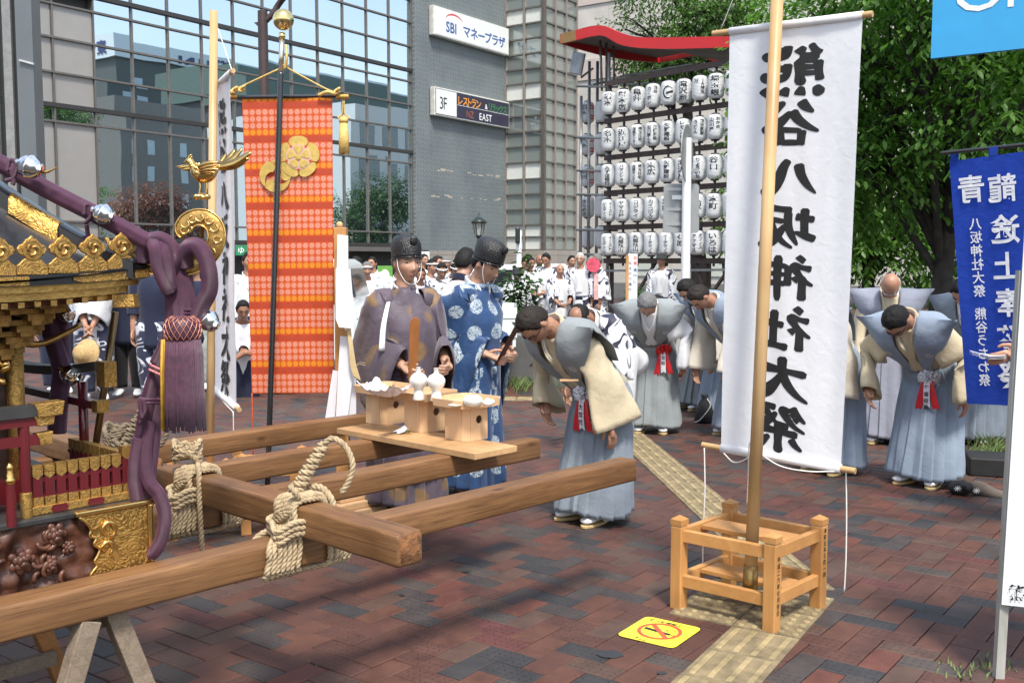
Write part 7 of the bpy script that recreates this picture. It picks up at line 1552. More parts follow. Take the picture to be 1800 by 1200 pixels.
mb = MB(); a = aty(748, 455, 50); mb.box(a, (.4, .3, .7)); mb.box(a+Vector((0, -.16, .02)), (.22, .02, .3)); tag(mb.build('meter_box', M_white, None, bevel=.02), 'white meter box on the stone base behind the crowd', 'box')
# ================================================================== VEHICLES
M_car = mat('white_car_paint', (.66, .7, .7), .25, var=.02, coat=.5); M_cwin = mat('car_window', (.015, .018, .02), .08, spec=.7); M_tyre = mat('tyre_rubber', (.015, .015, .015), .8)
def wheel(o, c, ax, r=.27):
 mb = MB(); x, y, d = fr(ax); mb.lathe([(r*.7, -.08), (r*.95, -.085), (r, -.06), (r, .06), (r*.95, .085), (r*.7, .08)], c, 22, ax); w = mb.build('wheel', M_tyre, o, smooth=True, auto=R(40)); mb = MB(); mb.lathe([(r*.68, -.07), (r*.68, .07), (r*.2, .085), (.01, .085)], c, 18, ax); mb.build('rim', mat('steel_rim', (.4, .4, .4), .35, .8), w, smooth=True, auto=R(40))
tr = thing('small_truck', 'small white flatbed truck parked behind the purple robed priest', 'truck', (-1.75, 12.2, 0)); Yt = 12.2
def xz(px, py): p = aty(px, py, Yt); return p.x, p.z
xb0 = xz(622, 530)[0]; xb1 = xb0+1.9; xc0 = xb0-1.25
mb = MB(); prof = [(xb0, .4), (xb0, 1.05), (xb0-.02, 1.12), (xb0-.1, 1.56), (xb0-.2, 1.62), (xc0+.45, 1.62), (xc0+.25, 1.55), (xc0+.02, 1.05), (xc0, .9), (xc0, .4)]; mb.prism([Vector((x, Yt, z)) for x, z in prof], (0, 1.4, 0)); mb.build('cab', M_car, tr, bevel=.03)
mb = MB(); mb.prism([Vector((x, Yt-.004, z)) for x, z in ((xb0-.07, 1.08), (xb0-.14, 1.52), (xc0+.5, 1.53), (xc0+.3, 1.08))], (0, .02, 0)); mb.build('side_window', M_cwin, tr); mb = MB(); mb.add([Vector((xb0+.001-.02*0, Yt+.12, 1.16)), Vector((xb0+.0, Yt+1.28, 1.16)), Vector((xb0-.075, Yt+1.22, 1.5)), Vector((xb0-.075, Yt+.18, 1.5))], [(0, 1, 2, 3)]); mb.build('rear_window', M_cwin, tr, solid=.02)
for y in (Yt, Yt+1.37): mb = MB(); mb.box(((xb0+xb1)/2+.03, y+.015, .86), (xb1-xb0, .03, .36)); mb.box(((xb0+xb1)/2+.03, y-.005, .93), (xb1-xb0, .012, .04)); mb.build('side_gate', M_car, tr, bevel=.006)
mb = MB(); mb.box(((xb0+xb1)/2+.03, Yt+.7, .62), (xb1-xb0, 1.36, .1)); mb.build('bed', M_car, tr); mb = MB(); mb.box((xb1+.03, Yt+.7, .86), (.03, 1.36, .36)); mb.build('tailgate', M_car, tr)
for x in (xc0+.35, xb1-.5):
 for y in (Yt+.1, Yt+1.3): wheel(tr, Vector((x, y, .27)), (0, -1, 0))
Yv = 24.; va = aty(768, 500, Yv); vn = thing('white_van', 'white van parked behind the crowd with headbands', 'van', (va.x+1.6, Yv, 0)); x0 = va.x
prof = [(x0, .35), (x0, .85), (x0+.1, 1.0), (x0+.55, 1.42), (x0+.7, 1.5), (x0+3.0, 1.52), (x0+3.15, 1.4), (x0+3.25, .9), (x0+3.25, .35)]; mb = MB(); mb.prism([Vector((x, Yv, z)) for x, z in prof], (0, 1.5, 0)); mb.build('body', M_car, vn, bevel=.04)
for a, b in ((.45, 1.15), (1.22, 2.1), (2.18, 3.0)): mb = MB(); mb.prism([Vector((x0+x, Yv-.004, z)) for x, z in ((a-.22 if a < .5 else a, .98), (a+.12 if a < .5 else a, 1.38), (b, 1.39), (b, .98))], (0, .02, 0)); mb.build('side_window', M_cwin, vn)
for x in (x0+.6, x0+2.6):
 for y in (Yv+.08, Yv+1.42): wheel(vn, Vector((x, y, .28)), (0, -1, 0))
# ================================================================== PEOPLE
def skin(name, c):
 m, nt, p, L = base(name); tc = nd(nt, 'ShaderNodeTexCoord'); n = nd(nt, 'ShaderNodeTexNoise', i_Scale=14., i_Detail=5.); L(tc.outputs['Object'], n.inputs['Vector']); r = ramp(nt, [(.3, [c[0]*.8, c[1]*.72, c[2]*.68]), (.7, [c[0]*1.1, c[1]*1.1, c[2]*1.1])]); L(n.outputs['Fac'], r.inputs[0]); L(r.outputs[0], p.inputs['Base Color']); p.inputs['Roughness'].default_value = .48; p.inputs['Subsurface Weight'].default_value = .0
 b = nd(nt, 'ShaderNodeBump', i_Strength=.12, i_Distance=.003); n2 = nd(nt, 'ShaderNodeTexNoise', i_Scale=170., i_Detail=2.); L(tc.outputs['Object'], n2.inputs['Vector']); L(n2.outputs['Fac'], b.inputs['Height']); L(b.outputs[0], p.inputs['Normal']); return m
SK = [skin('skin_tan', (.40, .215, .14)), skin('skin_light', (.48, .28, .19)), skin('skin_brown', (.29, .145, .09))]
def hairm(name, c):
 m, nt, p, L = base(name); tc = nd(nt, 'ShaderNodeTexCoord'); mp = nd(nt, 'ShaderNodeMapping'); mp.inputs['Scale'].default_value = (90, 25, 25); L(tc.outputs['Object'], mp.inputs[0]); n = nd(nt, 'ShaderNodeTexNoise', i_Scale=2.4, i_Detail=4., i_Distortion=.6); L(mp.outputs[0], n.inputs['Vector']); r = ramp(nt, [(.3, [x*.65 for x in c]), (.7, [x*1.3 for x in c])]); L(n.outputs['Fac'], r.inputs[0]); L(r.outputs[0], p.inputs['Base Color']); p.inputs['Roughness'].default_value = .62; p.inputs['Specular IOR Level'].default_value = .2; b = nd(nt, 'ShaderNodeBump', i_Strength=.6, i_Distance=.005); L(n.outputs['Fac'], b.inputs['Height']); L(b.outputs[0], p.inputs['Normal']); return m
HAIR = {'black': hairm('black_hair', (.012, .011, .011)), 'grey': hairm('grey_hair', (.16, .16, .16)), 'dark': hairm('dark_brown_hair', (.022, .017, .014)), 'white': hairm('white_hair', (.45, .45, .44)), 'thin': hairm('thinning_hair', (.06, .04, .032))}
M_eye = mat('dark_eye', (.015, .012, .01), .2); M_lip = mat('lip', (.24, .095, .075), .5, var=.1); M_brow = mat('eyebrow_hair', (.02, .017, .015), .8); M_tabi = cloth('white_tabi', (.78, .78, .78), .03, 500); M_sole = mat('straw_sole', (.5, .36, .17), .7, var=.15, vs=60); M_glass_f = mat('spectacle_frame', (.03, .03, .032), .3); M_wcol = cloth('white_collar', (.8, .8, .8), .02, 600)
K_GREY = cloth('blue_grey_linen', (.235, .275, .32), .07, 420); K_GREY2 = cloth('grey_linen', (.25, .275, .285), .07, 420); K_BLUE = cloth('pale_blue_linen', (.25, .305, .385), .06, 420); K_CREAM = cloth('cream_ramie', (.66, .56, .38), .05, 420, trans=.12); K_WHITE = cloth('white_ramie', (.76, .77, .79), .03, 420, trans=.12); K_CREAM2 = cloth('pale_cream_ramie', (.66, .61, .52), .05, 420, trans=.12); K_NAVY = cloth('navy_cotton', (.017, .022, .05), .1, 420); K_BLACK = cloth('black_cotton_cloth', (.014, .014, .017), .1, 420)
M_sash = cloth('dark_sash', (.07, .08, .09), .1, 300); M_ros = mat('white_satin', (.76, .76, .8), .4, var=.04); M_rrib = mat('red_satin', (.6, .02, .03), .35, var=.08); M_crest = mat('white_crest_print', (.62, .64, .66), .8)
def pat_cloth(name, basec, motif, scale, kind):
 """woven robe with medallions or dyed swirls placed by the cloth's own UV"""
 m, nt, p, L = base(name); tc = nd(nt, 'ShaderNodeTexCoord'); src = tc.outputs['UV']
 if kind == 'disc':
  v = nd(nt, 'ShaderNodeTexVoronoi', i_Scale=scale, i_Randomness=.18); L(src, v.inputs['Vector']); r = ramp(nt, [(.30, (1, 1, 1)), (.325, (0, 0, 0))]); L(v.outputs['Distance'], r.inputs[0])
  n = nd(nt, 'ShaderNodeTexNoise', i_Scale=scale*7, i_Detail=2., i_Distortion=2.5); L(src, n.inputs['Vector']); r2 = ramp(nt, [(.44, (.15,)*3), (.52, (1,)*3)]); L(n.outputs['Fac'], r2.inputs[0])
 elif kind == 'blot':
  v = nd(nt, 'ShaderNodeTexVoronoi', i_Scale=scale, i_Randomness=.5); L(src, v.inputs['Vector']); r = ramp(nt, [(.32, (1, 1, 1)), (.38, (0, 0, 0))]); L(v.outputs['Distance'], r.inputs[0])
  n = nd(nt, 'ShaderNodeTexNoise', i_Scale=scale*4, i_Detail=3.); L(src, n.inputs['Vector']); r2 = ramp(nt, [(.25, (.35,)*3), (.65, (.9,)*3)]); L(n.outputs['Fac'], r2.inputs[0])
 else:
  n0 = nd(nt, 'ShaderNodeTexNoise', i_Scale=scale, i_Detail=0., i_Distortion=1.); L(src, n0.inputs['Vector']); ml = nd(nt, 'ShaderNodeMath', operation='MULTIPLY'); ml.inputs[1].default_value = 22.; L(n0.outputs['Fac'], ml.inputs[0]); sn = nd(nt, 'ShaderNodeMath', operation='SINE'); L(ml.outputs[0], sn.inputs[0]); r = ramp(nt, [(.58, (0, 0, 0)), (.66, (1, 1, 1))] if kind == 'swirl' else [(.3, (0, 0, 0)), (.36, (1, 1, 1))]); L(sn.outputs[0], r.inputs[0])
  n1 = nd(nt, 'ShaderNodeTexNoise', i_Scale=scale*.8); L(src, n1.inputs['Vector']); r2 = ramp(nt, [(.42, (0,)*3), (.47, (1,)*3)]); L(n1.outputs['Fac'], r2.inputs[0])
 mu = nd(nt, 'ShaderNodeMath', operation='MULTIPLY'); L(r.outputs[0], mu.inputs[0]); L(r2.outputs[0], mu.inputs[1])
 mx = nd(nt, 'ShaderNodeMix', data_type='RGBA'); L(mu.outputs[0], mx.inputs[0]); mx.inputs[6].default_value = (*basec, 1); mx.inputs[7].default_value = (*motif, 1)
 nn = nd(nt, 'ShaderNodeTexNoise', i_Scale=13., i_Detail=4., i_Distortion=1.); L(tc.outputs['Object'], nn.inputs['Vector']); rn = ramp(nt, [(.3, (.82,)*3), (.7, (1.15,)*3)]); L(nn.outputs['Fac'], rn.inputs[0]); m2 = nd(nt, 'ShaderNodeMix', data_type='RGBA', blend_type='MULTIPLY'); m2.inputs[0].default_value = 1; L(mx.outputs[2], m2.inputs[6]); L(rn.outputs[0], m2.inputs[7]); L(m2.outputs[2], p.inputs['Base Color'])
 b = nd(nt, 'ShaderNodeBump', i_Strength=.3, i_Distance=.02); L(nn.outputs['Fac'], b.inputs['Height']); L(b.outputs[0], p.inputs['Normal']); p.inputs['Roughness'].default_value = .6; p.inputs['Sheen Weight'].default_value = .2; return m
K_PURP = pat_cloth('purple_kariginu', (.088, .066, .09), (.22, .125, .035), 4.4, 'blot'); K_KARI = pat_cloth('blue_kariginu', (.012, .05, .145), (.42, .5, .55), 6., 'disc'); K_KARIC = pat_cloth('blue_brocade_collar', (.25, .36, .5), (.7, .75, .8), 22, 'swirl')
K_HAPPI = pat_cloth('white_happi_navy_sprays', (.74, .75, .78), (.02, .022, .05), 5., 'spray'); K_WAVE = pat_cloth('navy_wave_trousers', (.017, .022, .055), (.6, .62, .68), 6., 'swirl')
def head_pt(a, b):
 """a: angle round (0 = front), b: -pi/2 bottom .. pi/2 top -> point in head space (x right, y forward, z up)"""
 z = math.sin(b); c = math.cos(b); x, y = math.sin(a)*c, math.cos(a)*c
 X, Y, Z = x*.077, y*.096, z*.118
 jaw = sstep(.1, -.95, z); X *= 1-.30*jaw;
 if y > 0: Y *= 1-.05*jaw
 else: Y = Y*(1-.35*sstep(-.25, -.9, z));
 Y += .012*jaw*(1 if y > 0 else .5)
 if y > 0:
  g = lambda cx, cz, sx, sz: math.exp(-((X-cx)/sx)**2-((Z-cz)/sz)**2)
  Y += .022*g(0, -.028, .0125, .017)+.011*g(0, -.004, .010, .026)                    # nose
  Y -= .0095*(g(.031, .012, .016, .010)+g(-.031, .012, .016, .010)); Y += .005*(g(.03, .033, .022, .009)+g(-.03, .033, .022, .009))
  Y += .005*g(0, -.056, .020, .005)+.005*g(0, -.068, .018, .005)-.003*g(0, -.062, .02, .003); Y += .008*g(0, -.092, .018, .014); Y += .004*(g(.042, -.02, .016, .018)+g(-.042, -.02, .016, .018)); Y -= .004*g(0, -.046, .012, .006)
 return Vector((X, Y, Z))
class Pose: pass
def ik(S, T, l1, l2, pole):
 d = T-S; D = min(d.length, (l1+l2)*.995); dn = d.normalized(); a = (l1*l1-l2*l2+D*D)/(2*D); h = math.sqrt(max(0, l1*l1-a*a)); p = pole-dn*pole.dot(dn); p = p.normalized(); E = S+dn*a+p*h; return E, S+dn*D
def make_pose(bend=0., pitch=0., turn=0., hands=None, poles=None, lean=0.):
 q = Pose(); b = R(bend); q.b = b; q.X = Vector((1, 0, 0)); q.u = Vector((math.sin(R(lean)), -math.sin(b), math.cos(b))).normalized(); q.n = q.X.cross(q.u)*-1; q.n = Vector((0, -math.cos(b), -math.sin(b)))
 q.P = Vector((0, .13*math.sin(b), .875-.02*math.sin(b))); q.N = q.P+q.u*.505; ph = b+R(pitch); uh = Vector((0, -math.sin(ph), math.cos(ph))); fh = Vector((0, -math.cos(ph), -math.sin(ph))); t = R(turn); rot = Matrix.Rotation(t, 3, uh); fh = rot @ fh; q.uh, q.fh = uh, fh; q.xh = fh.cross(uh)*-1; q.xh = uh.cross(fh)
 if q.xh.x < 0 and abs(turn) < 90: q.xh = -q.xh
 q.H = q.N+(q.u+uh)*.047+uh*.088+fh*.018; q.arm = {}
 for s in (-1, 1):
  S = q.N-q.u*.062+q.X*(s*.172); T = (hands or {}).get(s) or (S+Vector((s*.05, -.05, -.53))); po = (poles or {}).get(s) or Vector((s*.6, .7, -.1)); E, Wt = ik(S, Vector(T), .285, .25, po); q.arm[s] = (S, E, Wt)
 return q
def hp(q, v): return q.H+q.xh*v.x+q.fh*v.y+q.uh*v.z
def tp(q, x, s, f): return q.P+q.X*x+q.u*s+q.n*f
def hand(mb, Wt, E, side, q, curl=.35, grip=None):
 d = (Wt-E).normalized(); inward = (Vector((-side, 0, 0))-d*(-side*d.x)).normalized(); across = d.cross(inward)*1.0; across = across.normalized()
 if across.y > 0 and abs(across.y) > .2: across = -across                # thumb side faces forward
 palm = inward
 mb.tube([Wt-d*.02, Wt+d*.02, Wt+d*.055, Wt+d*.088], [.026, .031, .038, .034], 10, flat=.62)
 for k, (o, l) in enumerate(((-.027, .062), (-.009, .075), (.010, .08), (.028, .072))):
  o = -o; P = [Wt+d*.07+across*o*.9]; dd = d.copy(); L_ = [.03, l*.5, l*.33, l*.28]; c = 0
  for i, ln in enumerate(L_):
   if i: c += curl*(1.1 if i == 1 else .9)
   dv = (d*math.cos(c)+palm*math.sin(c)+across*o*1.2).normalized(); P.append(P[-1]+dv*ln)
  mb.tube(P, [.0105, .0105, .0098, .009, .0072], 7)
 P = [Wt+d*.015+across*.022, Wt+d*.045+across*.046+palm*.008, Wt+d*.075+across*.055+palm*.022, Wt+d*.098+across*.05+palm*.032]; mb.tube(P, [.014, .0135, .0115, .0085], 7)
 return d, palm, across
def limb_rings(mb, P, rad): mb.tube(spline(P, 4), [interp([(i/(len(rad)-1), r) for i, r in enumerate(rad)], k/(4*(len(P)-1))) for k in range(4*(len(P)-1)+1)], 12)
def sleeve(mb, q, s, r0, h0, h1, w1, frac=.86, seg=28, seed=0, pouch=1., n=16):
 S, E, Wt = q.arm[s]; En = E+(Wt-E)*frac; path = spline([S-q.X*(s*.075)+q.u*.01, S, S.lerp(E, .5), E, E.lerp(En, .5), En], 4); rs = []
 g = Vector((0, 0, -1)); m = len(path)
 for i, p in enumerate(path):
  t = i/(m-1); d = (path[min(m-1, i+1)]-path[max(0, i-1)]).normalized(); dn = g-d*g.dot(d); back = Vector((s*.15, 1, 0)); bk = (back-d*back.dot(d)).normalized(); wgt = min(1, dn.length*1.3); dn = (dn*wgt+bk*(1-wgt)).normalized(); sd = d.cross(dn).normalized()
  h = lerp(r0, h0, sstep(.1, .45, t)) if t < .45 else lerp(h0, h1, sstep(.4, 1, t)); w = lerp(r0, w1, sstep(.15, .8, t)); c = p+dn*(h-r0)*.95*pouch; row = []
  for k in range(seg):
   a = 2*math.pi*k/seg; ca, sa = math.cos(a), math.sin(a); sq_ = 1+.10*abs(math.sin(2*a))*sstep(.3, 1, t); v = c+dn*(ca*h*sq_)+sd*(sa*w*sq_); nz = noise.noise(Vector((v.x*7+seed, v.y*7, v.z*5+s)))*.022+noise.noise(Vector((v.x*17+seed, v.y*17, v.z*9+s)))*.010; row.append(v+sd*(nz*(1 if sa >= 0 else -1))+dn*nz*.3)
  rs.append(row)
 mb.rings(rs, cap=(False, False), uvm=.8); return En
def torso_loft(mb, q, tab, seg=36, seed=0, s_bot=None, fold=.006):
 rs = []
 for (s, w, f, fo) in tab:
  row = []
  for k in range(seg):
   a = 2*math.pi*k/seg; x = math.sin(a)*w; y = math.cos(a)*f+fo; v = tp(q, x, s, y); nz = noise.noise(Vector((x*9+seed, s*5, y*9)))*fold*1.6+noise.noise(Vector((x*22+seed, s*9, y*22)))*fold*.6; row.append(v+(q.X*math.sin(a)+q.n*math.cos(a))*nz)
  rs.append(row)
 mb.rings(rs, cap=(False, False), uvm=1.15)
TORSO = [(-.14, .175, .13, 0), (-.05, .172, .128, 0), (.05, .162, .118, 0), (.14, .165, .12, .0), (.24, .175, .128, .0), (.34, .184, .13, 0), (.42, .182, .118, -.005), (.465, .155, .102, -.01), (.495, .115, .088, -.012), (.515, .085, .078, -.012), (.535, .068, .066, -.008)]
def collar(q, o, m, width, spread, low, lift, name='collar'):
 for s in (1, -1):
  path = spline([tp(q, 0, .56, -.075), tp(q, s*.05*spread, .553, -.058), tp(q, s*.072*spread, .53, -.01), tp(q, s*.07*spread, .50, .055), tp(q, s*.05, .43, .118+lift), tp(q, s*.015, .34, .137+lift), tp(q, -s*.03, low, .133+lift)], 5); rs = []
  for i, p in enumerate(path):
   d = (path[min(len(path)-1, i+1)]-path[max(0, i-1)]).normalized(); c = q.P+q.u*((p-q.P).dot(q.u)); out = (p-c-q.n*.0); out = (out-d*out.dot(d)).normalized(); sd = d.cross(out).normalized(); off = .0015 if s > 0 else 0; rs.append([p+out*(.006+off)+sd*(width/2), p+out*(.009+off), p+out*(.006+off)-sd*(width/2), p-out*.004-sd*(width/2), p-out*.004+sd*(width/2)])
  mb = MB(); mb.rings(rs); mb.build(name, m, o, smooth=True, world=False, auto=R(50))
def hakama(q, o, m, hem=.07, w=(.17, .205, .235, .268), f=(.127, .168, .195, .225), split=.10, seed=0, seg=120, name='hakama', pleat=.021, top=.10):
 rs = []; n = 34; wc = q.P+q.u*top
 for i in range(n+1):
  t = i/n; z = None; k1 = sstep(0, .35, t); axy = (q.n*(1-k1)+Vector((0, -1, 0))*k1).normalized(); c = wc.lerp(Vector((0, .02+.05*math.sin(q.b), hem)), t); c = Vector((0, lerp(lerp(wc.y, q.P.y+.02, sstep(0, .2, t)), .02+.03*math.sin(q.b), sstep(.15, 1, t)), lerp(wc.z, hem, t))); W_ = interp([(0, w[0]), (.18, w[1]), (.6, w[2]), (1, w[3])], t); F_ = interp([(0, f[0]), (.18, f[1]), (.6, f[2]), (1, f[3])], t); row = []
  for k in range(seg):
   a = 2*math.pi*k/seg; aa = (a+math.pi) % (2*math.pi)-math.pi
   ph = (aa*3.1+(.25 if aa > 0 else -.25)) % 1.0; saw = (ph if aa > 0 else 1-ph); pl_ = pleat*(.35+.9*t)*(saw-.5)*(1 if abs(aa) < 2.3 else .4)
   mid = -split*.4*math.exp(-(aa/.16)**2)*sstep(.12, .9, t)*F_; rr_ = 1+.028*noise.noise(Vector((math.sin(a)*2.3+seed, math.cos(a)*2.3, t*2.2+seed)))+.05*t*noise.noise(Vector((math.sin(a)*3.5+seed, math.cos(a)*3.5, t*5))) ; hz = .014*math.sin(3*a+seed)*sstep(.85, 1, t)
   row.append(c+Vector((1, 0, 0))*(math.sin(a)*(W_*rr_+pl_))+axy*(math.cos(a)*(F_*rr_+pl_)+mid)+Vector((0, 0, hz)))
  rs.append(row)
 mb = MB(); mb.rings(rs, cap=(False, False), uvm=1.5); return mb.build(name, m, o, smooth=True, world=False, solid=.004, auto=R(38))
def belt(q, o, m, s0, s1, name='sash', k=1.05):
 rs = []
 for s, e in ((s0, .98), (s0, 1.02), ((s0+s1)/2, 1.03), (s1, 1.02), (s1, .98)): rs.append([tp(q, math.sin(a)*.166*k*e, s, math.cos(a)*.122*k*e) for a in [2*math.pi*i/32 for i in range(32)]])
 mb = MB(); mb.rings(rs, cap=(False, False)); return mb.build(name, m, o, smooth=True, world=False)
def feet(q, o, tabi, sole, dx=.085, toe=.0, splay=10):
 for s in (-1, 1):
  x = s*dx; y0 = .055; a = R(splay)*s; d = Vector((math.sin(a), -math.cos(a), 0)); c = Vector((x, y0, 0)); mb = MB(); P = [c-d*.015+Vector((0, 0, .075)), c+d*.03+Vector((0, 0, .072)), c+d*.09+Vector((0, 0, .058)), c+d*.15+Vector((0, 0, .046)), c+d*.20+Vector((0, 0, .042)), c+d*.215+Vector((0, 0, .04))]; sd = Vector((d.y, -d.x, 0))
  rs = []
  for p, w, h in zip(P, (.03, .038, .043, .047, .038, .012), (.045, .047, .033, .022, .017, .008)): rs.append([p+sd*(w*math.cos(t))+Vector((0, 0, h*math.sin(t))) for t in [k*.5236 for k in range(12)]])
  mb.rings(rs); mb.tube([c+d*.02+Vector((0, 0, .06)), c+d*.0+Vector((0, 0, .16))], [.042, .045], 12); f = mb.build('tabi' if tabi is M_tabi else 'shoe', tabi, o, smooth=True, world=False)
  if sole:
   mb = MB(); pr = [c+d*(.095+.135*math.cos(t))+sd*((.047+.006*math.cos(t))*math.sin(t)) for t in [k*.3142 for k in range(20)]]; mb.prism([p+Vector((0, 0, .002)) for p in pr], (0, 0, .018)); sn_ = mb.build('sandal', sole, o, world=False, bevel=.004)
   mb = MB(); top = c+d*.155+Vector((0, 0, .024))
   for e in (-1, 1): mb.tube(spline([top, c+d*.12+sd*(e*.03)+Vector((0, 0, .07)), c+d*.05+sd*(e*.046)+Vector((0, 0, .022))], 4), .006, 6)
   mb.build('sandal_strap', M_wcol, sn_, smooth=True, world=False)
def vest(q, o, m, seed=0, stiff=1., crest=True, wing=.36):
 kin = [(0, .015), (.2, .05), (.42, .078), (.5, .08), (.56, .06), (.64, .0), (1, .0)]; kout = [(0, .075), (.16, .12), (.34, .27), (.485, wing), (.515, wing), (.66, .27), (1, .12)]
 ku = [(0, .06), (.42, .515), (.5, .567), (.58, .515), (1, .06)]; kf = [(0, .142), (.12, .148), (.36, .150), (.45, .085), (.5, 0), (.55, -.085), (.64, -.14), (1, -.135)]
 def sp(s, t, v):
  x = lerp(interp(kin, t), interp(kout, t), v); k = sstep(.15, .36, x); f = interp(kf, t)*(1-.86*k); uu = interp(ku, t)+.004*math.sin(9*x+seed)+.03*k*sstep(.3, .5, t if t < .5 else 1-t)-.03*k*(1-abs(2*t-1)); return tp(q, s*x, uu, f+.006*noise.noise(Vector((x*8+seed, t*6, s))))
 mb = MB()
 for s in (1, -1):
  rows = [[sp(s, j/40, i/12) for i in range(13)] for j in range(41)]; mb.rings(rows if s > 0 else [r[::-1] for r in rows], close=False, uvm=.4)
 ve = mb.build('shoulder_vest', m, o, smooth=True, world=False, solid=.004, auto=R(50))
 if crest:
  for s in (1, -1):
   c = sp(s, .27, .55); e1 = (sp(s, .27, .75)-c).normalized(); e2 = (sp(s, .31, .55)-c); e2 = (e2-e1*e2.dot(e1)).normalized(); nn = e1.cross(e2); nn = nn if nn.dot(q.n) > 0 else -nn; mb = MB(); r = .024
   for k in range(20):
    a, b = .31416*k, .31416*(k+1); mb.add([c+nn*.006+(e1*math.cos(a)+e2*math.sin(a))*r*.8, c+nn*.006+(e1*math.cos(a)+e2*math.sin(a))*r, c+nn*.006+(e1*math.cos(b)+e2*math.sin(b))*r, c+nn*.006+(e1*math.cos(b)+e2*math.sin(b))*r*.8], [(0, 1, 2, 3)])
   for k in range(4): a = k*math.pi/2; mb.add([c+nn*.006+(e1*math.cos(a+d_)+e2*math.sin(a+d_))*r*rr_ for d_, rr_ in ((0, .12), (.45, .42), (0, .68), (-.45, .42))], [(0, 1, 2, 3)])
   mb.build('crest', M_crest, ve, world=False)
 return ve
def rosette(q, o, x, s, col, txt, f=.17):
 c = tp(q, x, s, f); nn = (q.n*.9+q.X*.2+Vector((0, 0, .25))).normalized(); ex, ey, _ = fr(nn); ro = bpy.data.objects.new('rosette', None); mb = MB()
 for L_, (r, z, cnt) in enumerate(((.075, 0, 11), (.058, .014, 9), (.04, .026, 7), (.022, .036, 5))):
  for k in range(cnt):
   a = 2*math.pi*k/cnt+L_*.4; d = ex*math.cos(a)+ey*math.sin(a); t = ex*-math.sin(a)+ey*math.cos(a); w = r*3.0/cnt*1.25; P0 = c+nn*z; rows = []
   for u in (0, .5, 1.): rows.append([P0+d*(r*(.15+.85*u))+t*(w*v*(.3+.7*u))+nn*(.014*u*(1-v*v)+.012*u*math.sin(v*4+k)) for v in (-1, -.5, 0, .5, 1)])
   mb.rings(rows, close=False)
 ros = mb.build('rosette', col, o, smooth=True, world=False, solid=.0015)
 for dx, m_, ln, z in ((-.035, M_rrib, .235, .0), (.03, M_rrib, .225, .002), (-.005, M_ros, .215, .008)):
  mb = MB(); rows = []; ang = .10 if m_ is M_rrib and dx > 0 else (-.06 if m_ is M_rrib else .03)
  for k in range(9):
   t = k/8; p = c+Vector((0, -.012-z-.012*math.sin(t*3), -ln*t))+Vector((1, 0, 0))*(dx*.4+dx*t*.9+ang*t*.3); w = .021+(.004 if m_ is M_rrib else .002)*t; rows.append([p-Vector((w, 0, 0)), p+Vector((0, -.002, (.014 if k == 8 else 0))), p+Vector((w, 0, 0))])
  mb.rings(rows, close=False); rb = mb.build('ribbon', m_, ros, world=False, solid=.001)
  if m_ is M_ros and txt:
   mb = MB(); put_text(mb, txt, lambda a_, b_: c+Vector((a_+.002+dx*.4, -.027-z, -.055+b_)), .036, .02, True, .046); mb.build('lettering', M_ink, ros, world=False)
def happi_top(q, o, m, seed): pass
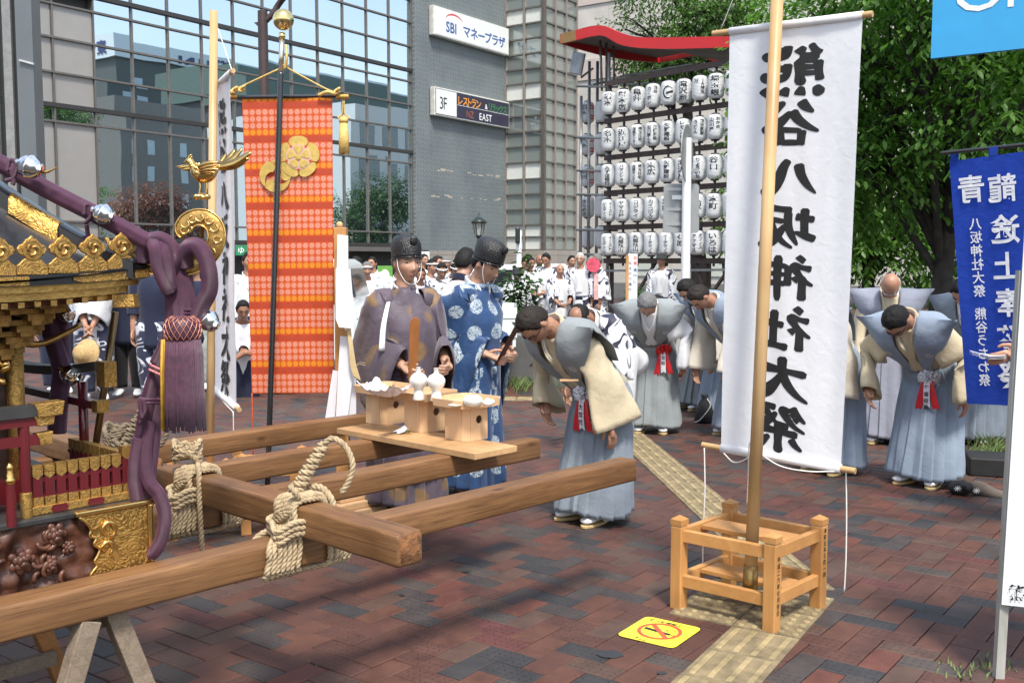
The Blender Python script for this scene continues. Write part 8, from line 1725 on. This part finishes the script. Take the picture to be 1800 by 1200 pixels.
def person(label, px, Y, yaw, H=1.68, style='bow', bend=0, pitch=0, turn=0, lean=0, hands=None, poles=None, hair='black', hstyle='short', sk=0, vox=.006, top=None, low=None, vm=None, seed=0, ros=None, glasses=False, band=False, face=True, hat=None, group=None, z0=0., curl=.35, feetkind='zori', z=None, cat='person'):
 q = make_pose(bend, pitch, turn, hands, poles, lean); mb = MB()
 # body
 torso = [(s, w*.88, f*.86, fo) for s, w, f, fo in TORSO]; rs = []
 for s, w, f, fo in torso: rs.append([tp(q, math.sin(a)*w, s, math.cos(a)*f+fo) for a in [2*math.pi*i/20 for i in range(20)]])
 mb.rings(rs); mb.tube([q.N-q.u*.03, q.N+(q.u+q.uh)*.04, q.H-q.uh*.05], [.062, .056, .058], 14)
 hr = []
 for i in range(25):
  b = -math.pi/2*.995+math.pi*.995*i/24; hr.append([hp(q, head_pt(2*math.pi*k/36, b)) for k in range(36)])
 mb.rings(hr)
 for s in (-1, 1):
  Mx = Matrix((q.xh, q.fh, q.uh)).transposed() @ Matrix.Rotation(-.3*s, 3, 'Z'); mb.ball(hp(q, Vector((s*.077, -.008, .002))), (.010, .021, .033), 10, 8, Mx)
  S, E, Wt = q.arm[s]; limb_rings(mb, [S-q.X*(s*.02), S, S.lerp(E, .5), E, E.lerp(Wt, .45), Wt], [.06, .057, .048, .04, .042, .028]); hand(mb, Wt, E, s, q, curl)
  hipj = q.P+Vector((s*.09, 0, -.02)); limb_rings(mb, [hipj, Vector((s*.095, .02*0+q.P.y*.5, .47)), Vector((s*.09, .05, .09)), Vector((s*.09, .03, .05))], [.095, .06, .05, .042, .04])
 body = mb.build('person', SK[sk], None, smooth=True)
 rm = body.modifiers.new('r', 'REMESH'); rm.mode = 'VOXEL'; rm.voxel_size = vox; rm.use_smooth_shade = True
 sm = body.modifiers.new('sm', 'SMOOTH'); sm.factor = .5; sm.iterations = 2
 o = body; tag(o, label, cat, group); W[o.name] = Matrix()
 B = lambda mb, nm, m, **k: mb.build(nm, m, o, world=False, **k)
 # face
 if face:
  for s in (-1, 1):
   def onface(x, z_, e):
    a = math.atan2(x/.077, .9); pbest = None
    v = min((head_pt(x/.077*1.05*k_, z_/.118*1.0) for k_ in (.9, 1., 1.1)), key=lambda p: abs(p.x-x)); return hp(q, Vector((x, v.y+e, z_)))
   mb = MB(); mb.ball(onface(s*.031, .0115, -.0005), (.0135, .006, .0056), 10, 6, Matrix((q.xh, q.fh, q.uh)).transposed()); B(mb, 'eye', M_eye, smooth=True)
   mb = MB(); mb.tube([onface(s*.014, .03, .004), onface(s*.03, .0355, .003), onface(s*.048, .031, .0005)], [.0044, .0052, .003], 6); B(mb, 'eyebrow', M_brow if hair not in ('white', 'grey') else HAIR['grey'], smooth=True)
  mb = MB(); mb.tube([onface(-.022, -.0615, .0005), onface(0, -.0615, .003), onface(.022, -.0615, .0005)], [.002, .0042, .002], 6); B(mb, 'mouth', M_lip, smooth=True)
 if hstyle != 'bald' or True:
  mb = MB(); vs = []; nr_, ns_ = 30, 56; keep = {}
  def cover(a, b):
   p = head_pt(a, b); aa = abs((a+math.pi) % (2*math.pi)-math.pi); front = interp([(0, .075), (.55, .078), (.9, .058), (1.15, .02), (1.35, -.005), (1.6, .01), (1.8, -.02), (2.2, -.06), (3.2, -.07)], aa); c = (p.z-front)/.02
   if hstyle == 'top_bald': c = min(c, interp([(0, -.3), (.5, .02), (1, .7)], (math.hypot(p.x*1.15, p.y-.0)-.035)/.06)*2 if p.z > .05 else c)
   if hstyle == 'bald': c = min(c, (.045-p.z)/.02) if aa > .9 else -1
   return c, p
  for i in range(nr_+1):
   b = -.9+(math.pi/2*.999+.9)*i/nr_
   for k in range(ns_):
    a = 2*math.pi*k/ns_; c, p = cover(a, b); th = lerp(-.008, (.013 if hstyle != 'bald' else .004), sstep(-.3, 1.2, c)); nz = noise.noise(Vector((p.x*38+seed, p.y*38, p.z*38)))*.005+noise.noise(Vector((p.x*110+seed, p.y*60, p.z*60)))*.003; d = p.normalized(); vs.append(hp(q, p+d*(th+(nz if c > .2 else 0)))); keep[len(vs)-1] = c > -.5
  fs = []
  for i in range(nr_):
   for k in range(ns_):
    f = (i*ns_+k, i*ns_+(k+1) % ns_, (i+1)*ns_+(k+1) % ns_, (i+1)*ns_+k)
    if any(keep[v] for v in f): fs.append(f)
  if fs and hat != 'eboshi_full': mb.add(vs, fs); B(mb, 'hair', HAIR[hair], smooth=True)
 if glasses:
  mb = MB()
  for s in (-1, 1):
   c = Vector((s*.031, .098, .008)); mb.tube([hp(q, c+Vector((.019*math.cos(t), -.006*abs(math.cos(t)), .014*math.sin(t)))) for t in [k*.45 for k in range(14)]], .0018, 5, closed=False); mb.tube([hp(q, Vector((s*.05, .09, .012))), hp(q, Vector((s*.075, .04, .012))), hp(q, Vector((s*.08, -.01, .006)))], .002, 5)
  mb.tube([hp(q, Vector((-.012, .1, .01))), hp(q, Vector((.012, .1, .01)))], .002, 5); B(mb, 'spectacles', M_glass_f if glasses != 'white' else M_wcol, smooth=True)
 if band:
  rs = []
  for z_, e in ((.035, 1.06), (.035, 1.10), (.058, 1.10), (.058, 1.04)): rs.append([hp(q, Vector((math.sin(a)*.077*e, math.cos(a)*.096*e-.0, z_+.012*math.cos(a)))) for a in [2*math.pi*k/28 for k in range(28)]])
  mb = MB(); mb.rings(rs, cap=(False, False)); B(mb, 'headband', band if not isinstance(band, bool) else M_wcol, smooth=True)
 if hat == 'eboshi':
  rs = []
  for t, e, zz, yo in ((0, 1.0, .03, 0), (0, 1.05, .028, 0), (.08, 1.05, .05, -.002), (.35, 1.07, .09, -.008), (.65, 1.04, .132, -.016), (.85, .9, .16, -.02), (.95, .66, .174, -.022), (1, .25, .18, -.022)):
   rs.append([hp(q, Vector((math.sin(a)*.086*e*(1 if t < .8 else .92), math.cos(a)*.104*e+yo, zz+.020*math.cos(a)*(1-.7*t)))) for a in [2*math.pi*k/40 for k in range(40)]])
  mb = MB(); mb.rings(rs); hb = B(mb, 'black_court_hat', M_ebo, smooth=True); mb = MB(); mb.tube([hp(q, Vector((math.sin(a)*.0915, math.cos(a)*.110, .032+.02*math.cos(a)))) for a in [2*math.pi*k/36 for k in range(37)]], .0045, 6); mb.build('hat_rim', M_lac, hb, smooth=True, world=False); mb = MB(); mb.ball(hp(q, Vector((0, .098, .15))), (.028, .012, .03), 10, 8, Matrix((q.xh, q.fh, q.uh)).transposed()); mb.build('hat_fold', M_ebo, hb, smooth=True, world=False)
  for s in (-1, 1): mb = MB(); mb.tube(spline([hp(q, Vector((s*.083, .035, .035))), hp(q, Vector((s*.078, .05, -.03))), hp(q, Vector((s*.05, .075, -.095))), hp(q, Vector((s*.012, .078, -.122)))], 5), .0028, 5); B(mb, 'chin_cord', M_cord, smooth=True)
  mb = MB(); mb.ball(hp(q, Vector((0, .08, -.126))), .009, 8, 6); B(mb, 'cord_bead', K_KARI, smooth=True)
 if hat == 'bucket':
  mb = MB(); mb.rings([[hp(q, Vector((math.sin(a)*r, math.cos(a)*r*1.15, zz))) for a in [2*math.pi*k/28 for k in range(28)]] for r, zz in ((.125, .025), (.09, .05), (.085, .10), (.07, .128), (.02, .135))]); B(mb, 'cloth_hat', mat('dark_felt', (.03, .032, .035), .9), smooth=True, solid=.004)
 # clothes
 if style == 'bow':
  mb = MB(); torso_loft(mb, q, [(s, w*1.04, f*1.04, fo) for s, w, f, fo in TORSO if s > -.06 and s < .53], seed=seed); B(mb, 'kimono', top, smooth=True, solid=.004)
  for s in (-1, 1): mb = MB(); sleeve(mb, q, s, .07, .112, .175, .043, 1.14, seed=seed+s, pouch=.6); sl_ = B(mb, 'sleeve', top, smooth=True, solid=.005);
  collar(q, o, M_wcol, .04, .93, .28, -.004, 'under_collar'); collar(q, o, top, .05, 1.08, .14, .012)
  hakama(q, o, low, seed=seed); belt(q, o, M_sash if vm is not K_BLUE else low, .07, .105, 'waist_cord'); belt(q, o, low, .02, .075, 'waistband', 1.06)
  if vm: vest(q, o, vm, seed)
  feet(q, o, M_tabi, M_sole)
  if ros: rosette(q, o, *ros)
 elif style == 'kari':
  mb = MB(); T2 = [(-.62, .25, .215, 0), (-.45, .235, .2, 0), (-.25, .22, .185, 0), (-.05, .208, .17, 0), (.1, .203, .162, 0), (.25, .205, .16, 0), (.34, .212, .152, 0), (.40, .192, .132, -.005), (.445, .155, .112, -.01), (.48, .118, .096, -.01), (.51, .086, .084, -.006), (.535, .074, .076, 0)]
  torso_loft(mb, q, T2, 48, seed, fold=.016); B(mb, 'robe', top, smooth=True, solid=.005)
  for s in (1, -1):
   mb = MB(); sleeve(mb, q, s, .078, .2, .31, .055, .92, 36, seed+s, .95); B(mb, 'wide_sleeve', top, smooth=True, solid=.006)
   if s > 0 or top is K_KARI: continue
   mb = MB(); P = spline([tp(q, s*.105, .483, .0), tp(q, s*.135, .45, .08), tp(q, s*.168, .38, .138), tp(q, s*.19, .29, .162), tp(q, s*.2, .16, .168)], 5); mb.rings([[p+q.X*(s*-.013)+q.n*.002, p+q.X*(s*(.006+.02*i/len(P)))+q.n*.0] for i, p in enumerate(P)], close=False); B(mb, 'white_under_robe', M_wcol, smooth=True, solid=.002)
  mb = MB(); rs = [[tp(q, math.sin(a)*r*.95, s_, math.cos(a)*r*1.0-.0) for a in [2*math.pi*k/30 for k in range(30)]] for r, s_ in ((.082, .517), (.085, .528), (.08, .542), (.072, .542))]; mb.rings(rs, cap=(False, False)); B(mb, 'round_collar', vm, smooth=True)
  collar(q, o, M_wcol, .055, .9, .44, -.07, 'under_collar'); hakama(q, o, low, hem=.06, seed=seed, top=.0, w=(.2, .22, .24, .26), f=(.17, .19, .2, .21)); feet(q, o, mat('black_clog', (.015, .015, .015), .4), None)
 else:
  wide = style == 'happi'
  mb = MB(); torso_loft(mb, q, [(-.26, .2, .15, 0), (-.2, .197, .148, 0)]+[(s, w*1.07, f*1.08, fo) for s, w, f, fo in TORSO if s < .53], seed=seed, fold=.009); B(mb, 'happi_coat' if wide else 'shirt', K_WHITE if top is K_HAPPI else top, smooth=True, solid=.004)
  for s in (-1, 1): mb = MB(); sleeve(mb, q, s, .085, .12 if wide else .085, .15 if wide else .06, .06, .62 if wide else .3, 22, seed+s, .8); B(mb, 'sleeve', top, smooth=True, solid=.004)
  if wide: collar(q, o, M_wcol if vm is None else vm, .05, 1., .12, .006); belt(q, o, K_NAVY if low is not K_BLACK else M_wcol, -.02, .05, 'sash', 1.12)
  for s in (-1, 1):
   mb = MB(); hipj = q.P+Vector((s*.085, 0, .02)); P = spline([hipj, Vector((s*.1, q.P.y*.5, .48)), Vector((s*.1, .045, .11))], 8); rs = []
   for i, p in enumerate(P): t = i/(len(P)-1); r = lerp(.118, .078, t)*(1.12 if feetkind == 'zori' else 1); rs.append([p+Vector((math.cos(a)*r*(1+.07*noise.noise(Vector((a, t*5, s+seed)))), math.sin(a)*r*(1+.07*noise.noise(Vector((a, t*6, s-seed)))), 0)) for a in [2*math.pi*k/20 for k in range(20)]])
   mb.rings(rs, uvm=.55); B(mb, 'trouser_leg', low, smooth=True)
  feet(q, o, M_tabi, M_sole if feetkind == 'zori' else None)
 x = (px-900)/F*Y; o.location = (x, Y, z0); o.rotation_euler = (0, 0, R(yaw)); k_ = H/1.68; o.scale = (k_,)*3
 W[o.name] = Matrix.Translation((x, Y, z0)) @ Matrix.Rotation(R(yaw), 4, 'Z') @ Matrix.Scale(k_, 4)
 o['_pose'] = 0; del o['_pose']; return o, q
def ebo():
 m, nt, p, L = base('crinkled_black_lacquer'); tc = nd(nt, 'ShaderNodeTexCoord'); v = nd(nt, 'ShaderNodeTexVoronoi', i_Scale=120.); L(tc.outputs['Object'], v.inputs['Vector']); n = nd(nt, 'ShaderNodeTexNoise', i_Scale=180., i_Detail=3.); L(tc.outputs['Object'], n.inputs['Vector']); ad = nd(nt, 'ShaderNodeMath', operation='ADD'); L(v.outputs['Distance'], ad.inputs[0]); L(n.outputs['Fac'], ad.inputs[1]); b = nd(nt, 'ShaderNodeBump', i_Strength=.8, i_Distance=.004); L(ad.outputs[0], b.inputs['Height']); L(b.outputs[0], p.inputs['Normal']); p.inputs['Base Color'].default_value = (.013, .013, .014, 1); p.inputs['Roughness'].default_value = .32; return m
M_ebo = ebo()
GB = 'men in stiff shoulder vests bowing'; GC = 'festival crowd in white coats'; GS = 'priests'
def thigh(b): y = -.20-.0*b; return {-1: Vector((-.2, -.14, .62)), 1: Vector((.2, -.14, .62))}
hang = lambda s, y=-.2, z=.62, x=.2: Vector((s*x, y, z))
bp = {-1: Vector((-.8, .6, .1)), 1: Vector((.8, .6, .1))}
f1, q1 = person('bowing man nearest the beams, in cream robe and grey vest with a white rosette', 1036, 6.22, -50, 1.66, 'bow', 48, 26, 0, hands={-1: Vector((-.25, -.14, .74)), 1: Vector((.25, -.06, .62))}, poles={-1: Vector((-.8, .6, .1)), 1: Vector((.15, 1, 0))}, hair='dark', hstyle='short', sk=0, vox=.005, top=K_CREAM, low=K_GREY, vm=K_GREY2, seed=1, ros=(.055, .10, M_ros, '大総代', .165), glasses=True, group=GB)
person('grey haired man bowing in white robe with a red rosette', 1148, 9.5, -14, 1.68, 'bow', 52, 22, 0, hands={-1: Vector((-.30, -.22, .68)), 1: Vector((.30, -.12, .66))}, poles=bp, hair='grey', sk=0, vox=.007, top=K_WHITE, low=K_GREY2, vm=K_GREY2, seed=2, ros=(.11, .09, mat('red_rosette', (.62, .02, .02), .4, var=.08), '世話', .17), group=GB)
person('black haired man bowing on the right in cream robe with a white rosette', 1630, 7.25, -46, 1.68, 'bow', 52, 32, 0, hands={-1: Vector((-.30, -.24, .70)), 1: Vector((.31, -.06, .68))}, poles=bp, hair='black', sk=0, vox=.006, top=K_CREAM, low=K_BLUE, vm=K_BLUE, seed=3, ros=(.06, .09, M_ros, '年番役員', .165), glasses=True, group=GB)
person('bald man with white spectacles bowing behind the black haired man', 1562, 8.95, -18, 1.66, 'bow', 26, 36, 0, hands={-1: Vector((-.27, -.16, .66)), 1: Vector((.25, -.14, .66))}, poles=bp, hair='white', hstyle='bald', sk=0, vox=.007, top=K_CREAM, low=cloth('mauve_grey_linen', (.26, .27, .325), .06, 420), vm=cloth('mauve_grey_vest', (.26, .28, .34), .06, 420), seed=4, glasses='white', group=GB)
person('black haired man bowing half hidden behind the blue banner', 1722, 8.9, -45, 1.68, 'bow', 40, 18, 0, hands=None, poles=bp, hair='black', sk=1, vox=.008, top=K_WHITE, low=K_GREY, vm=K_GREY, seed=5, group=GB)
person('bowing man mostly hidden by the white banner, one pale sleeve showing on its right', 1462, 7.7, -50, 1.68, 'bow', 44, 20, 0, hands=None, poles=bp, hair='black', sk=0, vox=.008, top=K_CREAM2, low=K_BLUE, vm=K_BLUE, seed=6, group=GB)
person('dark haired man bowing deeply beside the white sign post', 1222, 11.0, -62, 1.66, 'bow', 60, 16, 0, poles=bp, hair='black', sk=0, vox=.009, top=K_CREAM2, low=K_GREY2, vm=K_GREY, seed=7, group=GB)
person('black haired man bowing between the sign post and the white banner', 1266, 10.4, -58, 1.7, 'bow', 46, 14, 0, poles=bp, hair='black', sk=1, vox=.009, top=K_CREAM2, low=K_BLUE, vm=K_BLUE, seed=8, group=GB)
person('bowing man cut by the left edge of the white banner', 1297, 9.3, -62, 1.68, 'bow', 46, 22, 0, poles=bp, hair='dark', sk=0, vox=.009, top=K_CREAM2, low=K_BLUE, vm=K_BLUE, seed=9, group=GB)
person('man in a white coat with navy sprays bowing behind the nearest bowing man', 1072, 8.6, -35, 1.66, 'happi', 58, 20, 0, poles=bp, hair='black', hstyle='top_bald', sk=2, vox=.008, top=K_HAPPI, low=K_WHITE, seed=10, group=GB)
# priests
pr1, qa = person('priest in purple robe and tall black hat holding an upright wooden tablet', 712, 6.5, 24, 1.70, 'kari', 0, 4, 8, hands={-1: Vector((-.10, -.27, .945)), 1: Vector((.17, -.27, .96))}, poles={-1: Vector((-.35, .9, -.3)), 1: Vector((.35, .9, -.3))}, hair='grey', sk=1, vox=.005, top=K_PURP, low=K_PURP, vm=K_PURP, seed=11, hat='eboshi', group=GS, curl=.75)
pr2, qb = person('priest in blue robe with white medallions looking down, dark tablet in hand', 832, 7.0, 54, 1.72, 'kari', 4, 24, 0, hands={-1: Vector((-.08, -.17, .95)), 1: Vector((.12, -.19, .96))}, poles={-1: Vector((-.35, .9, -.3)), 1: Vector((.35, .9, -.3))}, hair='black', sk=1, vox=.005, top=K_KARI, low=K_KARI, vm=K_KARIC, seed=12, hat='eboshi', group=GS, curl=.75)
def shaku(po, q, m, label, tilt, side=-1):
 S, E, Wt = q.arm[side]; d = (Wt-E).normalized(); c = Wt+d*.085; up = Vector(tilt).normalized(); M_ = W[po.name]; c = M_ @ (c+Vector((0, -.012, 0))); up = (M_.to_3x3() @ up).normalized(); x = (M_.to_3x3() @ Vector((1, 0, 0))).normalized(); x = (x-up*x.dot(up)).normalized(); y = up.cross(x); prof = []
 for t, w in ((-.05, .024), (.3, .032), (.325, .026), (.338, .012)): prof.append((t, w))
 P = [c+up*t-x*w for t, w in prof]+[c+up*t+x*w for t, w in prof[::-1]]; mb = MB(); mb.prism([p-y*.004 for p in P], y*.008); o = mb.build('wooden_tablet', m, None, bevel=.002); tag(o, label, 'tablet')
shaku(pr1, qa, mat('polished_brown_wood', (.28, .105, .03), .4, var=.15), 'brown wooden tablet held upright by the purple robed priest', (.03, -.1, 1)); shaku(pr2, qb, mat('dark_red_wood', (.075, .022, .016), .4, var=.15), 'dark reddish tablet held slanting by the blue robed priest', (.0, -.55, .85), -1)
# fans and small held things
def held(po, q, side, build): S, E, Wt = q.arm[side]; return W[po.name] @ (Wt+(Wt-E).normalized()*.09)
c = W[f1.name] @ q1.arm[-1][2];
mb = MB(); c = aty(1000, 668, 5.95); mb.box(c, (.11, .03, .012), R(6)); o = mb.build('closed_fan', M_hinoki, None, bevel=.002); tag(o, 'pale closed fan tucked in the waist of the nearest bowing man', 'fan')
a = aty(1106, 640, 9.1); mb = MB(); mb.prism([a+Vector((x, 0, z)) for x, z in ((-.02, .1), (.015, .1), (.03, 0), (.02, -.11), (-.04, -.12), (-.045, 0))], (0, .03, 0)); tag(mb.build('straw_fan', mat('straw', (.5, .34, .14), .8, var=.15), None, bevel=.004), 'straw coloured folded fan beside the grey haired man', 'fan')
# right edge man holding a paper
pe, qe = person('man at the right edge holding out a folded white paper', 1893, 5.9, -75, 1.70, 'happi', 6, 8, 0, hands={-1: Vector((-.25, .05, .85)), 1: Vector((.16, -.56, 1.08))}, poles={-1: Vector((-1, .2, -.5)), 1: Vector((1, .2, -.5))}, hair='black', sk=0, vox=.006, top=K_NAVY, low=K_NAVY, seed=20, group=None)
S, E, Wt = qe.arm[1]; c = W[pe.name] @ (Wt+(Wt-E).normalized()*.12); mb = MB()
for k, z in enumerate((0, .008, .016)): mb.rings([[c+Vector((-.16, -.02+.01*k, z+.02)), c+Vector((-.14, .07, z+.02))], [c+Vector((-.07, -.03, z-.004)), c+Vector((-.06, .07, z-.002))], [c+Vector((.02, -.03, z)), c+Vector((.03, .06, z))]], close=False)
tag(mb.build('folded_paper', M_paper, None, solid=.001), 'folded white paper in the hand of the man at the right edge', 'paper')
# person between the two priests, and the crowd behind
person('man in navy and white coat with bold brush strokes between the two priests', 806, 8.7, 150, 1.72, 'happi', 8, 6, 0, hair='black', sk=1, vox=.009, top=K_HAPPI, low=K_NAVY, vm=K_NAVY, seed=21, face=False, group=GC)
CR = [  # px, Y, yaw, H, pitch, turn, hair, hstyle, skin, top, band, label
 (645, 15., 14, 1.58, 6, 0, 'grey', 'short', 0, K_WHITE, True, 'smiling man in white with a headband behind the truck gate'),
 (631, 16.5, -70, 1.66, 0, 0, 'black', 'short', 2, K_WHITE, False, 'dark haired man in profile at the shop entrance'),
 (738, 14.6, 20, 1.50, 8, 0, 'black', 'short', 2, K_HAPPI, False, 'man peering past the shoulder of the purple robed priest'),
 (756, 15.2, 50, 1.62, 4, 0, 'black', 'short', 0, K_HAPPI, True, 'man with a striped headband looking right, first in the row behind the priests'),
 (774, 14.2, 18, 1.58, 20, 0, 'black', 'short', 2, K_HAPPI, True, 'man with a headband looking down, middle of the row behind the priests'),
 (796, 15.4, 30, 1.58, 20, 0, 'black', 'short', 2, K_HAPPI, True, 'man with a headband next to the white medallions of the blue robe'),
 (744, 20., 40, 1.72, 0, 0, 'black', 'short', 0, K_WHITE, False, 'tall man far behind under the meter box'),
 (773, 20.5, 10, 1.68, 4, 0, 'black', 'short', 2, K_WHITE, False, 'man standing in front of the white van'),
 (786, 18., -20, 1.66, 4, 0, 'grey', 'short', 0, K_HAPPI, True, 'man in the back row before the van with a pale headband'),
 (700, 16., 12, 1.6, 4, 0, 'black', 'short', 0, K_WHITE, False, 'man hidden behind the head of the purple robed priest'),
 (908, 17., 8, 1.48, 10, 0, 'grey', 'short', 2, K_WHITE, 'hat', 'man in a dark brimmed hat behind the evergreen branches'),
 (930, 19.5, 30, 1.66, 6, 0, 'black', 'short', 2, K_WHITE, False, 'man in plain white at the left end of the right hand crowd'),
 (947, 20., 20, 1.72, 4, 0, 'thin', 'bald', 2, K_HAPPI, False, 'shaven headed man reading a paper with his neighbour'),
 (963, 19.6, -25, 1.76, 22, 0, 'black', 'short', 0, K_HAPPI, False, 'tall man looking down at a white sheet of paper'),
 (983, 18., 14, 1.54, 2, 0, 'grey', 'bald', 0, K_HAPPI, False, 'short balding man with crossed straps in front of the crowd'),
 (1020, 19., -14, 1.74, 0, 0, 'white', 'short', 1, K_HAPPI, False, 'white haired man in spectacles with a spray patterned coat'),
 (1052, 19., -75, 1.72, 0, 0, 'grey', 'short', 2, K_HAPPI, False, 'man in profile with a red fan and a pink towel'),
 (1163, 18.6, -28, 1.72, -2, 0, 'black', 'short', 0, K_HAPPI, 'hat', 'man in a dark hat standing alone by the lantern rack'),
 (657, 18, -20, 1.66, 0, 0, 'black', 'short', 0, K_WHITE, False, 'man in the shade to the right of the man with the headband by the truck'),
 (727, 18.5, 35, 1.64, 6, 0, 'black', 'short', 1, K_HAPPI, True, 'man with a headband half behind the purple sleeve'),
 (765, 17.2, 60, 1.67, 0, 0, 'dark', 'short', 0, K_WHITE, False, 'man in profile behind the row of headbands'),
 (808, 17.6, -30, 1.64, 10, 0, 'black', 'short', 2, K_HAPPI, True, 'man with a headband close to the shoulder of the blue robed priest'),
 (819, 19.6, 10, 1.7, 0, 0, 'grey', 'short', 0, K_WHITE, False, 'grey haired man at the back near the lantern post'),
 (1003, 21, 20, 1.7, 4, 0, 'black', 'short', 0, K_HAPPI, False, 'man glimpsed between the short balding man and the white haired man'),
 (1037, 21.5, -10, 1.66, 0, 0, 'grey', 'short', 2, K_WHITE, False, 'man glimpsed behind the white haired man with spectacles'),
 (920, 21, 40, 1.68, 8, 0, 'black', 'short', 0, K_HAPPI, False, 'man at the back above the dark brimmed hat'),
 (438, 12.5, 30, 1.70, 0, 0, 'black', 'short', 0, K_WHITE, False, 'man in white between the left banner and the orange banner'),
]
for px, Y, yaw, H, pit, tn, hr_, hs_, sk_, tp_, bd, lab in CR:
 hh = {-1: Vector((-.12, -.34, .95)), 1: Vector((.1, -.34, .97))} if ('paper' in lab or 'strap' in lab) else None
 person(lab, px, Y, yaw, H, 'happi', 2, pit, tn, hands=hh, hair=hr_, hstyle=hs_, sk=sk_, vox=.010, top=tp_, low=K_WHITE if px % 2 else K_HAPPI, seed=px, band=(bd is True), hat=('bucket' if bd == 'hat' else None), glasses=('spectacles' in lab), group=GC)
def sheet(px, py, Y, w, h, lab, m=None, nm='paper_sheet', cat='paper', rot=.2):
 c = aty(px, py, Y); mb = MB(); dx, dz = Vector((math.cos(rot), 0, math.sin(rot)*-1)), Vector((math.sin(rot), .2, math.cos(rot))); mb.rings([[c+dx*(-w)+dz*(h*v)+Vector((0, .02*math.sin(v*3), 0)), c+dz*(h*v), c+dx*w+dz*(h*v)] for v in (-1, 0, 1)], close=False); tag(mb.build(nm, m or M_paper, None, solid=.002), lab, cat)
sheet(945, 490, 18.6, .13, .10, 'white sheet of paper read by two men in the right hand crowd', rot=.45)
a = aty(1043, 466, 18.8); mb = MB(); mb.lathe([(.13, 0), (.135, .006), (.13, .012)], a, 22, (.2, -1, .1)); mb.tube([a, a+Vector((.03, 0, -.25))], .008, 6); tag(mb.build('round_fan', mat('red_fan', (.5, .06, .1), .5, var=.35, vs=14), None), 'round red and blue fan beside the man in profile', 'fan')
a = aty(1049, 492, 18.75); mb = MB(); mb.rings([[a+Vector((-.04, 0, .1)), a+Vector((.02, -.03, .12))], [a+Vector((-.05, -.03, -.1)), a+Vector((.02, -.05, -.1))], [a+Vector((-.05, -.02, -.35)), a+Vector((.03, -.04, -.36))]], close=False); tag(mb.build('towel', mat('pink_towel', (.72, .42, .4), .9), None, solid=.01), 'pink towel hanging from the neck of the man in profile', 'towel')
# people seen under and beside the shrine roof on the left
LF_ = [(163, 11.6, 10, 1.72, K_WHITE, K_WAVE, {-1: Vector((-.03, -.24, .86)), 1: Vector((.04, -.24, .85))}, 'zori', 'person in white shirt and navy wave trousers with hands folded behind the shrine'),
       (222, 12.0, 8, 1.72, K_NAVY, K_BLACK, None, 'shoe', 'person in navy jacket and black trousers with white trainers'),
       (272, 11.4, -6, 1.74, K_NAVY, K_WAVE, None, 'zori', 'person in navy shirt and wave trousers behind the purple tassel'),
       (345, 12.6, 0, 1.64, K_NAVY, cloth('pale_print_skirt', (.4, .45, .42), .3, 60), None, 'shoe', 'person in pale patterned lower clothes beside the left banner pole'),
       (100, 12.2, 14, 1.7, K_WHITE, K_NAVY, None, 'zori', 'person in white deep behind the shrine at far left')]
for px, Y, yaw, H, t_, l_, hh, fk, lab in LF_: person(lab, px, Y, yaw, H, 'shirt' if t_ is K_NAVY else 'happi', 3, 0, 0, hands=hh, hair='black', sk=0, vox=.010, top=t_, low=l_, seed=px, group='onlookers behind the shrine', feetkind=fk)
hp_ = aty(152, 622, 11.1); mb = MB(); mb.lathe([(.17, 0), (.16, .01), (.1, .05), (.085, .12), (.03, .14)], hp_, 22, (-.3, -1, .25)); tag(mb.build('straw_hat', mat('straw_weave', (.42, .28, .12), .8, var=.2, vs=60), None, smooth=True), 'straw hat held in front of the person with folded hands', 'hat')
# man sitting with folded arms between the banners
ps_, qs_ = person('man in white shirt sitting low between the left banner and the orange banner', 424, 12.0, 20, 1.62, 'shirt', 20, 4, 0, hands={-1: Vector((.1, -.34, .98)), 1: Vector((-.1, -.36, .95))}, hair='black', sk=2, vox=.010, top=K_WHITE, low=K_NAVY, seed=77, group='onlookers behind the shrine', z0=-.42)
